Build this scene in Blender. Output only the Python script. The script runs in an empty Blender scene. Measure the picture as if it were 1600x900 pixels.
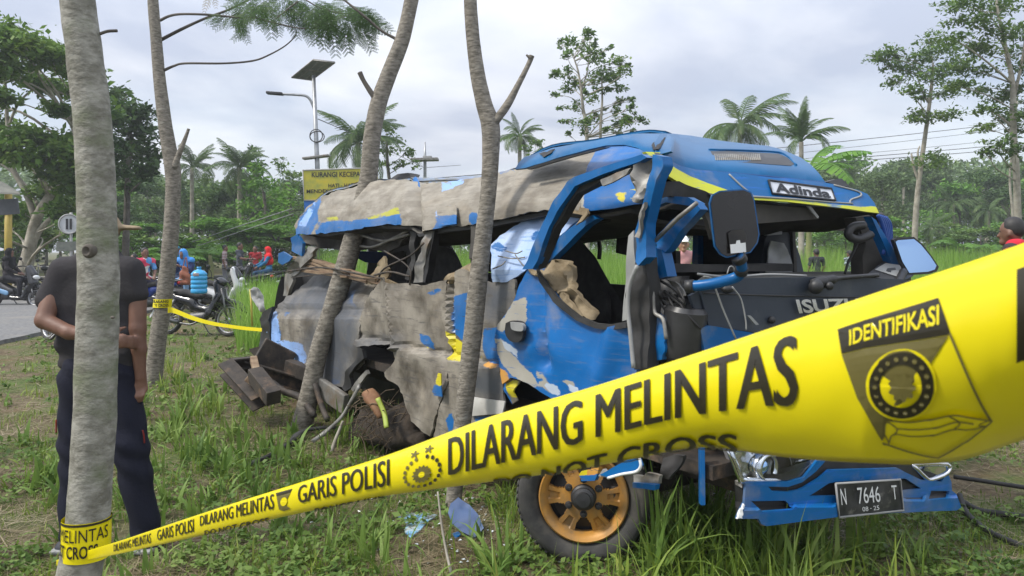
import bpy, bmesh, math, random
import numpy as np
from mathutils import Vector, Matrix, noise
from mathutils.geometry import delaunay_2d_cdt
R = math.radians
random.seed(7); rng = np.random.default_rng(7)
SC = bpy.context.scene
COL = SC.collection
# ------------------------------------------------------------------ camera
F, EYE = 1209.0, 1.5            # focal length in photo pixels, eye height
cam = bpy.data.cameras.new("camera"); cam_o = bpy.data.objects.new("camera", cam); COL.objects.link(cam_o)
cam_o.location = (0, 0, EYE); cam_o.rotation_euler = (R(90), 0, 0)
cam.sensor_width = 36; cam.lens = 36 * F / 1600; cam.shift_y = -60 / 1600
cam.clip_start = 0.05; cam.clip_end = 3000
cam.dof.use_dof = True; cam.dof.focus_distance = 4.5; cam.dof.aperture_fstop = 27.2 / 1.25
SC.camera = cam_o
# ------------------------------------------------------------------ sky and sun (bright overcast)
SUN_EL, SUN_AZ = 50, -108        # azimuth measured from +Y (view direction) towards +X
W = bpy.data.worlds.new("World"); SC.world = W; W.use_nodes = True
wn, wl = W.node_tree.nodes, W.node_tree.links
wn.clear()
w_out = wn.new('ShaderNodeOutputWorld'); w_bg = wn.new('ShaderNodeBackground'); w_bg2 = wn.new('ShaderNodeBackground')
sky = wn.new('ShaderNodeTexSky'); sky.sky_type = 'NISHITA'; sky.sun_disc = False
sky.sun_elevation = R(SUN_EL); sky.sun_rotation = R(SUN_AZ)
w_bg.inputs['Strength'].default_value = 0.13
wl.new(sky.outputs[0], w_bg.inputs['Color'])
tc = wn.new('ShaderNodeTexCoord'); sp = wn.new('ShaderNodeSeparateXYZ'); wl.new(tc.outputs['Generated'], sp.inputs[0])
def wmath(op, a, b=None):
    m = wn.new('ShaderNodeMath'); m.operation = op
    for k, v in enumerate((a, b)):
        if v is None: continue
        if isinstance(v, (int, float)): m.inputs[k].default_value = v
        else: wl.new(v, m.inputs[k])
    return m.outputs[0]
zz = wmath('ADD', wmath('MAXIMUM', sp.outputs['Z'], 0.0), 0.16)
cb = wn.new('ShaderNodeCombineXYZ')
wl.new(wmath('DIVIDE', sp.outputs['X'], zz), cb.inputs[0]); wl.new(wmath('DIVIDE', sp.outputs['Y'], zz), cb.inputs[1])
nz = wn.new('ShaderNodeTexNoise'); nz.inputs['Scale'].default_value = 0.75; nz.inputs['Detail'].default_value = 7; nz.inputs['Roughness'].default_value = 0.52
nz.inputs['Distortion'].default_value = 0.3
wl.new(cb.outputs[0], nz.inputs['Vector'])
cr = wn.new('ShaderNodeValToRGB'); cr.color_ramp.elements[0].position = 0.40; cr.color_ramp.elements[1].position = 0.62
cr.color_ramp.elements[0].color = (0.35, 0.39, 0.485, 1); cr.color_ramp.elements[1].color = (0.65, 0.665, 0.70, 1)
wl.new(nz.outputs['Fac'], cr.inputs[0]); wl.new(cr.outputs[0], w_bg2.inputs['Color'])
# an overcast sky brightens smoothly towards the zenith
wl.new(wmath('ADD', 0.99, wmath('MULTIPLY', wmath('POWER', wmath('MAXIMUM', sp.outputs['Z'], 0.0), 1.3), 1.7)), w_bg2.inputs['Strength'])
mx = wn.new('ShaderNodeMixShader')
nz2 = wn.new('ShaderNodeTexNoise'); nz2.inputs['Scale'].default_value = 0.55; nz2.inputs['Detail'].default_value = 5
wl.new(cb.outputs[0], nz2.inputs['Vector'])
mr = wn.new('ShaderNodeMapRange'); mr.inputs[1].default_value = 0.34; mr.inputs[2].default_value = 0.52; mr.inputs[3].default_value = 0.66; mr.inputs[4].default_value = 1.0
wl.new(nz2.outputs['Fac'], mr.inputs[0]); wl.new(mr.outputs[0], mx.inputs[0])
wl.new(w_bg.outputs[0], mx.inputs[1]); wl.new(w_bg2.outputs[0], mx.inputs[2]); wl.new(mx.outputs[0], w_out.inputs[0])
sun = bpy.data.lights.new("sun", 'SUN'); sun.energy = 2.8; sun.angle = R(10); sun.color = (1, 0.95, 0.87)
sun_o = bpy.data.objects.new("sun", sun); COL.objects.link(sun_o)
sd_ = Vector((math.sin(R(SUN_AZ)) * math.cos(R(SUN_EL)), math.cos(R(SUN_AZ)) * math.cos(R(SUN_EL)), math.sin(R(SUN_EL))))
sun_o.rotation_euler = sd_.to_track_quat('Z', 'Y').to_euler()
SC.view_settings.view_transform = 'Standard'; SC.view_settings.look = 'None'
SC.view_settings.exposure = 0.5; SC.view_settings.gamma = 1
SC.cycles.max_bounces = 6; SC.cycles.diffuse_bounces = 3; SC.cycles.transparent_max_bounces = 6

# ------------------------------------------------------------------ helpers
def U(px, py, d):               # photo pixel + distance along the view axis -> world point
    return Vector(((px - 800) / F * d, d, EYE - (py - 390) / F * d))
def gd(py): return EYE * F / (py - 390)
def G(px, py):                  # point of the flat ground under a pixel
    return U(px, py, gd(py))
def tag(o, label=None, cat=None, group=None, kind=None):
    if label: o['label'] = label
    if cat: o['category'] = cat
    if group: o['group'] = group
    if kind: o['kind'] = kind
    return o
def empty(name, loc, label, cat, group=None, rz=0):
    o = bpy.data.objects.new(name, None); COL.objects.link(o); o.empty_display_size = .1
    o.location = loc; o.rotation_euler = (0, 0, rz)
    return tag(o, label, cat, group)
def mesh(V, Fc, smooth=True):
    me = bpy.data.meshes.new("m")
    V = np.asarray(V, dtype=np.float32).reshape(-1, 3)
    if isinstance(Fc, np.ndarray):
        n = Fc.shape[1]
        me.vertices.add(len(V)); me.vertices.foreach_set('co', V.ravel())
        me.loops.add(Fc.size); me.loops.foreach_set('vertex_index', Fc.astype(np.int32).ravel())
        me.polygons.add(len(Fc)); me.polygons.foreach_set('loop_start', np.arange(0, Fc.size, n, dtype=np.int32))
        me.update(calc_edges=True)
    else:
        me.from_pydata(V.tolist(), [], [list(f) for f in Fc]); me.update()
    if smooth: me.polygons.foreach_set('use_smooth', np.ones(len(me.polygons), dtype=bool))
    return me
def mk(name, V, Fc, mat, root=None, smooth=True, label=None, world=True):
    """link one mesh object; V in world coordinates when world, else local to root"""
    V = np.asarray(V, dtype=np.float32).reshape(-1, 3)
    if root is not None and world:
        p = root; off = Vector((0, 0, 0))
        while p is not None: off = off + p.location; p = p.parent
        V = V - np.array(off, dtype=np.float32)
    me = mesh(V, Fc, smooth)
    for m in (mat if isinstance(mat, (list, tuple)) else [mat]): me.materials.append(m)
    me.name = name
    o = bpy.data.objects.new(name, me); COL.objects.link(o)
    if root is not None: o.parent = root
    if label: o['label'] = label
    return o
def copy_tree(o, parent=None):
    c = o.copy(); COL.objects.link(c)
    if parent is not None: c.parent = parent
    for ch in list(o.children): copy_tree(ch, c)
    return c
def smooth_pts(pts, n=6):       # Catmull-Rom through 3-D points (tuples of any size)
    P = [np.array(p, dtype=float) for p in pts]
    if len(P) < 3: return [P[0] + (P[-1] - P[0]) * t for t in np.linspace(0, 1, n + 1)]
    P = [2 * P[0] - P[1]] + P + [2 * P[-1] - P[-2]]
    out = []
    for i in range(1, len(P) - 2):
        for k in range(n):
            t = k / n
            out.append(0.5 * ((2 * P[i]) + (-P[i-1] + P[i+1]) * t + (2*P[i-1] - 5*P[i] + 4*P[i+1] - P[i+2]) * t*t + (-P[i-1] + 3*P[i] - 3*P[i+1] + P[i+2]) * t**3))
    out.append(P[-2]); return out
class MB:
    def __init__(s): s.v = []; s.f = []
    def add(s, V, Fc):
        b = len(s.v); s.v += [tuple(p) for p in V]; s.f += [[i + b for i in f] for f in Fc]
    def tube(s, pts, rad, n=8, cap=True, squash=None):
        pts = [Vector(p[:3]) for p in pts]; m = len(pts)
        if not hasattr(rad, '__len__'): rad = [rad] * m
        b = len(s.v); ref = None
        for i, p in enumerate(pts):
            t = (pts[min(i+1, m-1)] - pts[max(i-1, 0)]); t = t.normalized() if t.length > 1e-9 else Vector((0, 0, 1))
            if ref is None: ref = Vector((1, 0, 0)) if abs(t.x) < .8 else Vector((0, 1, 0))
            u = (ref - t * ref.dot(t)).normalized(); w = t.cross(u); ref = u
            for k in range(n):
                a = 2 * math.pi * k / n
                s.v.append(tuple(p + (u * math.cos(a) + w * math.sin(a) * (squash or 1)) * rad[i]))
        for i in range(m - 1):
            for k in range(n):
                s.f.append([b + i*n + k, b + i*n + (k+1) % n, b + (i+1)*n + (k+1) % n, b + (i+1)*n + k])
        if cap: s.f.append([b + k for k in range(n)][::-1]); s.f.append([b + (m-1)*n + k for k in range(n)])
        return s
    def box(s, c, size, rot=None, bev=0.0):
        c = Vector(c); h = Vector(size) / 2; rot = rot or Matrix.Identity(3)
        if bev <= 0:
            V = [c + rot @ Vector((x*h.x, y*h.y, z*h.z)) for x in (-1, 1) for y in (-1, 1) for z in (-1, 1)]
            s.add(V, [(0,1,3,2),(4,6,7,5),(0,4,5,1),(2,3,7,6),(0,2,6,4),(1,5,7,3)])
        else:
            bm = bmesh.new(); bmesh.ops.create_cube(bm, size=1)
            for v in bm.verts: v.co = Vector((v.co.x*size[0], v.co.y*size[1], v.co.z*size[2]))
            bmesh.ops.bevel(bm, geom=bm.edges[:], offset=bev, segments=2, affect='EDGES', profile=.6)
            bm.verts.index_update()
            s.add([c + rot @ v.co for v in bm.verts], [[v.index for v in f.verts] for f in bm.faces]); bm.free()
        return s
    def beam(s, a, b, w, h, up=(0, 0, 1), bev=0):
        a, b = Vector(a), Vector(b); y = (b - a); L = y.length; y.normalize(); up = Vector(up)
        x = y.cross(up).normalized(); z = x.cross(y)
        return s.box((a + b) / 2, (w, L, h), Matrix((x, y, z)).transposed(), bev)
    def lathe(s, prof, c, axis=(0, 0, 1), n=24, close=False):   # prof: (radius, height along axis)
        c = Vector(c); ax = Vector(axis).normalized(); u = ax.orthogonal().normalized(); w = ax.cross(u); b = len(s.v); m = len(prof)
        for r, h in prof:
            for k in range(n):
                a = 2*math.pi*k/n; s.v.append(tuple(c + ax*h + (u*math.cos(a) + w*math.sin(a))*r))
        for i in range(m if close else m - 1):
            j = (i + 1) % m
            for k in range(n): s.f.append([b+i*n+k, b+i*n+(k+1) % n, b+j*n+(k+1) % n, b+j*n+k])
        return s
    def ball(s, c, r, n=10, rot=None):
        if not hasattr(r, '__len__'): r = (r, r, r)
        rot = rot or Matrix.Identity(3); c = Vector(c); b = len(s.v); m = max(4, n // 2 + 1)
        for i in range(m + 1):
            th = math.pi * i / m
            for k in range(n):
                a = 2*math.pi*k/n
                s.v.append(tuple(c + rot @ Vector((r[0]*math.sin(th)*math.cos(a), r[1]*math.sin(th)*math.sin(a), r[2]*math.cos(th)))))
        for i in range(m):
            for k in range(n): s.f.append([b+i*n+k, b+(i+1)*n+k, b+(i+1)*n+(k+1) % n, b+i*n+(k+1) % n])
        return s
    def channel(s, a, b, w, h, t=.012, up=(0, 0, 1)):      # pressed steel U section
        a, b = Vector(a), Vector(b); y = (b - a).normalized(); x = y.cross(Vector(up)).normalized(); z = x.cross(y); M = Matrix((x, y, z)).transposed(); L = (b - a).length
        s.box((a + b) / 2 - x * w / 2, (t, L, h), M); s.box((a + b) / 2 + z * (h / 2 - t * .6), (w - t, L, t), M); return s.box((a + b) / 2 - z * (h / 2 - t * .6), (w - t, L, t), M)
    def prism(s, pts, ext):      # planar polygon + extrusion vector
        pts = [Vector(p) for p in pts]; e = Vector(ext); n = len(pts)
        s.add(pts + [p + e for p in pts], [list(range(n))[::-1], [n + i for i in range(n)]] + [[i, (i+1) % n, n + (i+1) % n, n + i] for i in range(n)])
        return s
    def build(s, name, mat, root=None, smooth=True, label=None, world=True):
        return mk(name, s.v, s.f, mat, root, smooth, label, world)
def sharp(o, ang=35):
    me = o.data; me.set_sharp_from_angle(angle=R(ang)); return o
def in_poly(P, poly):
    x, y = P[:, 0], P[:, 1]; ins = np.zeros(len(P), bool); n = len(poly)
    for i in range(n):
        x1, y1 = poly[i]; x2, y2 = poly[(i+1) % n]
        c = ((y1 > y) != (y2 > y)); ins ^= c & (x < (x2 - x1) * (y - y1) / ((y2 - y1) if y2 != y1 else 1e-9) + x1)
    return ins
def poly_dist(P, poly):
    d = np.full(len(P), 1e9); n = len(poly)
    for i in range(n):
        a = np.array(poly[i], float); b = np.array(poly[(i+1) % n], float); ab = b - a
        t = np.clip(((P - a) @ ab) / max(ab @ ab, 1e-9), 0, 1)
        d = np.minimum(d, np.linalg.norm(P - a - t[:, None] * ab, axis=1))
    return d
def sdist(P, polys):            # + inside
    r = np.full(len(P), -60.0)
    for pl in polys:
        d = poly_dist(P, pl); r = np.maximum(r, np.where(in_poly(P, pl), d, -d))
    return np.clip(r, -60, 60)
LAYERED = set()
def panel(name, poly, dfun, mat, root, step=8, amp=.012, freq=3.0, thick=.012, sd=None, seed=0, ridge=.6, nrm=None, jag=0, bulge=None, smooth=True, label=None, curve=False, facet=0.0, fsp=30):
    """a sheet-metal piece: its outline (photo pixels) put on a surface at real distance dfun, dented and given thickness"""
    poly = [tuple(map(float, p)) for p in poly]
    if curve: poly = [tuple(p) for p in smooth_pts(poly + [poly[0]], 4)[:-1]]
    rs = random.Random(seed + len(poly)); B = []
    for i in range(len(poly)):
        a, b = poly[i], poly[(i+1) % len(poly)]; L = math.dist(a, b); n = max(1, int(L / step + .5))
        for k in range(n):
            t = k / n; j = rs.uniform(-jag, jag) if k else 0
            B.append((a[0] + (b[0]-a[0])*t - (b[1]-a[1])/L*j, a[1] + (b[1]-a[1])*t + (b[0]-a[0])/L*j))
    Bn = np.array(B); lo, hi = Bn.min(0), Bn.max(0)
    gx, gy = np.meshgrid(np.arange(lo[0], hi[0], step), np.arange(lo[1], hi[1], step))
    gx = gx + (np.arange(gx.shape[0]) % 2)[:, None] * step * .5
    I = np.stack([gx.ravel(), gy.ravel()], 1)
    if len(I):
        I = I[in_poly(I, B)]
        if len(I): I = I[poly_dist(I, B) > step * .55]
    n = len(B)
    co = [Vector(p) for p in B] + [Vector(p) for p in I.tolist()]
    vv, _, ff, *_ = delaunay_2d_cdt(co, [(i, (i+1) % n) for i in range(n)], [], 1, 1e-4)
    P2 = np.array([tuple(v) for v in vv])
    off = Vector((seed * 7.3, seed * 3.1, seed * 1.7)); X = []
    Q = [U(p[0], p[1], dfun(p[0], p[1])) for p in P2]
    c = sum((q for q in Q), Vector()) / len(Q)
    if nrm is None:
        f0 = max(ff, key=lambda f: abs((vv[f[1]] - vv[f[0]]).cross(vv[f[2]] - vv[f[0]])))
        nr = Vector((0, 0, 0))
        for f in ff: nr += (Q[f[1]] - Q[f[0]]).cross(Q[f[2]] - Q[f[0]])
        nr.normalize()
        if nr.dot(Vector((0, 0, EYE)) - c) < 0: nr = -nr
    else: nr = Vector(nrm).normalized()
    fz = None
    if facet:                       # crumple: flat facets between random control points, so the sheet folds along sharp lines
        g_ = [(x + rs.uniform(-.45, .45) * fsp, y + rs.uniform(-.45, .45) * fsp) for x in np.arange(lo[0] - 2 * fsp, hi[0] + 2 * fsp, fsp) for y in np.arange(lo[1] - 2 * fsp, hi[1] + 2 * fsp, fsp)]
        cv, _, ct, *_ = delaunay_2d_cdt([Vector(p) for p in g_], [], [], 0, 1e-4); cz = np.array([rs.gauss(0, 1) for _ in cv]) * facet; cp = np.array([tuple(v) for v in cv]); fz = np.zeros(len(P2))
        for a_, b_, c_ in ct:
            A_, B_, C_ = cp[a_], cp[b_], cp[c_]; den = (B_[1]-C_[1])*(A_[0]-C_[0]) + (C_[0]-B_[0])*(A_[1]-C_[1])
            if abs(den) < 1e-9: continue
            w0 = ((B_[1]-C_[1])*(P2[:, 0]-C_[0]) + (C_[0]-B_[0])*(P2[:, 1]-C_[1])) / den; w1 = ((C_[1]-A_[1])*(P2[:, 0]-C_[0]) + (A_[0]-C_[0])*(P2[:, 1]-C_[1])) / den; w2 = 1 - w0 - w1
            m0 = (w0 >= -1e-6) & (w1 >= -1e-6) & (w2 >= -1e-6); fz[m0] = (w0*cz[a_] + w1*cz[b_] + w2*cz[c_])[m0]
    for i_, (p, q) in enumerate(zip(P2, Q)):
        h = 0 if fz is None else fz[i_]
        if amp:
            w = q * freq + off
            h = amp * (noise.noise(w) + .45 * noise.noise(w * 2.3) + ridge * (0.35 - abs(noise.noise(w * .8 + Vector((5, 5, 5)))) * 2.2) + ridge * .4 * (0.35 - abs(noise.noise(w * 2.1))*2.2))
        if bulge: h += bulge(p[0], p[1])
        X.append(q + nr * h)
    m = len(X); V = [tuple(x) for x in X] + [tuple(x - nr * thick) for x in X]
    FF = []; edge = {}
    for f in ff:
        f = list(f)
        if (X[f[1]] - X[f[0]]).cross(X[f[2]] - X[f[0]]).dot(nr) < 0: f = f[::-1]
        FF.append(f); FF.append([i + m for i in f[::-1]])
        for k in range(len(f)):
            e = (f[k], f[(k+1) % len(f)])
            edge[e] = 1
    for (a, b) in list(edge):
        if (b, a) not in edge: FF.append([b, a, a + m, b + m])
    o = mk(name, V, FF, mat, root, smooth, label)
    if mat.name in LAYERED:
        for k in ('sd_blue', 'sd_yel', 'sd_pale', 'sd_slate', 'sd_orange', 'sd_grey'):
            v = sdist(P2, (sd or {}).get(k, [])); at = o.data.attributes.new(k, 'FLOAT', 'POINT')
            at.data.foreach_set('value', np.concatenate([v, v]).astype(np.float32))
    if smooth: o.data.set_sharp_from_angle(angle=R(13 if facet else 50))
    return o
def text_verts(s, bold=0.0, cuts=0, font_shear=0):
    cu = bpy.data.curves.new("t", 'FONT'); cu.body = s; cu.offset = bold; cu.resolution_u = 3; cu.shear = font_shear
    ob = bpy.data.objects.new("t", cu); COL.objects.link(ob)
    dg = bpy.context.evaluated_depsgraph_get(); me = bpy.data.meshes.new_from_object(ob.evaluated_get(dg))
    bpy.data.objects.remove(ob); bpy.data.curves.remove(cu)
    bm = bmesh.new(); bm.from_mesh(me); bpy.data.meshes.remove(me)
    bmesh.ops.triangulate(bm, faces=bm.faces)
    for _ in range(cuts):
        L = [e for e in bm.edges if e.calc_length() > .085]
        if L: bmesh.ops.subdivide_edges(bm, edges=L, cuts=1); bmesh.ops.triangulate(bm, faces=bm.faces)
    bm.verts.index_update()
    V = np.array([v.co[:2] for v in bm.verts]); Fc = [[v.index for v in f.verts] for f in bm.faces]; bm.free()
    lo, hi = V.min(0), V.max(0); V = (V - lo) / (hi - lo)
    return V, Fc
def text_px(name, s, quad, dfun, mat, root, bold=0.0, shear=0):
    """letters laid on a surface: quad = top-left, top-right, bottom-right, bottom-left in photo pixels"""
    V, Fc = text_verts(s, bold, 1, shear); a, b, c, d = [np.array(q, float) for q in quad]
    P = [(d*(1-u) + c*u)*(1-v) + (a*(1-u) + b*u)*v for u, v in V]
    return mk(name, [U(p[0], p[1], dfun(p[0], p[1])) for p in P], Fc, mat, root, False)
# implicit surfaces (smooth union of tapered capsules) -> one continuous quad mesh
def sdf_eval(P, prims, k):
    D = None
    for pr in prims:
        a, b, ra, rb = pr[:4]; sc = np.array(pr[4] if len(pr) > 4 else (1, 1, 1), float)
        a = np.array(a, float) / sc; b = np.array(b, float) / sc; q = P / sc; ab = b - a
        t = np.clip(((q - a) @ ab) / max(ab @ ab, 1e-9), 0, 1)
        d = (np.linalg.norm(q - a - t[:, None] * ab, axis=1) - (ra + (rb - ra) * t)) * sc.min()
        if D is None: D = d
        else:
            h = np.clip(.5 + .5 * (D - d) / k, 0, 1); D = D * (1-h) + d * h - k * h * (1-h)
    return D
def blob(prims, h, k=.03, extra=None):
    pts = np.array([list(p[0]) for p in prims] + [list(p[1]) for p in prims]); r = max(max(p[2], p[3]) * (max(p[4]) if len(p) > 4 else 1) for p in prims) + 3*h
    lo, hi = pts.min(0) - r, pts.max(0) + r; n = np.ceil((hi - lo) / h).astype(int) + 1
    ax = [lo[i] + h * np.arange(n[i]) for i in range(3)]
    P = np.stack(np.meshgrid(*ax, indexing='ij'), -1).reshape(-1, 3)
    D = sdf_eval(P, prims, k)
    if extra is not None: D = extra(P, D)
    D = D.reshape(n); neg = D < 0
    c = np.zeros(n - 1, int); acc = np.zeros(tuple(n - 1) + (3,)); cnt = np.zeros(n - 1)
    sl = lambda o, e=1: tuple(slice(o[i], n[i] - 1 + o[i]) for i in range(3))
    cor = [(i, j, l) for i in (0, 1) for j in (0, 1) for l in (0, 1)]
    for o in cor: c += neg[sl(o)]
    act = (c > 0) & (c < 8)
    for o in cor:
        for a in range(3):
            if o[a]: continue
            o2 = list(o); o2[a] = 1
            d0, d1 = D[sl(o)], D[sl(tuple(o2))]; m = (d0 < 0) != (d1 < 0)
            t = np.where(m, d0 / np.where(m, d0 - d1, 1), 0)
            for b in range(3): acc[..., b] += np.where(m, o[b] + (t if b == a else 0), 0)
            cnt += m
    idx = -np.ones(n - 1, int); idx[act] = np.arange(act.sum())
    V = (np.argwhere(act) + acc[act] / np.maximum(cnt[act], 1)[:, None]) * h + lo
    Q = []
    for a in range(3):
        b, e = (a + 1) % 3, (a + 2) % 3
        s0 = [slice(None)] * 3; s1 = [slice(None)] * 3; s0[a] = slice(0, -1); s1[a] = slice(1, None)
        m = neg[tuple(s0)] != neg[tuple(s1)]; ids = np.argwhere(m)
        ok = (ids[:, b] > 0) & (ids[:, e] > 0) & (ids[:, b] < n[b] - 1) & (ids[:, e] < n[e] - 1); ids = ids[ok]
        if not len(ids): continue
        def at(db, de):
            q = ids.copy(); q[:, b] -= db; q[:, e] -= de; return idx[q[:, 0], q[:, 1], q[:, 2]]
        q = np.stack([at(1, 1), at(0, 1), at(0, 0), at(1, 0)], 1)
        fl = ~neg[ids[:, 0], ids[:, 1], ids[:, 2]]; q[fl] = q[fl][:, ::-1]; Q.append(q)
    return V, np.concatenate(Q)
# ------------------------------------------------------------------ materials
def newmat(name):
    m = bpy.data.materials.new(name); m.use_nodes = True; nt = m.node_tree; return m, nt, nt.nodes, nt.links, nt.nodes['Principled BSDF']
def c4(c): return (c[0], c[1], c[2], 1)
def mat(name, c1, c2=None, scale=6, rough=.7, metal=0, bump=0, bscale=None, spec=.5, stretch=(1, 1, 1), pos=(.35, .65), dirt=None, dscale=3, dpos=(.55, .7), coat=0):
    m, nt, N, L, b = newmat(name)
    b.inputs['Roughness'].default_value = rough; b.inputs['Metallic'].default_value = metal; b.inputs['Specular IOR Level'].default_value = spec
    if coat: b.inputs['Coat Weight'].default_value = coat; b.inputs['Coat Roughness'].default_value = .12
    b.inputs['Base Color'].default_value = c4(c1)
    tcn = N.new('ShaderNodeTexCoord'); mp = N.new('ShaderNodeMapping'); mp.inputs['Scale'].default_value = stretch
    L.new(tcn.outputs['Object'], mp.inputs[0])
    col = None
    if c2 is not None:
        n = N.new('ShaderNodeTexNoise'); n.inputs['Scale'].default_value = scale; n.inputs['Detail'].default_value = 8; n.inputs['Roughness'].default_value = .6
        L.new(mp.outputs[0], n.inputs['Vector'])
        r = N.new('ShaderNodeValToRGB'); r.color_ramp.elements[0].position, r.color_ramp.elements[1].position = pos
        r.color_ramp.elements[0].color = c4(c1); r.color_ramp.elements[1].color = c4(c2)
        L.new(n.outputs[0], r.inputs[0]); col = r.outputs[0]
    if dirt is not None:
        n = N.new('ShaderNodeTexNoise'); n.inputs['Scale'].default_value = dscale; n.inputs['Detail'].default_value = 9; n.inputs['Roughness'].default_value = .65
        L.new(mp.outputs[0], n.inputs['Vector'])
        mrn = N.new('ShaderNodeMapRange'); mrn.inputs[1].default_value, mrn.inputs[2].default_value = dpos; L.new(n.outputs[0], mrn.inputs[0])
        mxn = N.new('ShaderNodeMix'); mxn.data_type = 'RGBA'; L.new(mrn.outputs[0], mxn.inputs[0])
        if col: L.new(col, mxn.inputs[6])
        else: mxn.inputs[6].default_value = c4(c1)
        mxn.inputs[7].default_value = c4(dirt); col = mxn.outputs[2]
    if col: L.new(col, b.inputs['Base Color'])
    if bump:
        n = N.new('ShaderNodeTexNoise'); n.inputs['Scale'].default_value = bscale or scale * 3; n.inputs['Detail'].default_value = 8
        L.new(mp.outputs[0], n.inputs['Vector']); bp = N.new('ShaderNodeBump'); bp.inputs['Strength'].default_value = bump; bp.inputs['Distance'].default_value = .01
        L.new(n.outputs[0], bp.inputs['Height']); L.new(bp.outputs[0], b.inputs['Normal'])
    return m
def leafmat(name, cols, trans=.35, rough=.55, patch=None):
    """per-leaf colour variety; thin leaves let some light through"""
    m, nt, N, L, b = newmat(name); b.inputs['Roughness'].default_value = rough; b.inputs['Specular IOR Level'].default_value = .3
    g = N.new('ShaderNodeNewGeometry'); r = N.new('ShaderNodeValToRGB'); el = r.color_ramp.elements
    while len(el) < len(cols): el.new(.5)
    for i, c in enumerate(cols): el[i].position = i / max(1, len(cols) - 1); el[i].color = c4(c)
    fac = g.outputs['Random Per Island']
    oi = N.new('ShaderNodeObjectInfo')
    tcn = N.new('ShaderNodeTexCoord'); n = N.new('ShaderNodeTexNoise'); n.inputs['Scale'].default_value = patch or .6; n.inputs['Detail'].default_value = 3
    L.new(tcn.outputs['Object'], n.inputs['Vector'])
    ma = N.new('ShaderNodeMath'); ma.operation = 'MULTIPLY_ADD'; ma.inputs[1].default_value = .5; L.new(fac, ma.inputs[0])
    mb = N.new('ShaderNodeMath'); mb.operation = 'MULTIPLY_ADD'; mb.inputs[1].default_value = 1.5; mb.inputs[2].default_value = -.5; L.new(n.outputs[0], mb.inputs[0])
    L.new(mb.outputs[0], ma.inputs[2]); L.new(ma.outputs[0], r.inputs[0])
    hs = N.new('ShaderNodeHueSaturation'); L.new(r.outputs[0], hs.inputs['Color'])
    v = N.new('ShaderNodeMath'); v.operation = 'MULTIPLY_ADD'; v.inputs[1].default_value = .3; v.inputs[2].default_value = .85; L.new(oi.outputs['Random'], v.inputs[0]); L.new(v.outputs[0], hs.inputs['Value'])
    L.new(hs.outputs[0], b.inputs['Base Color'])
    t = N.new('ShaderNodeBsdfTranslucent'); L.new(hs.outputs[0], t.inputs[0]); mxs = N.new('ShaderNodeMixShader'); mxs.inputs[0].default_value = trans
    L.new(b.outputs[0], mxs.inputs[1]); L.new(t.outputs[0], mxs.inputs[2]); L.new(mxs.outputs[0], N['Material Output'].inputs[0])
    return m
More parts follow.
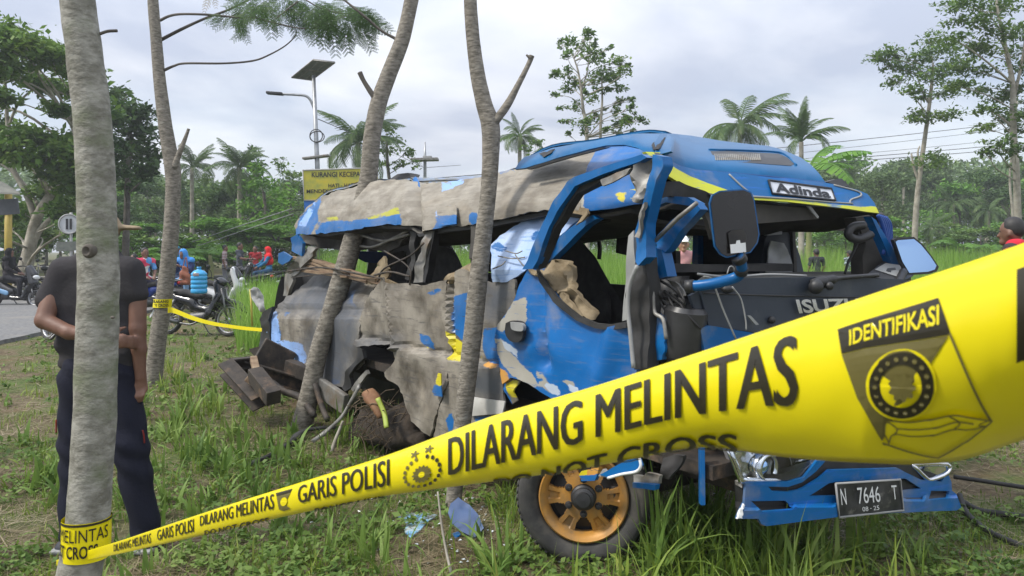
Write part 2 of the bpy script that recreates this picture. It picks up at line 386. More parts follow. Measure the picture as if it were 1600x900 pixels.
def layered(name, base1, base2, layers, scale=7, stretch=(1, 1, 1), rough=.62, metal=.0, rag=11.0, ragscale=7, scratch=(.08, .075, .07), bump=.25, dust=.35):
    """scraped sheet metal: dusty filler with paint left where the stored paint areas (signed distances) are positive"""
    m, nt, N, L, b = newmat(name); LAYERED.add(name); b.inputs['Metallic'].default_value = metal; b.inputs['Specular IOR Level'].default_value = .32
    tcn = N.new('ShaderNodeTexCoord'); mp = N.new('ShaderNodeMapping'); mp.inputs['Scale'].default_value = stretch; L.new(tcn.outputs['Object'], mp.inputs[0])
    def nz(sc, det=8, ro=.6, vec=None):
        n = N.new('ShaderNodeTexNoise'); n.inputs['Scale'].default_value = sc; n.inputs['Detail'].default_value = det; n.inputs['Roughness'].default_value = ro
        L.new(vec or mp.outputs[0], n.inputs['Vector']); return n.outputs[0]
    def rng_(x, a, bb, c=0, d=1):
        n = N.new('ShaderNodeMapRange'); n.inputs[1].default_value = a; n.inputs[2].default_value = bb; n.inputs[3].default_value = c; n.inputs[4].default_value = d; L.new(x, n.inputs[0]); return n.outputs[0]
    def mix(f, a, c):
        n = N.new('ShaderNodeMix'); n.data_type = 'RGBA'; L.new(f, n.inputs[0])
        for x, i in ((a, 6), (c, 7)):
            if isinstance(x, tuple): n.inputs[i].default_value = c4(x)
            else: L.new(x, n.inputs[i])
        return n.outputs[2]
    col = mix(rng_(nz(scale), .35, .65), base1, base2)
    mp2 = N.new('ShaderNodeMapping'); mp2.inputs['Scale'].default_value = (2.2, 2.2, 26); L.new(tcn.outputs['Object'], mp2.inputs[0])
    streak = nz(2.2, 6, .65, mp2.outputs[0])
    col = mix(rng_(streak, .54, .64, 0, .8), col, scratch)
    col = mix(rng_(nz(3, 5), .55, .72, 0, .5), col, (.30, .26, .20))
    r = rng_(nz(11), .3, .7, rough - .12, rough + .15)
    mp4 = N.new('ShaderNodeMapping'); mp4.inputs['Scale'].default_value = (1, 1, 3.2); L.new(tcn.outputs['Object'], mp4.inputs[0]); rg = nz(ragscale, 10, .72, mp4.outputs[0])
    for (attr, c, rr, ragk) in layers:
        a = N.new('ShaderNodeAttribute'); a.attribute_name = attr
        ad = N.new('ShaderNodeMath'); ad.operation = 'MULTIPLY_ADD'; ad.inputs[1].default_value = rag * ragk; L.new(rg, ad.inputs[0])
        sb = N.new('ShaderNodeMath'); sb.operation = 'SUBTRACT'; L.new(a.outputs['Fac'], sb.inputs[0]); sb.inputs[1].default_value = rag * ragk * .5; L.new(sb.outputs[0], ad.inputs[2])
        f = rng_(ad.outputs[0], -14, 14) if attr == 'sd_slate' else rng_(ad.outputs[0], -.5, .7)
        # small scrapes through the paint
        sc = rng_(streak, .60, .65, 1, .15); mu = N.new('ShaderNodeMath'); mu.operation = 'MULTIPLY'; L.new(f, mu.inputs[0]); L.new(sc, mu.inputs[1])
        cc = mix(rng_(nz(4), .35, .7), c, tuple(x * .8 + .02 for x in c)); col = mix(mu.outputs[0], col, cc)
        n = N.new('ShaderNodeMix'); n.data_type = 'FLOAT'; L.new(mu.outputs[0], n.inputs[0]); L.new(r, n.inputs[2]); n.inputs[3].default_value = rr; r = n.outputs[0]
    col = mix(rng_(nz(2.3, 9, .65), .52, .74, 0, dust), col, (.23, .20, .16))
    L.new(col, b.inputs['Base Color']); L.new(r, b.inputs['Roughness'])
    bp = N.new('ShaderNodeBump'); bp.inputs['Strength'].default_value = bump; bp.inputs['Distance'].default_value = .006
    L.new(nz(26, 6), bp.inputs['Height'])
    b2 = N.new('ShaderNodeBump'); b2.inputs['Strength'].default_value = min(1, bump * 2.6); b2.inputs['Distance'].default_value = .035
    mp3 = N.new('ShaderNodeMapping'); mp3.inputs['Scale'].default_value = (1, 1, .6); L.new(tcn.outputs['Object'], mp3.inputs[0])
    n3 = N.new('ShaderNodeTexNoise'); n3.noise_type = 'RIDGED_MULTIFRACTAL'; n3.inputs['Scale'].default_value = 5.5; n3.inputs['Detail'].default_value = 3; L.new(mp3.outputs[0], n3.inputs['Vector'])
    L.new(n3.outputs[0], b2.inputs['Height']); L.new(b2.outputs[0], bp.inputs['Normal']); L.new(bp.outputs[0], b.inputs['Normal'])
    return m
BLUE, YEL = (.006, .115, .35), (.58, .50, .012)
PALE = (.24, .40, .74)
m_side = layered('scraped_side', (.07, .059, .044), (.275, .25, .208), [('sd_blue', BLUE, .34, 1), ('sd_yel', YEL, .4, .7), ('sd_pale', PALE, .35, 1.3), ('sd_slate', (.085, .092, .105), .42, 2.6), ('sd_orange', (.55, .27, .05), .5, 1)], scale=4)
m_door = layered('door_paint', (.004, .122, .38), (.003, .09, .29), [('sd_grey', (.34, .325, .28), .6, 1.6), ('sd_pale', (.45, .52, .62), .42, 1.2), ('sd_yel', YEL, .4, .6), ('sd_orange', (.55, .27, .05), .5, 1)], scale=2.5, rough=.38, scratch=(.05, .13, .30), bump=.10)
m_blue = mat('blue_gloss_paint', (.005, .108, .31), (.004, .08, .24), 3, .34, 0, .06, 40, .28, dirt=(.15, .17, .19), dscale=4.5, dpos=(.53, .76))
m_roofband = layered('scraped_roof_band', (.15, .132, .105), (.29, .268, .225), [('sd_blue', BLUE, .36, 1), ('sd_yel', (.36, .36, .03), .5, .8), ('sd_pale', PALE, .35, 1.2), ('sd_slate', (.15, .148, .135), .5, 2.6)], scale=5, stretch=(1, 1, 2.5), scratch=(.16, .14, .115))
m_visor = layered('visor_paint', (.004, .112, .31), (.003, .088, .25), [('sd_yel', (.50, .52, .02), .3, .25)], scale=2, rough=.36, scratch=(.008, .11, .41), bump=.03)
m_pale = layered('dented_pale_panel', (.30, .43, .68), (.42, .53, .73), [('sd_blue', BLUE, .3, 1.5)], scale=5, rough=.33, scratch=(.2, .33, .6), bump=.2)  # scraped paint, with the sky's reflection put into its pale blue colour
m_black = mat('black_plastic', (.012, .012, .013), (.026, .026, .027), 8, .5, 0, .1)
m_rubber = mat('black_rubber', (.014, .014, .014), (.03, .029, .028), 10, .75, 0, .15)
m_slate = mat('slate_front_panel', (.026, .034, .048), (.036, .045, .060), 5, .42, 0, .05, 60, .4, dirt=(.085, .09, .09), dscale=3.5, dpos=(.56, .8))
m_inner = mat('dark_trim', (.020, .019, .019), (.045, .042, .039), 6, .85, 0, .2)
m_liner = mat('grey_headliner', (.045, .042, .038), (.09, .083, .073), 5, .9, 0, .2)
m_greymetal = mat('bare_grey_metal', (.13, .125, .115), (.27, .26, .235), 9, .5, .25, .2, dirt=(.16, .12, .08), dscale=5)
m_rust = mat('rusty_dark_steel', (.020, .017, .015), (.058, .045, .034), 9, .75, .1, .3, dirt=(.14, .09, .055), dscale=6)
m_wood = mat('broken_board', (.14, .085, .05), (.26, .19, .12), 6, .8, 0, .3, stretch=(1, 1, 8))
m_tan = mat('dusty_tan_cloth', (.15, .11, .06), (.27, .215, .135), 9, .9, 0, .3, 80)
m_seat = mat('black_seat_fabric', (.014, .013, .013), (.034, .032, .031), 12, .85, 0, .2, 120)
m_gold = mat('gold_wheel_paint', (.46, .225, .045), (.37, .18, .034), 8, .48, .12, .1, 60, .4, dirt=(.17, .12, .065), dscale=6, dpos=(.46, .72))
m_tyre = mat('dusty_tyre', (.020, .020, .020), (.055, .052, .047), 7, .82, 0, .15, 50, dirt=(.10, .088, .07), dscale=5, dpos=(.5, .75))
m_chrome = mat('chrome', (.75, .76, .78), (.62, .63, .65), 9, .14, 1)
m_white = mat('white_paint', (.74, .75, .74), (.62, .63, .62), 6, .5)
m_grey = mat('grey_paint', (.22, .225, .22), (.30, .30, .29), 6, .55)
m_plate = mat('black_number_plate', (.020, .021, .023), (.06, .06, .06), 9, .4, .2, .1, dirt=(.2, .19, .17), dscale=12, dpos=(.6, .75))
m_steel = mat('galvanised_steel', (.24, .25, .26), (.33, .34, .35), 8, .45, .6)
m_mirror = mat('mirror_glass', (.40, .60, .92), None, rough=.03, metal=1)  # blue tint stands in for blue sky reflected in the glass
m_lens = bpy.data.materials.new('clear_lamp_lens'); m_lens.use_nodes = True
_b = m_lens.node_tree.nodes['Principled BSDF']; _b.inputs['Base Color'].default_value = (.9, .93, .95, 1); _b.inputs['Transmission Weight'].default_value = 1; _b.inputs['Roughness'].default_value = .05; _b.inputs['IOR'].default_value = 1.35
m_plastic = mat('cloudy_clear_plastic', (.20, .21, .22), (.34, .35, .35), 5, .3)
m_letter = mat('dark_letter_print', (.012, .013, .016), None, rough=.5)
m_tape = mat('yellow_police_tape', (.74, .63, .008), (.70, .59, .005), 2, .24, 0, .10, 18, .55)
m_tapeprint = mat('black_tape_print', (.018, .015, .008), (.03, .026, .015), 30, .35)
m_tapegrey = mat('grey_tape_print', (.115, .098, .03), (.14, .12, .035), 30, .35)
m_bark = mat('pale_mottled_bark', (.15, .143, .115), (.29, .28, .24), 20, .85, 0, .4, 70, stretch=(1, 1, 1.5), pos=(.40, .60), dirt=(.13, .145, .085), dscale=7, dpos=(.50, .68))
m_bark2 = mat('grey_brown_bark', (.095, .084, .066), (.25, .225, .185), 20, .88, 0, .6, 45, stretch=(1, 1, 2.6), pos=(.36, .64), dirt=(.30, .29, .25), dscale=6, dpos=(.60, .70))
m_barkdark = mat('dark_bark', (.05, .043, .036), (.13, .115, .095), 4, .9, 0, .4)
m_barkpale = mat('pale_thin_bark', (.20, .18, .14), (.38, .35, .29), 3, .9, 0, .3)
m_skin = mat('brown_skin', (.125, .060, .038), (.18, .092, .060), 7, .55, 0, .08, 90)
m_skin2 = mat('tan_skin', (.30, .165, .10), (.36, .20, .13), 7, .55)
m_hair = mat('black_hair', (.010, .009, .009), (.02, .018, .017), 30, .6)
m_cloth = {}
def cloth(name, c, rough=.9, k=1.35):
    if name not in m_cloth: m_cloth[name] = mat(name, c, tuple(min(1, x * k) for x in c), 5, rough, 0, .25, 60, .25)
    return m_cloth[name]
# leaves and grass
m_leaf_dark = leafmat('dark_leaf', [(.016, .042, .010), (.036, .085, .018), (.068, .135, .028), (.11, .18, .035)])
m_leaf_mid = leafmat('mid_leaf', [(.035, .078, .014), (.072, .145, .024), (.125, .21, .036), (.20, .28, .06)])
m_leaf_pale = leafmat('pale_far_leaf', [(.060, .105, .036), (.09, .15, .05), (.13, .20, .065), (.18, .25, .08)])  # leaves made paler to put distance haze into their colour
m_leaf_fresh = leafmat('fresh_leaf', [(.045, .12, .012), (.085, .20, .022), (.13, .27, .03), (.22, .36, .05)])
m_palm = leafmat('palm_leaf', [(.035, .075, .02), (.06, .115, .03), (.10, .155, .045), (.19, .20, .08)])
m_feather = leafmat('feathery_leaf', [(.015, .03, .012), (.025, .05, .016), (.045, .09, .02), (.07, .15, .03)], trans=.3)
m_crop = leafmat('crop_leaf', [(.12, .25, .03), (.18, .34, .045), (.25, .42, .07), (.36, .50, .13)], trans=.45, patch=.25)
m_grass = leafmat('grass_blade', [(.055, .11, .014), (.125, .20, .026), (.21, .285, .042), (.34, .36, .10)], trans=.35, patch=.8)
m_straw = leafmat('dry_straw', [(.08, .06, .03), (.19, .15, .08), (.32, .26, .16), (.42, .37, .25)], trans=.15, patch=1.5)
m_weed = leafmat('broad_weed', [(.045, .095, .018), (.095, .17, .030), (.16, .245, .05), (.25, .32, .09)], trans=.35, patch=1.0)

# ------------------------------------------------------------------ ground and road
def gz(x, y):
    return .035 * noise.noise(Vector((x * .9, y * .9, 0))) + .05 * noise.noise(Vector((x * .25, y * .25, 3))) + .012 * noise.noise(Vector((x * 3.1, y * 3.1, 1)))
def ground_z(x, y):
    w = min(1, max(0, (x + 8.2 + .09 * (y - 13)) / 1.0)) if y > -10 else 1     # flat under the road
    if x < -14.5 - .09 * (y - 13): w = .6
    return gz(x, y) * w - .02 * (1 - w) - (.0 if y < 60 else 0)
m_ground, nt, N, L, b = newmat('soil_and_litter')
b.inputs['Roughness'].default_value = .95; b.inputs['Specular IOR Level'].default_value = .2
tcn = N.new('ShaderNodeTexCoord')
def _nz(sc, det=8, ro=.6):
    n = N.new('ShaderNodeTexNoise'); n.inputs['Scale'].default_value = sc; n.inputs['Detail'].default_value = det; n.inputs['Roughness'].default_value = ro; L.new(tcn.outputs['Object'], n.inputs['Vector']); return n.outputs[0]
def _ramp(x, cols, ps):
    r = N.new('ShaderNodeValToRGB'); el = r.color_ramp.elements
    while len(el) < len(cols): el.new(.5)
    for i, (c, p) in enumerate(zip(cols, ps)): el[i].position = p; el[i].color = c4(c)
    L.new(x, r.inputs[0]); return r.outputs[0]
fine = _ramp(_nz(22, 10, .7), [(.045, .033, .021), (.12, .092, .055), (.23, .19, .12)], [.3, .5, .72])
green = _ramp(_nz(30, 10, .7), [(.03, .05, .014), (.08, .115, .03), (.15, .175, .065)], [.3, .5, .72])
mxn = N.new('ShaderNodeMix'); mxn.data_type = 'RGBA'
mrn = N.new('ShaderNodeMapRange'); mrn.inputs[1].default_value = .42; mrn.inputs[2].default_value = .60; L.new(_nz(1.1, 9, .62), mrn.inputs[0]); L.new(mrn.outputs[0], mxn.inputs[0])
L.new(fine, mxn.inputs[6]); L.new(green, mxn.inputs[7])
red = N.new('ShaderNodeMix'); red.data_type = 'RGBA'; mr2 = N.new('ShaderNodeMapRange'); mr2.inputs[1].default_value = .58; mr2.inputs[2].default_value = .70; mr2.inputs[4].default_value = .75; L.new(_nz(.9, 6), mr2.inputs[0]); L.new(mr2.outputs[0], red.inputs[0])
L.new(mxn.outputs[2], red.inputs[6]); red.inputs[7].default_value = (.15, .085, .045, 1); L.new(red.outputs[2], b.inputs['Base Color'])
bp = N.new('ShaderNodeBump'); bp.inputs['Strength'].default_value = .8; bp.inputs['Distance'].default_value = .03; L.new(_nz(28, 9, .7), bp.inputs['Height']); L.new(bp.outputs[0], b.inputs['Normal'])
ys = list(np.arange(-4, 14, .16)) + list(np.arange(14, 40, .8)) + [42, 50, 60, 80, 110, 160, 240, 400]
xs = [-400, -300, -150, -80, -50] + list(np.arange(-40, -9, 1.0)) + list(np.arange(-9, 7, .16)) + list(np.arange(7, 40, 1.0)) + [50, 80, 150, 300, 400]
V = [(x, y, ground_z(x, y) if abs(x) < 60 and y < 60 else 0.0) for y in ys for x in xs]
nx = len(xs); Fg = np.array([[j*nx+i, j*nx+i+1, (j+1)*nx+i+1, (j+1)*nx+i] for j in range(len(ys)-1) for i in range(nx-1)])
tag(mk('ground', V, Fg, m_ground), kind='structure')
m_asphalt = mat('worn_asphalt', (.10, .10, .10), (.17, .168, .165), 14, .9, 0, .5, 60, dirt=(.20, .185, .16), dscale=1.2, dpos=(.5, .75))
mb = MB(); Vr = []; Fr = []
rs = random.Random(3)
yy = np.arange(-8, 75, .5)
for i, y in enumerate(yy):
    e = -8.25 - .095 * (y - 13) - (0.0 if y > 9 else .25 * (9 - y)**1.2 * .3); j = rs.uniform(-.07, .07)
    row = [(e + j + .02, y, -.12), (e + j, y, .045), (e - .4, y, .052), (e - 3, y, .075), (e - 5.6, y, .05), (e - 5.6 - j - .02, y, -.1)]
    Vr += row
    if i:
        for k in range(5): a = (i-1)*6 + k; Fr.append([a, a+1, a+7, a+6][::-1])
tag(mk('road', Vr, Fr, m_asphalt, smooth=False), kind='structure')
# ------------------------------------------------------------------ the wrecked minibus
PF = (0.79, 3.3); SD = (-.5838, .8119); NS = (-.8119, -.5838); FD = (.9133, .4072); NF = (.4072, -.9133)
CS = NS[0]*PF[0] + NS[1]*PF[1]; CF = NF[0]*PF[0] + NF[1]*PF[1]
def S(off=0.0):                      # distance of the bus's near side plane (+ outwards)
    return lambda px, py: (CS + off) / (NS[0]*(px-800)/F + NS[1])
def Fo(off=0.0):                     # distance of the front plane (+ forwards)
    return lambda px, py: (CF + off) / (NF[0]*(px-800)/F + NF[1])
def PB(t, w, z):                     # along the side from the front corner, inwards, height
    return Vector((PF[0] + SD[0]*t - NS[0]*w, PF[1] + SD[1]*t - NS[1]*w, z))
def lerp_y(tab):
    xs_, ys_ = zip(*tab); return lambda x: float(np.interp(x, xs_, ys_))
bus = empty('minibus', (PB(2.4, .8, 0).x, PB(2.4, .8, 0).y, 0), 'wrecked blue and scraped grey minibus with crushed side and missing windows on the grass', 'minibus')
NS3 = (NS[0], NS[1], 0); NF3 = (NF[0], NF[1], 0)
# --- scraped band above the windows
yb = lerp_y([(455, 366), (535, 361), (631, 352), (660, 362), (700, 353), (760, 345), (823, 331), (1000, 322)])
def Sroof(o=0.0): return lambda px, py: S(o - .02 - .30 * max(0, (yb(px) - py) / 90) ** 1.8)(px, py)
def kink(px, py):                    # vertical buckle at the kink
    return -.10 * math.exp(-((px - 648) / 9) ** 2) + .035 * math.exp(-((px - 668) / 12) ** 2)
panel('roof_side', [(460, 367), (458, 353), (468, 338), (484, 320), (502, 308), (530, 297), (555, 291), (582, 284), (612, 280), (632, 280), (641, 283), (651, 290), (653, 300), (652, 358), (640, 352), (610, 350), (582, 354), (535, 361), (490, 366)],
      Sroof(), m_roofband, bus, 6, .016, 2.6, .015, dict(sd_blue=[[(458, 370), (466, 338), (503, 306), (502, 318), (496, 332), (497, 345), (485, 370)], [(492, 370), (500, 348), (520, 345), (548, 345), (582, 340), (625, 333), (626, 354), (582, 357)]],
      sd_yel=[[(545, 346), (580, 338), (600, 332), (622, 322), (625, 334), (582, 342)], [(508, 340), (525, 338), (530, 344), (510, 346)]], sd_pale=[[(470, 342), (484, 322), (500, 309), (490, 325), (474, 356), (464, 352)]]), 3, .9, NS3, 1.5, kink, facet=.04, fsp=24)
panel('roof_side', [(646, 285), (656, 289), (690, 284), (725, 280), (752, 276), (780, 268), (800, 265), (850, 251), (905, 241), (938, 232), (918, 260), (911, 300), (908, 330), (866, 327), (823, 332), (800, 338), (760, 346), (725, 353), (700, 353), (680, 358), (664, 362), (656, 366), (650, 357), (648, 320)],
      Sroof(.01), m_roofband, bus, 6, .014, 2.2, .015, dict(sd_blue=[[(683, 338), (713, 335), (713, 353), (683, 356)], [(733, 330), (746, 333), (743, 350), (733, 352)], [(680, 352), (705, 352), (690, 361), (679, 363)], [(775, 268), (800, 264), (802, 268), (778, 273)]],
      sd_pale=[[(690, 285), (727, 279), (722, 287), (690, 301)], [(683, 323), (712, 320), (713, 335), (683, 338)]]), 11, .8, NS3, 1.2, kink, facet=.024, fsp=26)
panel('roof_side', [(907, 331), (910, 300), (916, 262), (930, 236), (945, 230), (985, 226), (1006, 236), (1018, 246), (1012, 290), (1000, 318), (985, 320), (955, 326)],
      Sroof(.015), m_door, bus, 7, .012, 2.2, .015, dict(sd_grey=[[(900, 340), (905, 235), (918, 262), (913, 300), (912, 340)]], sd_yel=[[(957, 304), (975, 298), (994, 294), (994, 298), (976, 303), (969, 306)], [(957, 304), (969, 304), (978, 312), (978, 317), (968, 316)], [(970, 312), (994, 308), (994, 312), (978, 317), (970, 316)]]), 5, .4, NS3)
# a flap of paint standing proud and small crumpled bits on top
panel('loose_flap', [(682, 323), (711, 320), (713, 350), (684, 353)], Sroof(.045), m_roofband, bus, 6, .012, 6, .006, dict(sd_blue=[[(680, 337), (715, 335), (715, 355), (680, 356)]]), 21, .6, NS3)
panel('roof_scrap', [(607, 281), (620, 272), (637, 270), (650, 274), (655, 286), (648, 294), (640, 283), (628, 281)], Sroof(-.25), m_rubber, bus, 5, .03, 8, .03, None, 22, 1, NS3)
panel('roof_scrap', [(644, 282), (648, 276), (656, 286), (655, 296), (649, 293)], Sroof(-.05), m_roofband, bus, 4, .02, 8, .01, dict(sd_blue=[[(640, 270), (660, 270), (660, 300), (640, 300)]]), 23, 1, NS3)
# dark gutter line under the band, headliner and roof skin
for poly in ([(652, 366), (700, 356), (760, 348), (823, 335), (872, 328), (868, 334), (823, 343), (760, 356), (700, 362), (655, 370)],):
    panel('window_gutter', poly, S(-.05), m_black, bus, 8, .006, 3, .05, None, 3, .5, NS3)
def sheet(name, top, wfun, m, nw=10, amp=.05, seed=0, thick=.02, wide=1.62):
    """sheet between a line on the near side and the far side of the bus"""
    V = []; Fc = []; n = len(top)
    for i, p in enumerate(top):
        p = Vector(p)
        for k in range(nw + 1):
            u = k / nw; q = p + Vector((-NS[0], -NS[1], 0)) * wide * u; q.z += wfun(i / (n - 1), u) + amp * noise.noise(q * 1.7 + Vector((seed, 0, 0)))
            V.append(tuple(q))
    m_ = len(V); V += [(x, y, z + thick) for x, y, z in V]; w = nw + 1
    for i in range(n - 1):
        for k in range(nw):
            a = i*w + k; Fc.append([a, a+1, a+w+1, a+w]); Fc.append([m_+a, m_+a+w, m_+a+w+1, m_+a+1])
    rim = [i*w for i in range(n)] + [(n-1)*w + k for k in range(1, w)] + [i*w + nw for i in range(n-2, -1, -1)] + [k for k in range(nw-1, 0, -1)]
    for a, b_ in zip(rim, rim[1:] + rim[:1]): Fc.append([a, a + m_, b_ + m_, b_])
    return mk(name, V, Fc, m, bus)
toppts = smooth_pts([U(px, py, S(-.36)(px, py)) for px, py in ((468, 340), (502, 309), (555, 292), (632, 282), (655, 292), (725, 283), (800, 268), (905, 243), (985, 230))], 4)
sheet('roof_skin', toppts, lambda t, u: .06 * math.sin(u * math.pi) - .03 * u, m_roofband, 8, .05, 1)
linpts = smooth_pts([U(px, py, S(-.06)(px, py)) for px, py in ((470, 362), (535, 358), (631, 350), (660, 360), (725, 351), (823, 331), (905, 330), (985, 318))], 4)
sheet('headliner', linpts, lambda t, u: -.10 * math.sin(u * math.pi) - .02, m_liner, 8, .05, 4)
panel('headliner', [(464, 369), (535, 362), (590, 357), (640, 353), (648, 358), (640, 372), (604, 396), (575, 388), (551, 393), (520, 389), (494, 388), (478, 376)], S(-.22), m_liner, bus, 7, .05, 3.2, .03, None, 9, 1.4, NS3)
mb = MB()
for a in ([(545, 380), (580, 386), (615, 372), (642, 358)], [(560, 366), (600, 376), (640, 366)]):
    mb.tube(smooth_pts([U(p[0], p[1], S(-.17)(*p)) for p in a], 5), .012, 6)
mb.build('headliner_rail', m_greymetal, bus)
# --- window pillars
panel('window_pillar', [(662, 362), (676, 360), (668, 388), (660, 418), (658, 441), (643, 442), (648, 412), (655, 388)], S(-.02), m_greymetal, bus, 6, .02, 6, .05, None, 31, 1, NS3)
panel('window_pillar', [(677, 360), (680, 360), (671, 400), (664, 441), (659, 441), (664, 405)], S(-.03), m_black, bus, 6, .008, 6, .05, None, 32, 1, NS3)
panel('window_pillar', [(735, 352), (748, 350), (742, 380), (738, 402), (731, 405), (733, 378)], S(-.02), m_liner, bus, 6, .008, 6, .05, None, 33, 1, NS3)
panel('window_pillar', [(638, 356), (651, 358), (648, 385), (646, 420), (640, 438), (632, 436), (640, 400)], S(-.1), m_rubber, bus, 6, .02, 6, .04, None, 34, 1, NS3)
# --- far side wall with its window openings, and the rear end
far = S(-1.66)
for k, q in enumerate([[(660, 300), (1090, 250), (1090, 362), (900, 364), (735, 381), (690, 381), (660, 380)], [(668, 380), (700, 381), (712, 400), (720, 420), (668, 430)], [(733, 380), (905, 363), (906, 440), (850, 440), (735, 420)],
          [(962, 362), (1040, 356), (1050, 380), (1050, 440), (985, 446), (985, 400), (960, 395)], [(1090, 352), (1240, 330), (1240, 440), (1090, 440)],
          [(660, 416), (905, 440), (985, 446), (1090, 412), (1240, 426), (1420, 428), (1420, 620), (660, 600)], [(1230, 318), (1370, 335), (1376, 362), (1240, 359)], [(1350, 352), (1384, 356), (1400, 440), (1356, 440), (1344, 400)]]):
    panel('far_wall', q, far, m_inner, bus, 16, .02, 2, .03, None, 40 + k, .6, NS3)  # wall coloured near-black to carry the shade inside the bus
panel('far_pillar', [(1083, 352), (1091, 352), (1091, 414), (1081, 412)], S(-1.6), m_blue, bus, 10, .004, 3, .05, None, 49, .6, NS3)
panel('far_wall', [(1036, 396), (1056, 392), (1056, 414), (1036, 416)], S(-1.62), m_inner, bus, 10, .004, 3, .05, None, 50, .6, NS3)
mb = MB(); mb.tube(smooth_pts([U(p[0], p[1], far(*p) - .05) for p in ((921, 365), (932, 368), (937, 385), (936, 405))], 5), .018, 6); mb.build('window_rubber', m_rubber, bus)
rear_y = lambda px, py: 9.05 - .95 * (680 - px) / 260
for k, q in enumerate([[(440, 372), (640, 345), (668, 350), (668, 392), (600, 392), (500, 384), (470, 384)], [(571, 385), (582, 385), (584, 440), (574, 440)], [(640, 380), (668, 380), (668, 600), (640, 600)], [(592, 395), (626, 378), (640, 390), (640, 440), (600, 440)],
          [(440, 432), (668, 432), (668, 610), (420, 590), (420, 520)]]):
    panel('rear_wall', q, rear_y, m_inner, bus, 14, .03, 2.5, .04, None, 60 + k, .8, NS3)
panel('rear_window_trim', [(552, 392), (600, 394), (604, 412), (570, 410), (552, 402)], lambda x, y: rear_y(x, y) - .1, cloth('navy_trim', (.02, .03, .075)), bus, 6, .02, 5, .03, None, 66, .8, NS3)
# corner of the roof at the rear, broken wing hanging out of it
panel('rear_corner', [(455, 372), (463, 366), (472, 380), (470, 400), (456, 392)], S(-.02), m_blue, bus, 5, .02, 5, .03, None, 67, .8, NS3)
panel('rear_corner', [(434, 396), (442, 393), (456, 402), (452, 408), (440, 414), (434, 410)], S(.02), m_blue, bus, 5, .01, 5, .015, None, 68, .8, NS3)
panel('rear_pillar', [(448, 425), (462, 402), (480, 385), (494, 388), (488, 400), (466, 424), (455, 432)], S(-.05), m_greymetal, bus, 6, .03, 5, .03, None, 69, 1.2, NS3)
panel('tailgate', [(441, 464), (446, 428), (458, 412), (520, 425), (590, 446), (495, 433), (430, 487)], S(-.45), m_black, bus, 8, .03, 3, .03, None, 70, 1, NS3)
panel('rear_post', [(443, 462), (446, 428), (456, 424), (458, 438), (449, 463)], S(-.1), m_greymetal, bus, 6, .01, 5, .03, None, 71, 1, NS3)
mb = MB(); rs = random.Random(5)
for a, b_ in (((458, 402), (600, 444)), ((462, 410), (575, 440)), ((470, 399), (545, 425)), ((455, 420), (545, 432)), ((500, 408), (590, 438))):
    mb.beam(U(a[0], a[1], S(-.12)(*a)), U(b_[0], b_[1], S(-.02)(*b_)), .04, .016 + rs.random() * .014, bev=.003)
for i, (s, f) in enumerate(zip(range(0, len(mb.v), len(mb.v) // 5), range(5))): pass
mb.build('broken_board', m_wood, bus, False)
mb = MB()
for a in ([(450, 424), (500, 418), (560, 428), (600, 436)], [(455, 434), (520, 428), (570, 436)], [(600, 392), (630, 410), (642, 425), (640, 445)], [(585, 430), (610, 425), (640, 432)], [(590, 440), (600, 420), (640, 400), (662, 380)]):
    mb.tube(smooth_pts([U(p[0], p[1], S(.02)(*p)) for p in a], 6), rs.uniform(.004, .009), 6)
mb.build('bent_rod', m_rust, bus)
panel('torn_trim', [(575, 444), (582, 420), (596, 400), (604, 420), (598, 436), (612, 446)], S(-.03), m_tan, bus, 5, .04, 5, .02, None, 73, 1.4, NS3)
panel('torn_trim', [(690, 440), (694, 428), (708, 424), (735, 408), (745, 402), (765, 412), (750, 424), (732, 430), (712, 444)], S(.0), m_tan, bus, 5, .035, 7, .012, None, 74, 1.4, NS3)
# --- lower body side
def fold1(px, py): return -.05 * math.exp(-((py - 486) / 8) ** 2)
def Sq(px, py): return S(.02 - .28 * max(0, (486 - py) / 55))(px, py)
panel('rear_quarter_panel', [(409, 495), (418, 488), (424, 483), (458, 457), (493, 429), (510, 432), (527, 437), (560, 440), (588, 446), (575, 470), (564, 497), (558, 537), (562, 552), (567, 568), (548, 582), (538, 610), (527, 604), (500, 596), (473, 586), (450, 570), (432, 560), (416, 536), (411, 515)],
      Sq, m_side, bus, 5, .012, 2.3, .015, dict(sd_slate=[[(424, 486), (493, 429), (540, 438), (560, 442), (556, 470), (562, 500), (556, 540), (535, 612), (495, 596), (470, 540), (500, 500), (485, 492)]], sd_pale=[[(420, 540), (440, 532), (470, 536), (478, 560), (470, 584), (440, 566), (424, 552)], [(410, 495), (424, 486), (434, 500), (436, 530), (420, 535), (411, 515)]],
      sd_blue=[[(421, 490), (427, 488), (438, 520), (430, 552), (424, 540)], [(436, 488), (446, 488), (450, 492), (438, 494)], [(540, 455), (556, 452), (550, 480), (530, 500), (524, 485)], [(515, 570), (528, 560), (530, 600), (518, 600)]]), 81, 1.1, NS3, 1.5, fold1, facet=.04, fsp=24)
panel('rear_corner_trim', [(404, 508), (409, 490), (425, 479), (420, 500), (421, 540), (407, 546)], S(.04), m_black, bus, 5, .02, 5, .03, None, 82, 1, NS3)
def rail(px, py):
    y0 = 538 + (px - 620) * .2; w = max(0, min(1, (py - y0 + 4) / 8)); return .035 * w - .03 * math.exp(-((py - y0) / 4) ** 2) + .05 * math.exp(-((px - 610 - (py - 440) * .12) / 7) ** 2) * (py < 545)
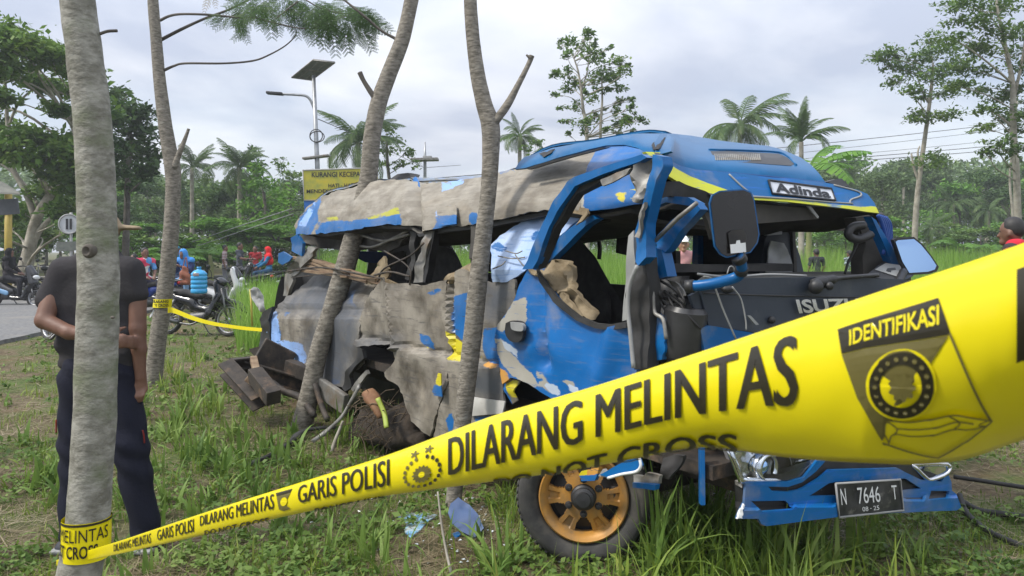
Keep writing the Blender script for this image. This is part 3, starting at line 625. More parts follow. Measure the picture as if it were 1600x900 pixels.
panel('side_panel', [(586, 448), (594, 438), (602, 433), (607, 441), (624, 443), (645, 444), (660, 446), (680, 441), (697, 437), (694, 470), (691, 500), (700, 540), (706, 600), (692, 640), (679, 681), (664, 668), (651, 657), (638, 625), (628, 602), (612, 592), (608, 581), (616, 572), (624, 560), (620, 539), (600, 538), (562, 542), (555, 537), (560, 500), (572, 468)],
      S(.02), m_side, bus, 5, .014, 2.4, .015, dict(sd_blue=[[(653, 522), (668, 526), (678, 536), (676, 546), (660, 540)], [(666, 458), (684, 448), (688, 456), (672, 462)]], sd_yel=[[(660, 540), (676, 546), (668, 547)]], sd_slate=[[(560, 530), (622, 528), (622, 540), (560, 542)]]), 83, 1.25, NS3, 1.2, rail, facet=.042, fsp=24)
panel('side_panel', [(697, 437), (700, 428), (712, 422), (720, 420), (735, 426), (748, 436), (762, 442), (790, 438), (803, 436), (806, 467), (792, 490), (780, 507), (778, 535), (783, 565), (790, 600), (794, 640), (787, 658), (750, 670), (712, 684), (680, 682), (692, 640), (706, 600), (700, 540), (691, 500), (694, 470)],
      S(.03), m_side, bus, 5, .012, 2.6, .015, dict(sd_blue=[[(704, 465), (718, 460), (732, 458), (737, 480), (734, 542), (715, 526), (701, 520), (700, 490)], [(752, 512), (778, 512), (782, 575), (762, 566), (754, 545)], [(704, 655), (712, 640), (716, 668), (708, 676)], [(745, 650), (775, 650), (772, 662), (748, 666)]],
      sd_yel=[[(684, 508), (700, 522), (735, 542), (728, 564), (702, 562), (690, 545)], [(748, 556), (756, 554), (752, 564)]], sd_orange=[[(684, 512), (698, 540), (698, 558), (686, 535)], [(758, 562), (780, 570), (776, 576), (760, 572)]], sd_slate=[[(755, 442), (798, 440), (798, 470), (770, 500), (752, 495)], [(736, 562), (796, 588), (791, 622), (736, 616)]]), 84, 1.0, NS3, 1.2,
      lambda px, py: rail(px, py) * .8 - .05 * math.exp(-((px - 701 - (py - 437) * .03) / 3.5) ** 2) * (py < 560), facet=.034, fsp=24)
panel('loose_flap', [(684, 583), (689, 584), (691, 620), (678, 618), (675, 612)], S(.10), m_side, bus, 5, .006, 6, .006, dict(sd_blue=[[(670, 602), (695, 600), (695, 625), (670, 625)]], sd_yel=[[(684, 580), (692, 580), (692, 603), (680, 604)]]), 85, .5, NS3)
panel('sill_patch', [(738, 620), (788, 627), (785, 646), (737, 650)], S(.065), mat('pale_bare_panel', (.42, .41, .38), (.52, .51, .48), 6, .5, 0, .2, dirt=(.3, .28, .24), dscale=7), bus, 7, .012, 4, .008, None, 86, .7, NS3)
# rear wheel arch and torn lip
panel('wheel_arch', [(520, 520), (660, 520), (660, 650), (600, 640), (560, 600), (520, 610)], S(-.40), m_black, bus, 10, .03, 3, .03, None, 87, .8, NS3)
panel('arch_lip', [(558, 540), (566, 546), (568, 560), (556, 572), (545, 590), (545, 606), (536, 612), (530, 606), (540, 582), (556, 562)], S(.05), m_black, bus, 5, .02, 5, .03, None, 88, 1, NS3)
panel('arch_lip', [(548, 608), (560, 590), (572, 578), (574, 584), (562, 600), (552, 612)], S(.06), m_greymetal, bus, 5, .01, 5, .02, None, 89, 1, NS3)
# --- rear chassis ends and torn bumper
mb = MB()
mb.channel(U(352, 574, 6.75), U(404, 630, 6.45), .13, .14, .014, (.3, -.6, .5)); mb.build('rear_bumper', m_rust, bus, False)
mb = MB(); mb.channel(U(360, 570, 6.8), U(396, 566, 6.9), .10, .10); mb.build('rear_bumper_end', m_rust, bus, False)
mb = MB(); mb.beam(U(398, 584, 6.5), U(428, 622, 6.2), .12, .12, (.2, -.4, .8), .006); mb.build('bumper_bracket', m_rust, bus, False)
mb = MB(); mb.beam(U(396, 560, 6.8), U(404, 596, 6.5), .06, .06, bev=.01); mb.beam(U(386, 590, 6.5), U(400, 600, 6.5), .08, .05, bev=.01); mb.build('bumper_bracket', m_wood, bus, False)
mb = MB(); mb.channel(U(378, 574, 6.85), U(480, 604, 7.0), .08, .13); mb.build('chassis_rail', m_rust, bus, False)
mb = MB(); mb.beam(U(404, 548, 7.0), U(452, 572, 7.1), .10, .26, bev=.01); mb.beam(U(450, 572, 7.05), U(540, 606, 6.7), .10, .13, bev=.01); mb.build('chassis_rail', m_rust, bus, False)
panel('rear_underside', [(395, 545), (412, 534), (428, 558), (475, 586), (500, 598), (470, 604), (420, 590), (402, 575)], S(-.12), m_rust, bus, 6, .05, 4, .05, None, 91, 1.3, NS3)
mb = MB(); mb.tube(smooth_pts([U(425, 598, 6.7), U(445, 612, 6.6), U(470, 622, 6.5), U(492, 650, 6.3)], 6), [.03]*18 + [.02], 8); mb.build('bent_strut', m_rust, bus)
mb = MB(); mb.beam(U(494, 600, 6.5), U(540, 632, 6.2), .05, .16, bev=.01); mb.build('mudflap_bar', m_greymetal, bus, False)
mb = MB(); mb.tube(smooth_pts([U(492, 600, 6.4), U(505, 640, 6.3), U(512, 656, 6.2)], 5), .024, 8); mb.build('bent_strut', m_rust, bus)
# dark floor closing the see-through view, and an engine blob added to block light
mb = MB(); a = [PB(-.05, .04, .52), PB(5.0, .04, .62), PB(5.0, 1.62, .62), PB(-.05, 1.62, .52)]; mb.prism(a, (0, 0, .06)); mb.build('floor_pan', m_rust, bus, False)
V, Q = blob([(PB(.75, .6, .72), PB(1.5, .6, .65), .28, .26), (PB(.7, 1.05, .7), PB(1.4, 1.05, .6), .25, .2)], .06, .1); mk('engine', V, Q, m_rust, bus)
mb = MB(); mb.tube([PB(.55, -.02, .33), PB(.55, 1.6, .32)], .06, 10); mb.build('front_axle', m_rust, bus)
mb = MB(); mb.beam(PB(0, .35, .48), PB(4.9, .35, .5), .09, .16); mb.build('chassis_rail', m_rust, bus, False)
mb = MB(); mb.beam(PB(0, 1.25, .48), PB(4.9, 1.25, .5), .09, .16); mb.build('chassis_rail', m_rust, bus, False)
# --- seats seen through the windows
m_nseat = m_seat
for q, o, k in (([(676, 440), (680, 404), (684, 390), (696, 385), (706, 390), (716, 408), (722, 430), (722, 442)], -.55, 1), ([(596, 442), (600, 412), (612, 396), (632, 392), (636, 440)], -.6, 2), ([(724, 440), (728, 424), (750, 412), (765, 440)], -.5, 3)):
    panel('seat', q, S(o), m_nseat, bus, 7, .02, 4, .14, None, 100 + k, .5, (.02, -1, 0))
panel('driver_seat', [(858, 452), (862, 420), (872, 388), (888, 373), (902, 372), (915, 383), (930, 404), (948, 434), (968, 468), (976, 505), (940, 512), (905, 508), (880, 480)], S(-.42), m_nseat, bus, 7, .045, 3.4, .14, None, 105, 1, (.12, -1, 0))
panel('seat_cover_fold', [(930, 500), (925, 470), (935, 455), (945, 462), (952, 485), (950, 505)], S(-.34), m_seat, bus, 5, .02, 8, .02, None, 106, 1, NS3)
panel('torn_cushion', [(828, 416), (840, 408), (862, 405), (874, 409), (886, 421), (890, 436), (900, 452), (912, 474), (923, 490), (925, 500), (912, 490), (896, 478), (880, 462), (866, 452), (852, 440), (838, 432)], S(.03), m_tan, bus, 5, .045, 7, .03, None, 107, 1.5, NS3)
panel('torn_cushion', [(866, 452), (880, 458), (898, 478), (912, 494), (900, 492), (880, 474)], S(.045), m_tan, bus, 4, .02, 9, .02, None, 108, 1.5, NS3)
# --- big dented panel behind the door
panel('dented_panel', [(764, 441), (766, 384), (782, 368), (800, 353), (830, 338), (866, 326), (895, 324), (910, 326), (914, 334), (893, 352), (876, 370), (858, 390), (840, 411), (826, 416), (813, 424), (802, 432), (786, 441)], lambda x, y: S(.05 - .16 * max(0, (420 - y) / 90))(x, y), m_pale, bus, 7, .028, 3.0, .012,
      dict(sd_blue=[[(768, 382), (780, 380), (792, 386), (782, 394), (768, 390)], [(830, 362), (850, 352), (842, 372), (820, 378)]]), 110, 1.2, NS3, .8, facet=.012, fsp=24)
mb = MB()
for a in ([(778, 400), (800, 404), (820, 402)], [(805, 398), (815, 412), (824, 420)], [(770, 420), (784, 414), (790, 408)], [(790, 392), (806, 396), (816, 392)]):
    mb.tube(smooth_pts([U(p[0], p[1], S(.05 - .16 * max(0, (420 - p[1]) / 90) + .028)(*p)) for p in a], 5), .004, 5)
mb.build('paint_crack', m_greymetal, bus)
panel('torn_edge', [(866, 327), (890, 322), (912, 326), (917, 334), (906, 346), (896, 352), (904, 336), (884, 332)], S(.03), m_tan, bus, 5, .02, 7, .012, None, 111, 1.3, NS3)
# --- body pillar behind the door opening
panel('body_pillar', [(836, 412), (858, 388), (880, 364), (904, 345), (926, 336), (932, 342), (915, 352), (896, 370), (872, 396), (852, 415), (842, 420)], S(-.02), m_blue, bus, 6, .006, 4, .05, None, 112, .6, NS3)
panel('cant_rail', [(912, 334), (955, 328), (1000, 320), (1040, 312), (1078, 314), (1092, 324), (1080, 330), (1040, 326), (1000, 334), (955, 342), (922, 350), (905, 352)], S(-.10), m_inner, bus, 7, .01, 4, .06, None, 113, .6, NS3)
panel('cant_rail', [(1010, 318), (1040, 306), (1075, 308), (1092, 318), (1080, 322), (1040, 316), (1012, 327)], S(-.03), m_blue, bus, 6, .006, 4, .04, None, 114, .6, NS3)
# --- driver's door
panel('door', [(818, 424), (826, 414), (838, 418), (848, 437), (868, 466), (902, 496), (930, 508), (953, 511), (982, 506), (986, 540), (992, 580), (985, 620), (940, 640), (895, 640), (862, 624), (842, 612), (826, 602), (810, 594), (797, 590), (786, 600), (780, 570), (775, 530), (778, 507), (790, 490), (803, 466), (808, 445)],
      S(.06), m_door, bus, 7, .018, 2.2, .02, dict(sd_grey=[[(800, 470), (822, 462), (824, 500), (815, 520), (800, 514), (780, 520), (778, 507), (790, 490)], [(774, 528), (784, 530), (800, 556), (828, 584), (845, 604), (835, 608), (800, 588), (782, 566)], [(834, 578), (846, 582), (862, 605), (858, 615), (848, 606)], [(876, 592), (900, 597), (905, 606), (888, 604)]],
      sd_pale=[[(774, 520), (786, 534), (808, 548), (808, 560), (790, 548)], [(846, 598), (868, 600), (876, 620), (862, 616)], [(884, 600), (908, 604), (905, 614), (890, 612)]], sd_orange=[[(776, 572), (790, 580), (796, 592), (784, 606)]], sd_yel=[[(778, 588), (790, 590), (787, 604), (782, 600)]]), 120, .9, NS3, .6,
      lambda px, py: -.035 * math.exp(-((px - 838 - .1*(py - 430)) / 7) ** 2) * (py < 580) + .03 * math.exp(-((px - 960 + (py - 510) * .25) / 14) ** 2) - .02 * math.exp(-((px - 848) / 7) ** 2) * (520 < py < 575))
panel('door_window_seal', [(838, 419), (848, 437), (868, 464), (902, 494), (930, 505), (953, 507), (980, 502), (980, 512), (953, 516), (928, 513), (899, 501), (864, 472), (843, 441)], S(.085), m_rubber, bus, 5, .006, 6, .02, None, 121, .6, NS3)
hd = panel('door_handle', [(790, 505), (800, 501), (814, 503), (818, 512), (816, 528), (808, 535), (796, 532), (789, 520)], S(.10), m_black, bus, 4, 0, 1, .02, None, 122, 0, NS3, curve=True)
panel('handle_lever', [(797, 503), (815, 506), (816, 517), (800, 515)], S(.125), m_grey, bus, 4, 0, 1, .02, None, 123, 0, NS3, curve=True)
# inner wheel-well behind the front arch
panel('arch_liner', [(780, 575), (850, 590), (900, 640), (1010, 640), (1010, 760), (940, 730), (850, 700), (800, 700), (790, 650)], S(-.18), m_black, bus, 10, .02, 3, .04, None, 124, .8, NS3)
panel('arch_scrap', [(786, 600), (796, 592), (806, 596), (802, 612), (805, 626), (797, 632)], S(.04), m_side, bus, 4, .02, 7, .01, dict(sd_blue=[[(780, 590), (790, 590), (800, 640), (780, 640)]], sd_yel=[[(790, 600), (805, 592), (806, 622), (798, 622)]]), 125, 1, NS3)
# bent upper door frame
panel('door_frame', [(815, 421), (823, 407), (847, 348), (868, 310), (886, 284), (897, 276), (950, 258), (1003, 241), (1011, 246), (1000, 252), (945, 271), (897, 291), (876, 322), (858, 353), (839, 408), (832, 420)], S(.16), m_blue, bus, 5, .008, 5, .04, None, 130, .8, NS3)
panel('door_frame_seal', [(832, 421), (839, 408), (858, 353), (876, 322), (897, 291), (945, 271), (994, 255), (990, 264), (940, 283), (900, 304), (885, 328), (867, 358), (847, 405), (841, 418)], S(.13), m_rubber, bus, 5, .006, 5, .05, None, 131, .8, NS3)
panel('door_frame_trim', [(939, 281), (962, 270), (986, 262), (978, 273), (966, 281), (943, 291)], S(.17), m_greymetal, bus, 4, .01, 9, .012, None, 132, 1, NS3)
panel('door_pillar', [(1019, 241), (1033, 244), (1036, 258), (1026, 288), (1015, 318), (1007, 348), (1007, 386), (1010, 402), (998, 415), (992, 409), (988, 360), (994, 345), (1007, 307), (1019, 265)], S(.19), m_blue, bus, 4, .010, 7, .06, None, 133, 1, NS3)
panel('door_pillar_torn', [(988, 258), (1003, 243), (1021, 238), (1024, 262), (1012, 303), (1000, 318), (991, 312), (987, 292)], S(.17), m_greymetal, bus, 4, .035, 8, .03, None, 134, 1.6, NS3)
panel('door_pillar_torn', [(1004, 320), (1012, 316), (1004, 345), (996, 372), (990, 370), (996, 345)], S(.20), m_greymetal, bus, 4, .02, 9, .02, None, 135, 1.6, NS3)
panel('door_post', [(982, 368), (990, 360), (994, 408), (988, 440), (978, 500), (970, 502), (976, 440)], S(.12), m_grey, bus, 5, .008, 7, .05, None, 136, .8, NS3)
panel('door_edge_seal', [(990, 418), (1010, 402), (1013, 447), (1012, 500), (1014, 575), (990, 578), (984, 510), (978, 500), (980, 462)], S(.15), m_rubber, bus, 5, .015, 6, .07, None, 137, .8, NS3)
mb = MB(); mb.tube(smooth_pts([U(p[0], p[1], S(.20)(*p)) for p in ((996, 415), (984, 445), (981, 480), (985, 520), (990, 575))], 6), .010, 6); mb.build('seal_lip', m_grey, bus)
panel('wing_panel', [(1010, 430), (1015, 440), (1019, 456), (1023, 490), (1036, 500), (1041, 545), (1034, 562), (1012, 566)], S(.10), m_blue, bus, 5, .012, 6, .03, None, 138, .8, NS3, 1)
mb = MB(); mb.tube(smooth_pts([U(p[0], p[1], S(.115)(*p)) for p in ((1011, 430), (1015, 440), (1020, 458), (1023, 488), (1036, 499), (1041, 530))], 6), .009, 6); mb.build('torn_edge', m_greymetal, bus)
panel('a_pillar', [(1022, 373), (1040, 352), (1086, 315), (1094, 327), (1067, 356), (1040, 394), (1030, 396)], S(.05), m_blue, bus, 5, .012, 6, .05, None, 139, 1, NS3)
panel('a_pillar', [(1014, 384), (1034, 390), (1043, 432), (1022, 437), (1016, 420)], S(.06), m_blue, bus, 5, .006, 6, .06, None, 140, .8, NS3)
mb = MB(); mb.tube([U(1024, 376, S(.12)(1024, 376)), U(1060, 340, S(.12)(1060, 340)), U(1089, 317, S(.12)(1089, 317))], .010, 6); mb.build('rain_gutter', m_greymetal, bus)
panel('cab_header', [(1022, 292), (1040, 284), (1060, 283), (1116, 305), (1118, 332), (1096, 326), (1070, 312), (1046, 306), (1028, 312)], Fo(-.16), m_rubber, bus, 6, .015, 6, .04, None, 141, 1, NF3)
panel('cab_header', [(1096, 322), (1120, 330), (1126, 372), (1116, 374), (1106, 350)], Fo(-.22), m_liner, bus, 6, .02, 6, .03, None, 142, 1, NF3)
# mangled bulkhead behind the door
panel('bulkhead', [(1010, 432), (1050, 432), (1100, 446), (1110, 520), (1110, 700), (990, 700), (990, 580), (1005, 500)], S(-.16), m_black, bus, 7, .07, 4.2, .04, None, 143, 1.6, NS3)
rs = random.Random(11)
mb = MB()
for k in range(11):
    a = (rs.uniform(1020, 1060), rs.uniform(436, 470)); b_ = (a[0] + rs.uniform(8, 40), a[1] + rs.uniform(5, 60))
    mb.tube(smooth_pts([U(a[0], a[1], S(.04)(*a)), U((a[0]+b_[0])/2 + rs.uniform(-8, 8), (a[1]+b_[1])/2, S(.09)(*a)), U(b_[0], b_[1], S(.02)(*b_))], 6), rs.uniform(.004, .010), 5)
mb.build('loose_wiring', m_rubber, bus)
panel('torn_bracket', [(1030, 436), (1048, 440), (1056, 452), (1064, 462), (1058, 470), (1044, 456)], S(.03), m_greymetal, bus, 4, .03, 9, .01, None, 144, 1.5, NS3)
mb = MB(); mb.lathe([(.0, 0), (.085, 0), (.095, .03), (.095, .20), (.08, .22), (0, .22)], U(1064, 556, S(.0)(1064, 556)), (0.1, -.1, 1), 18); sharp(mb.build('air_duct', mat('satin_black', (.02, .02, .021), (.05, .05, .052), 5, .32), bus))
panel('hinge_bracket', [(1079, 462), (1091, 455), (1106, 503), (1094, 504)], Fo(.0), m_slate, bus, 5, .006, 5, .02, None, 145, .5, NF3)
# --- front face
def bow(px, py): return .05 * math.cos((px - 1270) / 200 * 1.5)
panel('front_panel', [(1092, 446), (1110, 436), (1150, 434), (1280, 432), (1400, 436), (1440, 442), (1462, 470), (1470, 520), (1440, 545), (1300, 540), (1180, 520), (1105, 508)], Fo(.0), m_slate, bus, 9, .008, 2, .02, None, 150, .4, NF3, 0, bow)
mb = MB()
mb.tube(smooth_pts([U(p[0], p[1], Fo(.045)(*p)) for p in ((1100, 458), (1180, 461), (1300, 464), (1440, 466))], 6), .004, 5)
mb.build('panel_seam', m_black, bus)
panel('front_lower_panel', [(1092, 513), (1105, 508), (1180, 521), (1300, 541), (1440, 546), (1474, 525), (1482, 742), (1430, 735), (1270, 705), (1142, 706), (1120, 600), (1100, 560)], Fo(.01), m_blue, bus, 14, .008, 2, .02, None, 151, .4, NF3, 0, bow)
for s_, q in (('ISUZU', [(1243, 468), (1342, 466), (1345, 484), (1249, 490)]),):
    o = text_px('badge', s_, q, Fo(.062), m_chrome, bus, .03)
panel('dash_top', [(1088, 440), (1100, 430), (1150, 428), (1260, 424), (1360, 424), (1400, 428), (1400, 438), (1280, 435), (1150, 437)], lambda x, y: Fo(-.42 * (438 - y) / 12)(x, y), mat('dusty_dash', (.07, .068, .062), (.14, .135, .12), 5, .9, 0, .3), bus, 4, .004, 5, .03, None, 152, .5, (0, 0, 1))
panel('dashboard', [(1040, 426), (1150, 424), (1240, 424), (1240, 412), (1150, 414), (1060, 412), (1036, 414)], lambda x, y: Fo(-.55)(x, y), mat('dash_grey', (.055, .055, .055), (.11, .105, .10), 5, .85), bus, 6, .01, 5, .2, None, 153, .5, NF3)
mb = MB()
mb.tube(smooth_pts([U(p[0], p[1], Fo(-.02)(*p)) for p in ((1090, 428), (1140, 433), (1200, 429), (1260, 431))], 6), .006, 5); mb.tube(smooth_pts([U(p[0], p[1], Fo(.09)(*p)) for p in ((1100, 432), (1112, 436), (1120, 456), (1131, 486), (1150, 530))], 6), .004, 5)
mb.tube(smooth_pts([U(p[0], p[1], Fo(.05)(*p)) for p in ((1136, 428), (1140, 417), (1146, 418), (1148, 428))], 6), .003, 5)
mb.tube(smooth_pts([U(p[0], p[1], Fo(.085)(*p)) for p in ((1144, 448), (1158, 468), (1165, 500), (1166, 515))], 6), .0035, 5)
mb.build('loose_wire', m_grey, bus)
mb = MB(); mb.tube(smooth_pts([U(p[0], p[1], Fo(.06)(*p)) for p in ((1270, 446), (1285, 440), (1302, 436), (1340, 432), (1372, 430))], 5), [.03]*6 + [.022]*5 + [.010]*10, 7)
mb.ball(U(1275, 448, Fo(.09)(1275, 448)), .035, 8); mb.ball(U(1296, 447, Fo(.09)(1296, 447)), .02, 8); mb.build('wiper', m_black, bus)
panel('panel_notch', [(1168, 493), (1173, 493), (1186, 507), (1181, 508)], Fo(.062), m_grey, bus, 4, 0, 1, .01, None, 154, 0, NF3)
mb = MB(); mb.ball(U(1206, 500, Fo(.05)(1206, 500)), .018, 8); mb.build('panel_plug', m_black, bus)
mb = MB(); mb.ball(U(1137, 452, Fo(.05)(1137, 452)), (.03, .02, .018), 8); mb.build('panel_plug', m_black, bus)
# passenger seat and its misty plastic cover behind the windscreen opening
panel('passenger_seat', [(1186, 432), (1192, 400), (1198, 372), (1208, 362), (1232, 363), (1242, 378), (1250, 400), (1257, 432)], Fo(-1.0), m_slate, bus, 7, .012, 4, .16, None, 155, .5, NF3)
panel('seat_cover', [(1199, 426), (1202, 390), (1206, 376), (1226, 380), (1236, 400), (1240, 428)], Fo(-.96), m_plastic, bus, 6, .02, 5, .01, None, 156, 1, NF3)
panel('sun_visor', [(1187, 362), (1187, 350), (1210, 350), (1222, 358), (1222, 366), (1200, 368)], Fo(-.8), m_plastic, bus, 6, .01, 5, .03, None, 157, .5, NF3)
panel('windscreen_header', [(1112, 306), (1180, 316), (1270, 322), (1345, 328), (1382, 335), (1378, 348), (1345, 350), (1290, 362), (1220, 362), (1170, 372), (1128, 372)], lambda x, y: Fo(-.2 - .4 * (y - 315) / 50)(x, y), m_inner, bus, 8, .02, 3, .03, None, 158, .8, (NF[0], NF[1], -.6))
panel('header_trim', [(1176, 318), (1268, 326), (1280, 342), (1240, 345), (1176, 350)], Fo(-.22), m_liner, bus, 8, .004, 3, .012, None, 159, .5, NF3)
panel('header_trim', [(1262, 322), (1268, 323), (1280, 339), (1277, 341)], Fo(-.19), m_grey, bus, 8, .0, 3, .01, None, 160, .5, NF3)
# far front pillar, cables and grab handle
panel('far_a_pillar', [(1340, 340), (1362, 336), (1372, 352), (1384, 390), (1398, 426), (1352, 430), (1350, 400), (1356, 380)], Fo(-.28), m_liner, bus, 6, .02, 4, .08, None, 161, .8, NF3)
panel('far_a_pillar', [(1364, 338), (1372, 344), (1388, 376), (1404, 402), (1412, 416), (1400, 424), (1386, 392), (1372, 356)], Fo(-.20), m_blue, bus, 5, .01, 4, .05, None, 162, .8, NF3)
mb = MB()
for k in range(5):
    x0 = 1372 + k * 3
    mb.tube(smooth_pts([U(p[0], p[1], Fo(-.22 - .03 * k)(*p)) for p in ((x0, 336 + k), (x0 + 7, 352), (x0 + 12 - k, 378), (x0 + 8, 398))], 5), .011, 6)
mb.build('cable_bundle', cloth('blue_cable', (.015, .05, .2), .5), bus)
mb = MB(); mb.tube(smooth_pts([U(p[0], p[1], Fo(-.2)(*p)) for p in ((1350, 352), (1334, 354), (1326, 362), (1328, 370), (1340, 374), (1354, 370), (1361, 366))], 5), .022, 8); mb.build('grab_handle', m_black, bus)
mb = MB(); mb.tube(smooth_pts([U(p[0], p[1], Fo(-.3)(*p)) for p in ((1342, 364), (1338, 385), (1326, 408), (1320, 428))], 5), .007, 5); mb.build('hanging_cable', m_black, bus)
# --- roof dome
ytop = lerp_y([(1030, 209), (1080, 212), (1126, 220), (1200, 228), (1217, 232), (1252, 246), (1279, 270), (1290, 284)])
ylow = lerp_y([(1030, 244), (1060, 258), (1086, 265), (1131, 269), (1158, 271), (1238, 279), (1290, 286)])
def dome(px, py):
    h = max(.0, (ylow(px) - py) / 55); return Fo(-.25 - .10*h - .62 * h ** 2.2)(px, py)
m_dome = mat('blue_dome_paint', (.003, .098, .245), (.003, .074, .19), 3, .34, 0, .05, 40, .2, dirt=(.07, .15, .26), dscale=3, dpos=(.62, .85))
panel('roof_dome', [(1026, 242), (1024, 222), (1031, 209), (1050, 209), (1080, 212), (1126, 220), (1170, 225), (1200, 228), (1217, 232), (1236, 239), (1252, 246), (1267, 257), (1279, 270), (1289, 285), (1270, 284), (1238, 280), (1205, 278), (1158, 272), (1131, 270), (1086, 266), (1060, 259), (1042, 249)], dome, m_dome, bus, 7, .006, 2, .015, None, 170, .3, (NF[0], NF[1], .3))
panel('roof_vent', [(1110, 236), (1140, 236), (1180, 238), (1217, 240), (1230, 246), (1241, 256), (1236, 259), (1180, 255), (1118, 251)], lambda x, y: dome(x, y) - .004, m_black, bus, 6, 0, 2, .004, None, 171, 0, (NF[0], NF[1], .3))
mb = MB()
for k in range(24):
    x = 1117 + k * 3.0; mb.tube([U(x, 241, dome(x, 241) - .012), U(x + 2, 250.5, dome(x + 2, 250) - .012)], .0045, 4)
mb.build('vent_mesh', m_greymetal, bus)
mb = MB(); mb.tube(smooth_pts([U(p[0], p[1], dome(*p) - .004) for p in ((1108, 234), (1160, 235), (1215, 238), (1232, 245), (1244, 258))], 5), .007, 6); mb.build('vent_lip', m_dome, bus)
mb = MB(); mb.tube(smooth_pts([U(p[0], p[1], dome(*p) - .003) for p in ((1042, 250), (1060, 259), (1086, 266), (1131, 270), (1158, 272), (1238, 280), (1289, 286))], 5), .006, 6); mb.build('dome_seam', mat('dark_blue_seam', (.006, .05, .18), None, rough=.5), bus)
def visor(px, py):
    h = (py - ylow(px)) / 45; return Fo(-.24 + .10 * min(1, max(-.2, h)))(px, py)
panel('front_visor', [(1009, 237), (1033, 238), (1042, 248), (1060, 258), (1086, 265), (1131, 269), (1158, 271), (1205, 277), (1238, 279), (1288, 285), (1304, 288), (1341, 297), (1356, 303), (1367, 317), (1374, 333), (1355, 331), (1324, 326), (1264, 319), (1229, 315), (1177, 312), (1140, 306), (1116, 306), (1090, 298), (1064, 287), (1040, 272), (1032, 262)], visor, m_visor, bus, 5, .004, 2, .03,
      dict(sd_yel=[[(1000, 230), (1034, 238), (1040, 252), (1056, 263), (1078, 275), (1105, 286), (1140, 298), (1136, 306), (1116, 308), (1078, 296), (1056, 284), (1033, 266)], [(1172, 308), (1230, 311.5), (1267, 315), (1324, 321), (1353, 323), (1368, 321), (1378, 336), (1353, 333), (1324, 330), (1264, 322), (1229, 318), (1172, 314)]]), 172, .3, NF3)
mb = MB()
for a in ([(1139, 272), (1158, 290), (1176, 305)], [(1303, 289), (1340, 299), (1345, 306), (1330, 312), (1328, 318)], [(1176, 307), (1240, 311), (1300, 316), (1332, 318)]):
    mb.tube(smooth_pts([U(p[0], p[1], visor(*p) - .003) for p in a], 5), .005, 5)
mb.build('visor_seam', m_grey, bus)
panel('roof_scoop', [(1292, 284), (1306, 280), (1316, 279), (1328, 292), (1310, 290)], lambda x, y: visor(x, y) + .05, m_black, bus, 4, .006, 6, .04, None, 173, .5, NF3)
sg = panel('name_board', [(1201, 281.5), (1299, 294.5), (1305.5, 313), (1206.5, 302)], lambda x, y: visor(x, y) - .006, mat('silver_board', (.50, .52, .56), (.58, .60, .63), 5, .4), bus, 8, 0, 1, .006, None, 174, 0, NF3)
mb = MB(); q = [(1201, 281.5), (1299, 294.5), (1305.5, 313), (1206.5, 302)]; q = [U(p[0], p[1], visor(*p) - .010) for p in q]; mb.tube(q + [q[0]], .006, 5); mb.build('board_frame', m_letter, bus)
text_px('lettering', 'Adinda', [(1209, 285), (1295, 296), (1299, 309.5), (1213, 300)], lambda x, y: visor(x, y) - .012, m_letter, bus, .035)
# long smooth roof edge behind the dome
ycl = lerp_y([(800, 266), (820, 262), (860, 250), (900, 240), (940, 231), (985, 226), (1006, 236), (1040, 244)])
panel('roof_edge', [(804, 264), (810, 254), (819, 246), (840, 238), (862, 230), (895, 225), (928, 220), (950, 215), (975, 211), (1003, 208), (1040, 208), (1052, 214), (1048, 236), (1034, 240), (1008, 238), (996, 231), (975, 226), (945, 227), (925, 232), (895, 240), (860, 250), (835, 257), (820, 262)],
      lambda x, y: S(-.03 - .40 * max(0, (ycl(x) - y) / 36) ** 1.7)(x, y), m_dome, bus, 5, .008, 2.5, .015, None, 175, .4, (NS[0], NS[1], .4))
panel('roof_edge_gap', [(822, 263), (860, 251), (900, 241), (938, 231), (950, 230), (905, 242), (862, 254), (826, 265)], S(-.01), m_black, bus, 5, 0, 2, .02, None, 176, 0, NS3)
panel('edge_scuff', [(1018, 227), (1026, 217), (1040, 215), (1034, 226), (1028, 233), (1020, 234)], lambda x, y: S(-.02 - .40 * max(0, (ycl(x) - y) / 36) ** 1.7 + .005)(x, y), m_rubber, bus, 4, .004, 9, .004, None, 177, 1, (NS[0], NS[1], .4), 1)
panel('edge_scuff', [(842, 240), (866, 232), (858, 240), (848, 245)], lambda x, y: S(-.02 - .40 * max(0, (ycl(x) - y) / 36) ** 1.7 + .005)(x, y), m_rubber, bus, 4, .004, 9, .004, None, 178, 1, (NS[0], NS[1], .4), 1)
dome_top = smooth_pts([U(px, py, S(-.5)(px, py)) for px, py in ((812, 256), (862, 231), (928, 221), (1003, 209), (1040, 211))], 4)
sheet('roof_skin', dome_top, lambda t, u: .0 - .16 * u, m_dome, 8, .015, 1, .015, .85)
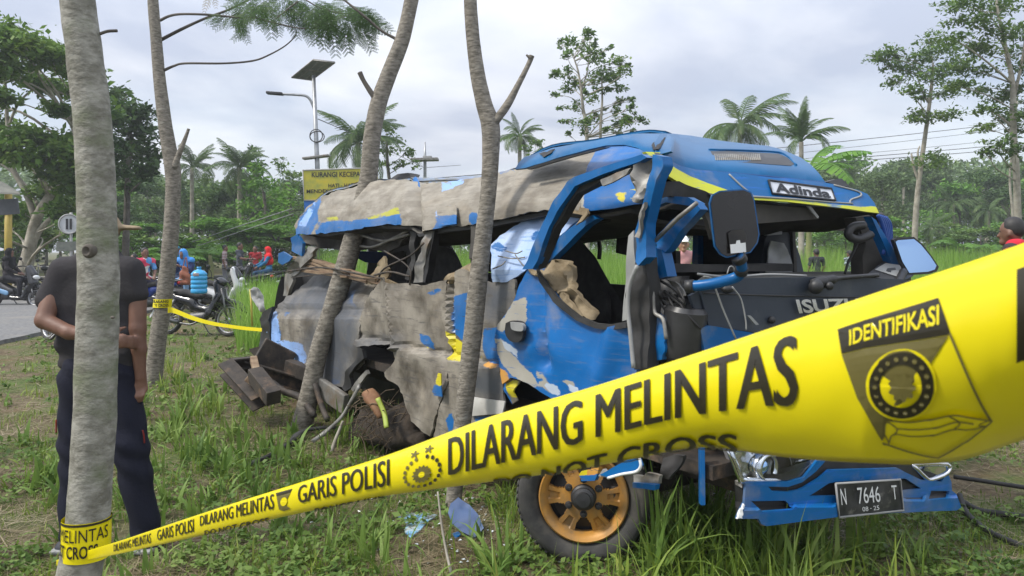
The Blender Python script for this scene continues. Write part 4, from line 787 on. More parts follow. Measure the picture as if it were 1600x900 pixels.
# --- mirrors
mp_ = [(1109, 317), (1113, 304), (1124, 298), (1163, 295), (1174, 300), (1179, 312), (1187, 366), (1184, 380), (1173, 395), (1136, 403), (1126, 398), (1117, 385)]
panel('mirror', mp_, Fo(.30), m_blue, bus, 7, 0, 1, .035, None, 180, 0, (-.1, -1, 0))
panel('mirror_face', [(1148 + (x - 1148) * .955, 349 + (y - 349) * .962) for x, y in mp_], lambda x, y: Fo(.30)(x, y) - .004, mat('black_mirror_back', (.012, .011, .011), (.020, .018, .018), 4, .22), bus, 7, 0, 1, .006, None, 181, 0, (-.1, -1, 0))
panel('mirror_bracket', [(1138, 364), (1144, 360), (1162, 358), (1166, 366), (1166, 385), (1140, 388)], lambda x, y: Fo(.30)(x, y) - .012, m_inner, bus, 6, 0, 1, .006, None, 182, 0, (-.1, -1, 0))
panel('sticker', [(1141, 382), (1150, 381), (1151, 376), (1156, 375), (1157, 380), (1165, 379), (1166, 394), (1142, 396)], lambda x, y: Fo(.30)(x, y) - .020, m_white, bus, 6, 0, 1, .003, None, 183, 0, (-.1, -1, 0))
ap = smooth_pts([U(1153, 400, Fo(.31)(1153, 400)), U(1158, 412, Fo(.30)(1158, 412)), U(1158, 424, Fo(.27)(1158, 424)), U(1148, 434, Fo(.24)(1148, 434)), U(1110, 444, Fo(.18)(1110, 444)), U(1072, 448, Fo(.1)(1072, 448))], 6)
mb = MB(); mb.tube(ap, .022, 12); mb.build('mirror_arm', m_blue, bus)
for seg, r_ in ((ap[:5], .03), (ap[9:14], .027), (ap[-3:], .028)):
    mb = MB(); mb.tube(seg, r_, 10); mb.build('arm_joint', m_black, bus)
fm = [(1396, 375), (1400, 372), (1428, 370), (1440, 380), (1456, 400), (1467, 417), (1464, 424), (1452, 428), (1420, 430), (1408, 410)]
panel('mirror', fm, Fo(-.12), m_black, bus, 7, 0, 1, .04, None, 184, 0, (-.1, -1, 0))
panel('mirror_face', [(1430 + (x - 1430) * .90, 400 + (y - 400) * .88) for x, y in fm], lambda x, y: Fo(-.12)(x, y) - .006, m_mirror, bus, 7, 0, 1, .003, None, 185, 0, (-.1, -1, 0)).data.polygons
mb = MB(); mb.tube(smooth_pts([U(1412, 424, Fo(-.1)(1412, 424)), U(1404, 440, Fo(-.05)(1404, 440)), U(1398, 452, Fo(0)(1398, 452))], 5), .02, 8); mb.build('mirror_arm', m_black, bus)
# --- bumper, lamps, plate
Z = lambda pts: [(1130 + x / 3.404, 690 + y / 3.404) for x, y in pts]
def bp_(o): return lambda px, py: Fo(o + .06 * math.cos((px - 1320) / 190 * 1.4) + (.035 if py > 793 - (px - 1200) * .06 else 0))(px, py)
panel('bumper_core', Z([(100, 225), (545, 105), (980, 120), (1205, 200), (1230, 330), (1180, 360), (600, 390), (200, 420), (110, 400)]), bp_(.068), m_black, bus, 10, 0, 1, .05, None, 190, 0, NF3)
bumper_bits = [[(112, 214), (350, 213), (430, 190), (500, 100), (548, 98), (492, 160), (420, 216), (345, 241), (240, 239), (122, 236)],
 [(400, 259), (430, 246), (510, 196), (565, 151), (930, 141), (975, 166), (1060, 206), (1165, 214), (1176, 192), (1200, 178), (1215, 215), (1218, 263), (1105, 262), (1055, 251), (970, 196), (940, 198), (600, 214), (560, 223), (455, 291), (400, 301)],
 [(121, 236), (240, 239), (260, 263), (350, 267), (401, 258), (401, 301), (455, 290), (600, 289), (600, 326), (395, 331), (366, 351), (330, 314), (150, 317), (114, 331)],
 [(113, 330), (150, 317), (210, 373), (370, 361), (395, 330), (600, 325), (607, 402), (420, 425), (232, 450), (205, 440), (190, 411), (75, 411), (90, 372)],
 [(950, 263), (1055, 250), (1105, 262), (1090, 311), (1196, 301), (1202, 262), (1218, 262), (1240, 280), (1266, 350), (1240, 366), (1100, 370), (950, 379)]]
for k, q in enumerate(bumper_bits): panel('bumper', Z(q), bp_(.09), m_visor, bus, 5, .0025, 2, .014, None, 191 + k, .4, NF3)
panel('bumper', Z([(600, 330), (950, 300), (950, 378), (604, 400)]), bp_(.085), m_visor, bus, 8, 0, 1, .012, None, 196, 0, NF3)
for q in ([(458, 290), (560, 224), (600, 216), (602, 286)], [(945, 204), (972, 198), (1050, 250), (952, 262)]):
    panel('bumper_mesh', Z(q), bp_(.06), m_greymetal, bus, 4, .01, 30, .01, None, 197, 1, NF3)
panel('bumper_tear', Z([(74, 412), (92, 372), (112, 332), (120, 340), (104, 372), (100, 408)]), bp_(.11), m_white, bus, 3, .01, 20, .01, None, 198, 1, NF3, 1)
panel('bumper_tear', Z([(80, 216), (120, 210), (126, 236), (104, 250), (86, 236)]), bp_(.07), m_greymetal, bus, 3, .02, 20, .02, None, 199, 1, NF3, 1)
panel('bumper_tear', Z([(192, 412), (240, 412), (236, 432), (204, 448)]), bp_(.06), m_tan, bus, 3, .015, 20, .02, None, 200, 1, NF3, 1)
panel('grille', Z([(490, 60), (1010, 80), (985, 170), (930, 142), (565, 152), (545, 100)]), Fo(.05), m_black, bus, 8, .004, 3, .02, None, 201, .4, NF3)
HL = [(30, 40), (90, 190), (120, 206), (350, 202), (405, 186), (490, 95), (470, 60), (240, 30)]
panel('headlight', Z(HL), Fo(.02), mat('lamp_silver', (.45, .46, .48), (.60, .61, .63), 9, .25, .6), bus, 5, .002, 9, .05, None, 202, .4, NF3)
mb = MB(); q = [U(p[0], p[1], Fo(.10)(*p)) for p in Z(HL)]; mb.tube(smooth_pts(q + [q[0]], 3), .014, 7); mb.build('headlight_rim', m_chrome, bus)
panel('headlight_reflector', Z([(45, 55), (150, 50), (200, 90), (205, 180), (110, 190)]), Fo(.055), m_chrome, bus, 4, .012, 9, .012, None, 203, .8, NF3)
panel('headlight_mask', Z([(275, 70), (400, 60), (345, 180), (270, 185)]), Fo(.058), m_black, bus, 4, .004, 9, .01, None, 209, .8, NF3)
panel('headlight_reflector', Z([(385, 100), (470, 80), (400, 180), (350, 185)]), Fo(.06), m_chrome, bus, 4, .012, 9, .012, None, 204, .8, NF3)
zc = Z([(188, 128)])[0]; mb = MB(); mb.lathe([(.062, 0), (.066, .05), (.052, .06), (.046, .045)], U(zc[0], zc[1], Fo(.05)(*zc)), (.55, -.83, 0), 24); mb.build('projector_ring', m_chrome, bus)
mb = MB(); mb.ball(U(zc[0], zc[1], Fo(.07)(*zc)), .042, 14); mb.build('projector_lens', m_mirror, bus)
zc = Z([(258, 128)])[0]; mb = MB(); mb.lathe([(.075, 0), (.08, .04), (.066, .05)], U(zc[0], zc[1], Fo(.03)(*zc)), (.5, -.85, 0), 24); mb.build('projector_ring', m_grey, bus)
panel('headlight_lens', Z(HL), lambda x, y: Fo(.115 + .02 * math.cos((x - 1205) / 70))(x, y), m_lens, bus, 8, 0, 1, .006, None, 205, 0, NF3)
HR = [(1005, 122), (1075, 192), (1105, 202), (1192, 166), (1188, 120)]
panel('headlight', Z(HR), Fo(.05), m_chrome, bus, 4, .012, 9, .05, None, 206, .6, NF3)
mb = MB(); q = [U(p[0], p[1], Fo(.11)(*p)) for p in Z(HR)]; mb.tube(smooth_pts(q + [q[0]], 3), .012, 7); mb.build('headlight_rim', m_chrome, bus)
PQ = Z([(598, 224), (942, 202), (960, 366), (617, 403)])
po = lambda x, y: Fo(.185)(x, y)
panel('number_plate', PQ, po, m_plate, bus, 5, .008, 4, .004, None, 207, .9, NF3)
mb = MB(); q = [U(p[0], p[1], po(*p) - .006) for p in PQ]; mb.tube(q + [q[0]], .005, 5); mb.build('plate_rim', m_grey, bus)
po2 = lambda x, y: po(x, y) - .014
def zq(x0, y0, x1, y1):            # rectangle in plate coordinates 0..1
    f = lambda u, v: tuple((np.array(PQ[0])*(1-u) + np.array(PQ[1])*u)*(1-v) + (np.array(PQ[3])*(1-u) + np.array(PQ[2])*u)*v)
    return [f(x0, y0), f(x1, y0), f(x1, y1), f(x0, y1)]
for s_, r in (('N', (.06, .16, .14, .64)), ('7646', (.32, .16, .665, .66)), ('T', (.85, .17, .93, .62)), ('08', (.37, .76, .46, .90)), ('25', (.54, .76, .63, .90)), ('-', (.49, .82, .51, .84))):
    text_px('plate_lettering', s_, zq(*r), po2, m_white, bus)
# --- front wheel
wc = U(912, 775, 3.70); wa = Vector((-.13, -1, .03)).normalized()
wheel = empty('wheel', wc, None, None); wheel.parent = bus; wheel.location = wc - bus.location; del_ = [wheel.pop(k, None) for k in ('label', 'category')]
mb = MB()
mb.lathe([(.205, -.10), (.215, .015), (.235, .045), (.275, .058), (.300, .05), (.312, .028), (.318, 0), (.320, -.05), (.320, -.13), (.312, -.17), (.29, -.19), (.22, -.18), (.205, -.10)], wc, wa, 64)
for k in range(60):               # shoulder tread blocks
    a = 2*math.pi*k/60; u = wa.orthogonal().normalized(); w_ = wa.cross(u); rd = u*math.cos(a) + w_*math.sin(a)
    x_ = wa.cross(rd); mb.box(wc + rd*.3165 - wa*.0, (.024, .010, .05), Matrix((x_, rd, wa)).transposed())
mb.build('tyre', m_tyre, wheel)
u0 = wa.cross(Vector((0, 0, 1))).normalized(); w0 = u0.cross(wa).normalized()       # u0 right-ish, w0 up
if u0.x < 0: u0 = -u0
rr_ = [.045, .065, .085, .100, .112, .125, .138, .150, .162, .172, .185, .196, .206]; nt_ = 144
def rimz(r, th):
    z = .012 - .018 * max(0, (r - .09)) / .1
    if r > .178: z = .018 + .02 * (r - .178) / .03
    d = abs((th - math.radians(30 * 1) + math.pi/6) % (math.pi/3) - math.pi/6)
    sp = abs((th) % (math.pi/3) - 0); sp = min(sp, math.pi/3 - sp)
    if .115 < r < .168 and sp < .10: z -= .012          # groove along each spoke
    return z
def hole(r, th):
    d = abs(((th - math.pi/6) % (math.pi/3)) ); d = min(d, math.pi/3 - d)
    hw = np.interp(r, [.098, .106, .125, .150, .166, .172], [0, .16, .24, .28, .27, .18]); return .100 < r < .171 and d < hw
Vf = []; Ff = []
for r in rr_:
    for k in range(nt_):
        th = 2*math.pi*k/nt_; Vf.append(wc + wa*rimz(r, th) + (u0*math.cos(th) + w0*math.sin(th))*r)
M_ = len(Vf); Vf += [v - wa*.035 for v in Vf]; cells = {}
for i in range(len(rr_) - 1):
    for k in range(nt_):
        if not hole((rr_[i] + rr_[i+1]) / 2, 2*math.pi*(k + .5)/nt_): cells[(i, k)] = 1
for (i, k) in cells:
    k2 = (k+1) % nt_; a, b_, c_, d_ = i*nt_+k, i*nt_+k2, (i+1)*nt_+k2, (i+1)*nt_+k
    Ff.append([a, b_, c_, d_]); Ff.append([M_+d_, M_+c_, M_+b_, M_+a])
    for nb, e in (((i-1, k), (a, b_)), ((i+1, k), (c_, d_)), ((i, (k-1) % nt_), (d_, a)), ((i, k2), (b_, c_))):
        if nb not in cells: Ff.append([e[1], e[0], M_+e[0], M_+e[1]])
rim_o = mk('rim', Vf, Ff, m_gold, wheel); sharp(rim_o, 30)
mb = MB(); mb.lathe([(.206, .04), (.213, .036), (.213, -.06), (.200, -.08), (.195, -.03), (.200, .03)], wc, wa, 64); mb.build('rim_edge', m_gold, wheel)
mb = MB(); mb.lathe([(0, -.07), (.20, -.07)], wc, wa, 40); mb.lathe([(.13, -.06), (.15, -.05), (.15, -.02), (.05, -.015)], wc, wa, 40); mb.build('brake_drum', m_black, wheel)
mb = MB(); mb.lathe([(.062, .0), (.060, .035), (.052, .042), (.050, .055), (.036, .062), (.034, .075), (0, .078)], wc, wa, 32); sharp(mb.build('hub_cap', m_black, wheel))
for k in range(6):
    mb = MB()
    th = math.pi/3*k + math.pi/6; c_ = wc + (u0*math.cos(th) + w0*math.sin(th))*.082
    mb.lathe([(.019, .0), (.019, .012), (.014, .014), (.013, .03), (0, .032)], c_, wa, 8)
    sharp(mb.build('lug_nut', m_black, wheel))
# torn trim around the front wheel
panel('step_trim', [(904, 742), (908, 736), (936, 730), (933, 744), (930, 751), (908, 752)], S(.16), m_side, bus, 4, .006, 6, .02, dict(sd_blue=[[(900, 743), (936, 739), (936, 756), (900, 756)]], sd_yel=[[(900, 730), (922, 730), (918, 742), (900, 744)]], sd_orange=[[(918, 728), (940, 726), (936, 741), (918, 742)]]), 210, .8, NS3)
panel('step_trim', [(936, 742), (948, 736), (980, 718), (996, 718), (1000, 728), (994, 736), (970, 740), (950, 746)], S(.20), m_blue, bus, 4, .006, 6, .02, None, 211, .8, NS3)
panel('step_trim', [(934, 744), (942, 733), (952, 742), (948, 746)], S(.19), m_grey, bus, 4, .006, 6, .02, None, 212, .8, NS3)
mb = MB(); mb.tube(smooth_pts([U(p[0], p[1], S(.21)(*p)) for p in ((950, 747), (972, 741), (994, 737), (1001, 728), (999, 716))], 5), .007, 6); mb.build('trim_edge', m_white, bus)
panel('step_plate', [(988, 754), (1024, 758), (1022, 766), (988, 762)], S(.12), m_blue, bus, 4, .004, 6, .03, None, 213, .5, NS3)
panel('step_plate', [(990, 742), (1006, 744), (1012, 738), (1028, 744), (1026, 757), (992, 754)], S(.10), m_greymetal, bus, 4, .015, 9, .02, None, 214, 1, NS3)
panel('step_bracket', [(1036, 716), (1046, 712), (1068, 712), (1054, 734), (1042, 750), (1033, 748)], S(.06), m_inner, bus, 4, .02, 9, .02, None, 215, 1, NS3)
mb = MB(); mb.beam(U(1096, 690, 3.32), U(1097, 788, 3.30), .042, .02, (1, 0, 0), .003); mb.build('step_post', m_blue, bus, False)
# --- box lying on the dash: its own thing
dv = empty('dash_unit', U(1392, 432, Fo(-.1)(1392, 432)), 'black plastic unit with a pale sticker lying on the dashboard beside the far windscreen pillar', 'electronic box')
panel('casing', [(1356, 428), (1380, 408), (1431, 420), (1427, 431), (1408, 440), (1365, 433)], lambda x, y: Fo(-.05 - .006*(440 - y))(x, y), m_black, dv, 6, .003, 9, .03, None, 220, .3, (NF[0], NF[1], .7))
panel('sticker', [(1367, 421), (1384, 411), (1415, 415), (1425, 422), (1402, 432)], lambda x, y: Fo(-.05 - .006*(440 - y))(x, y) - .016, m_grey, dv, 6, 0, 9, .004, None, 221, 0, (NF[0], NF[1], .7))
panel('sticker_mark', [(1387, 419), (1399, 418), (1400, 421), (1393, 422), (1392, 425), (1385, 423)], lambda x, y: Fo(-.05 - .006*(440 - y))(x, y) - .024, m_letter, dv, 6, 0, 9, .003, None, 222, 0, (NF[0], NF[1], .7))
# ------------------------------------------------------------------ the four near trees (traced trunks, real thickness)
def trunk_tube(mb, pts, d, n=14, seed=0, lump=.05):
    """pts: (photo x, photo y, width in photo px) at distance d; knobbly tube"""
    P = smooth_pts(pts, 8); b0 = len(mb.v); m = len(P)
    ctr = [U(p[0], p[1], d) for p in P]; rad = [max(.004, p[2] / 2 / F * d) for p in P]
    mb.tube(ctr, rad, n)
    for i in range(m):
        for k in range(n):
            v = Vector(mb.v[b0 + i*n + k]); c = ctr[i]; q = v * 9 / max(.6, d * .35) + Vector((seed, 0, 0))
            mb.v[b0 + i*n + k] = tuple(c + (v - c) * (1 + lump * noise.noise(q) + lump * .5 * noise.noise(q * 3)))
def base_rows(pts, d, grow=1.15):      # continue the traced trunk to just under the soil, with a root flare
    (x1, y1, w1), (x0, y0, w0) = pts[-1], pts[-2]; yb_ = 390 + F * (EYE + .06) / d
    if yb_ <= y1 + 2: return pts
    sl = (x1 - x0) / max(1, (y1 - y0)); ws = (w1 - w0) / max(1, (y1 - y0))
    ym = y1 + (yb_ - y1) * .75
    return pts + [(x1 + sl * (ym - y1), ym, w1 + ws * (ym - y1)), (x1 + sl * (yb_ - y1), yb_, (w1 + ws * (yb_ - y1)) * grow)]
def near_tree(label, pts, d, mt, stubs=(), seed=0, n=16):
    pts = base_rows(pts, d); b = U(pts[-1][0], pts[-1][1], d)
    t = empty('young_tree', (b.x, b.y, 0), label, 'tree', 'young trees around the wreck')
    mb = MB(); trunk_tube(mb, pts, d, n, seed); mb.build('trunk', mt, t)
    for s_ in stubs:
        mb = MB(); trunk_tube(mb, s_[0], d + (s_[1] if len(s_) > 1 else 0), 8, seed + 3, .10); mb.build('branch', m_barkdark if len(s_) > 2 else mt, t)
    return t
T1 = near_tree('thick pale mottled trunk nearest the camera with police tape wrapped low around it', [(118, -60, 48), (121, 0, 50), (134, 100, 53), (145, 200, 55), (151, 320, 57), (154, 440, 60), (151, 560, 61), (149, 640, 62), (141, 760, 63), (135, 840, 63), (123, 900, 65)], 1.9, m_bark, [([(156, 53, 3), (168, 49, 2.4), (183, 48, 1.2)], 0, 1)], 1, 24)
mb = MB()
mb.lathe([(.019, -.012), (.017, .004), (.011, .010), (.008, .006), (0, .004)], U(139, 392, 1.9 - .045), (-.2, -1, -.05), 14); mb.build('knot', m_barkdark, T1)
mb = MB(); mb.ball(U(176, 496, 1.9 - .035), (.006, .004, .004), 8); mb.build('knot', m_barkdark, T1)
T2 = near_tree('grey trunk behind the standing man, forked with a broken stub and long side branches', [(238, -60, 15), (239, 0, 16), (244, 60, 17), (249, 120, 18), (256, 180, 20), (263, 225, 22), (269, 258, 24), (271, 290, 23), (268, 350, 23), (262, 420, 24), (257, 460, 25), (247, 530, 25), (239, 600, 26)], 8.6, m_bark2,
    [([(272, 262, 10), (280, 240, 9), (288, 220, 7), (295, 201, 5)], -.05), ([(250, 32, 5), (265, 25, 4.5), (285, 22, 4), (325, 23, 3.5), (370, 27, 3), (400, 28, 3), (430, 36, 2.5), (468, 44, 2), (505, 43, 1.5)], -.1, 1), ([(252, 62, 6), (285, 45, 5), (320, 29, 4), (360, 14, 3.5), (400, -6, 3)], .1, 1), ([(256, 110, 5), (272, 103, 4), (290, 99, 3.5), (350, 99, 3), (395, 95, 3), (420, 86, 2.5), (445, 72, 2.2), (460, 58, 2), (464, 48, 1.6)], 0, 1)], 5)
T3 = near_tree('leaning slender trunk crossing in front of the rear half of the bus', [(652, -50, 21), (643, 0, 22), (629, 60, 23), (608, 115, 25), (592, 160, 26), (582, 210, 27), (575, 280, 28), (558, 350, 30), (540, 415, 32), (528, 455, 31), (512, 505, 29), (498, 550, 29), (485, 610, 30), (471, 668, 33)], 6.48, m_bark2, [([(590, 160, 9), (578, 142, 8), (568, 126, 7), (562, 113, 8)], -.03, 1), ([(621, 62, 5), (596, 48, 4), (570, 26, 4), (533, -4, 3)], .05, 1)], 9)
T4 = near_tree('straight forked trunk standing against the middle of the bus side', [(735, -60, 20), (735, 0, 20), (739, 60, 21), (747, 120, 23), (757, 165, 26), (766, 195, 29), (767, 230, 27), (763, 300, 25), (755, 370, 26), (747, 440, 29), (740, 510, 29), (733, 570, 29), (725, 640, 27), (718, 700, 26), (709, 780, 25)], 4.4, m_bark2, [([(768, 198, 16), (778, 184, 14), (795, 160, 12), (812, 128, 9), (826, 100, 8), (831, 87, 9)], -.02), ([(829, 92, 5), (824, 87, 4), (822, 86, 3)], -.03)], 13, 20)
# feathery twigs at the top of the photo, growing on the second tree's long branches
def pinnate(mb, a, dirv, L, seed, pairs=9, wid=.085):
    """twice-compound leaf: a rachis with pairs of pinnae, each pinna two rows of narrow leaflets (as thin strips)"""
    r = random.Random(seed); dirv = Vector(dirv).normalized(); side = dirv.cross(Vector((0, -1, 0.3))).normalized(); up = side.cross(dirv)
    P = []
    for i in range(pairs + 1):
        t = i / pairs; P.append(Vector(a) + dirv * L * t + Vector((0, 0, -.16 * L * t * t)))
    for i in range(1, pairs + 1):
        ax = (P[i] - P[i-1]).normalized(); w = (1 - abs(i / pairs - .45) * .9) * L * .42
        for s_ in (-1, 1):
            d = (ax * .55 + side * s_ + Vector((0, 0, -.35 - .3 * r.random())) + up * r.uniform(-.2, .2)).normalized(); n_ = 7
            for j in range(1, n_ + 1):
                c = P[i] + d * w * j / n_; q = d.cross(up).normalized(); l = w * .17 * (1.1 - .4 * j / n_)
                for s2 in (-1, 1):
                    e = (q * s2 + d * .5).normalized() * l; tck = d * l * .5
                    mb.add([c, c + e * .5 + tck, c + e, c + e * .5 - tck], [(0, 1, 2, 3)])
    return P
lv = MB(); rs = random.Random(2)
for k in range(30):
    x = rs.uniform(372, 455); y = rs.uniform(-14, 20); a = U(x, y, 8.5 + rs.uniform(-.3, .3)); pinnate(lv, a, (rs.uniform(-1, 1), rs.uniform(-.5, .5), rs.uniform(-.8, .1)), rs.uniform(.22, .36), k)
for k in range(9):
    x = rs.uniform(345, 400); y = rs.uniform(8, 36); a = U(x, y, 8.5 + rs.uniform(-.3, .3)); pinnate(lv, a, (rs.uniform(-1, .4), rs.uniform(-.4, .4), rs.uniform(-.9, .2)), rs.uniform(.18, .28), 40 + k)
for k in range(44):
    x = rs.uniform(485, 572); y = 4 + (x - 485) * .22 + rs.uniform(-12, 18); a = U(x, y, 8.4 + rs.uniform(-.3, .3)); pinnate(lv, a, (rs.uniform(-.7, .9), rs.uniform(-.5, .5), rs.uniform(-1, .0)), rs.uniform(.20, .34), 80 + k)
for k in range(6):
    a = U(rs.uniform(455, 482), rs.uniform(-8, 38), 8.5); pinnate(lv, a, (rs.uniform(-.4, .4), .2, -1), rs.uniform(.16, .28), 140 + k)
lv.build('leaf_spray', m_feather, T2, False)
mb = MB()
for a in ([(478, 0, 0), (500, 12, 0), (530, 20, 0), (560, 22, 0), (578, 16, 0)], [(497, 43, 0), (515, 32, 0), (545, 24, 0)], [(430, 30, 0), (450, 14, 0), (466, 2, 0)]):
    mb.tube(smooth_pts([U(p[0], p[1], 8.45) for p in a], 6), .008, 5)
mb.build('twig', m_barkdark, T2)
lv = MB(); pinnate(lv, U(328, -8, 8.6), (-.4, 0, -1), .16, 7, 6); pinnate(lv, U(334, -8, 8.6), (.2, 0, -1), .12, 8, 5); lv.build('dead_leaf', m_straw, T2, False)

# ------------------------------------------------------------------ long police tape in front
ET = lerp_y([(60, 886), (91, 873), (167, 852), (337, 795), (465, 755), (601, 713), (720, 668), (762, 651), (925, 605), (1067, 559), (1200, 514), (1394, 449), (1511, 411), (1600, 380), (1700, 342)])
EB = lerp_y([(60, 890), (91, 883), (167, 870), (244, 853), (337, 832), (422, 812), (592, 776), (699, 762), (884, 737), (998, 716), (1060, 702), (1108, 698), (1150, 703), (1200, 712), (1297, 721), (1433, 727), (1511, 720), (1550, 704), (1600, 687), (1700, 655)])
def sm(f, w=26): return lambda x: sum(f(x + k * w / 3) for k in range(-3, 4)) / 7
ET, EB = sm(ET, 40), sm(EB, 30)
def tinv(px): return .528 + (px - 130) / 1470 * 2.30
# curl of the tape: angles (from facing the camera) at its top and bottom edge, per photo x
A0 = lerp_y([(60, 20), (200, 40), (600, 64), (720, 62), (930, 48), (1200, 32), (1400, 24), (1700, 20)])
A1 = lerp_y([(60, -80), (150, -60), (280, -85), (600, -160), (720, -160), (930, -105), (1110, -88), (1200, -66), (1350, -52), (1450, -66), (1560, -78), (1700, -60)])
txs = np.linspace(88, 1690, 270)
def tape_pt(px, v, lift=0.0):
    d = 1 / tinv(px); a0, a1 = R(A0(px)), R(A1(px)); hmax = 1.0 if a0 >= 0 else 0
    th = lambda q: a0 + (a1 - a0) * q
    z = lambda a: math.sin(a)
    top = math.sin(min(a0, math.pi/2)); bot = math.sin(max(a1, -math.pi/2))
    yt, yb_ = ET(px), EB(px); rad = (yb_ - yt) / (top - bot)          # radius of the curl, in photo px at this distance
    a = th(v); y = yt + rad * (top - math.sin(a))
    ripple = .0012 * math.sin(px * .016 + v * 3) + .0008 * math.sin(px * .047 + v * 7)
    dd = d - (rad / F * d + ripple) * (math.cos(a) - .6)
    n_ = Vector((0, -math.cos(a), math.sin(a)))
    return U(px, y, dd) + n_ * lift
tape = empty('police_tape', (U(130, 870, 1.9).x, 1.85, .72), 'long yellow police line tape stretched across the foreground from the nearest trunk', 'police tape', 'yellow police line tapes')
nv = 18; V = []; Fc = []
for px in txs:
    for k in range(nv + 1): V.append(tape_pt(px, k / nv))
nb = len(V)
for px in txs:
    for k in range(nv + 1): V.append(tape_pt(px, k / nv, -.0006))
w = nv + 1
for i in range(len(txs) - 1):
    for k in range(nv):
        a = i*w + k; Fc.append([a, a+w, a+w+1, a+1]); Fc.append([nb+a, nb+a+1, nb+a+w+1, nb+a+w])
    for k in (0, nv):
        a = i*w + k; Fc.append([a, a+w, nb+a+w, nb+a] if k else [nb+a, nb+a+w, a+w, a])
mk('tape_band', V, Fc, m_tape, tape)
_sx = np.linspace(60, 1700, 800); _pp = np.array([[(x - 800) / F / tinv(x), 1 / tinv(x)] for x in _sx]); _cum = np.concatenate([[0], np.cumsum(np.linalg.norm(np.diff(_pp, axis=0), axis=1))])
s_of = lambda px: float(np.interp(px, _sx, _cum)); px_of = lambda s: float(np.interp(s, _cum, _sx))
fv = lambda v, x: v(x) if callable(v) else v
RA, RB_ = .10, lerp_y([(300, .41), (600, .42), (1000, .46), (1250, .55)])
RC, RD = lerp_y([(300, .60), (700, .60), (1000, .62), (1150, .72)]), lerp_y([(300, .86), (700, .86), (1000, .90), (1150, 1.0)])
def tape_mesh(name, V2, Fc, x0, x1, v0, v1, m, lift=.0012):
    """flat print wrapped on the tape: unit square -> between photo columns x0..x1 and tape heights v0 (top) .. v1 (bottom)"""
    s0, s1 = s_of(x0), s_of(x1)
    return mk(name, [(lambda x_: tape_pt(x_, fv(v1, x_) + (fv(v0, x_) - fv(v1, x_)) * w_, lift + (.0004 if k_ * 2 >= len(V2) else 0)))(px_of(s0 + (s1 - s0) * u)) for k_, (u, w_) in enumerate(V2)], Fc, m, tape, False)
def tape_text(s, x0, x1, v0, v1, bold=.012, m=None):
    V2, F2 = text_verts(s, 0, 4); e = .045 / len(s); n = len(V2)        # bold by two overprints, each a hair apart
    V2 = np.concatenate([V2 - (e, 0), V2 + (e, 0)]); F2 = F2 + [[i + n for i in f] for f in F2]
    return tape_mesh('lettering', V2, F2, x0, x1, v0, v1, m or m_tapeprint)
def tape_poly(name, pts, x0, x1, v0, v1, m, lift=.0008, hole=None):
    pts = [tuple(np.array(pts[i]) * (1 - t) + np.array(pts[(i+1) % len(pts)]) * t) for i in range(len(pts)) for t in np.arange(0, .99, .1)]; n = len(pts); e = [(i, (i+1) % n) for i in range(n)]; co = [Vector(p) for p in pts]
    gx = [Vector((x, y)) for x in np.arange(.03, 1, .05) for y in np.arange(.03, 1, .05) if in_poly(np.array([[x, y]]), pts)[0] and poly_dist(np.array([[x, y]]), pts)[0] > .015]
    vv, _, ff, *_ = delaunay_2d_cdt(co + gx, e, [], 1, 1e-5)
    return tape_mesh(name, [tuple(v) for v in vv], [list(f) for f in ff], x0, x1, v0, v1, m, lift)
def ring(cx, cy, r0, r1, n=40, sx=1, wob=0, k=0):
    V2 = []; 
    for i in range(n):
        a = 2*math.pi*i/n; w_ = 1 + wob * math.cos(k*a)
        V2 += [(cx + math.cos(a)*r0*sx, cy + math.sin(a)*r0), (cx + math.cos(a)*r1*w_*sx, cy + math.sin(a)*r1*w_)]
    return V2, [[2*i, 2*i+1, (2*i+3) % (2*n), (2*i+2) % (2*n)] for i in range(n)]
def strip2(pts, wd):
    V2 = []; n = len(pts)
    for i in range(n):
        a = np.array(pts[max(0, i-1)]); b_ = np.array(pts[min(n-1, i+1)]); t = b_ - a; t = t / (np.linalg.norm(t) + 1e-9); q = np.array((-t[1], t[0])) * wd / 2
        V2 += [tuple(np.array(pts[i]) + q), tuple(np.array(pts[i]) - q)]
    return V2, [[2*i, 2*i+1, 2*i+3, 2*i+2] for i in range(n-1)]
tape_text('DILARANG MELINTAS', 701, 1243, RA, RB_, .012)
tape_text('DO NOT CROSS', 772, 1150, RC, RD)
tape_text('GARIS POLISI', 466, 608, RA, RB_)
tape_text('POLICE LINE', 492, 600, RC, RD)
tape_text('DILARANG MELINTAS', 313, 428, RA, RB_, .012)
tape_text('DO NOT CROSS', 320, 420, RC, RD, .006)
tape_text('GARIS POLISI', 246, 303, .12, .56, .004)
tape_text('DILARANG MELINTAS', 178, 236, .15, .6, .002)
tape_text('D', 1590, 1690, .10, .48)
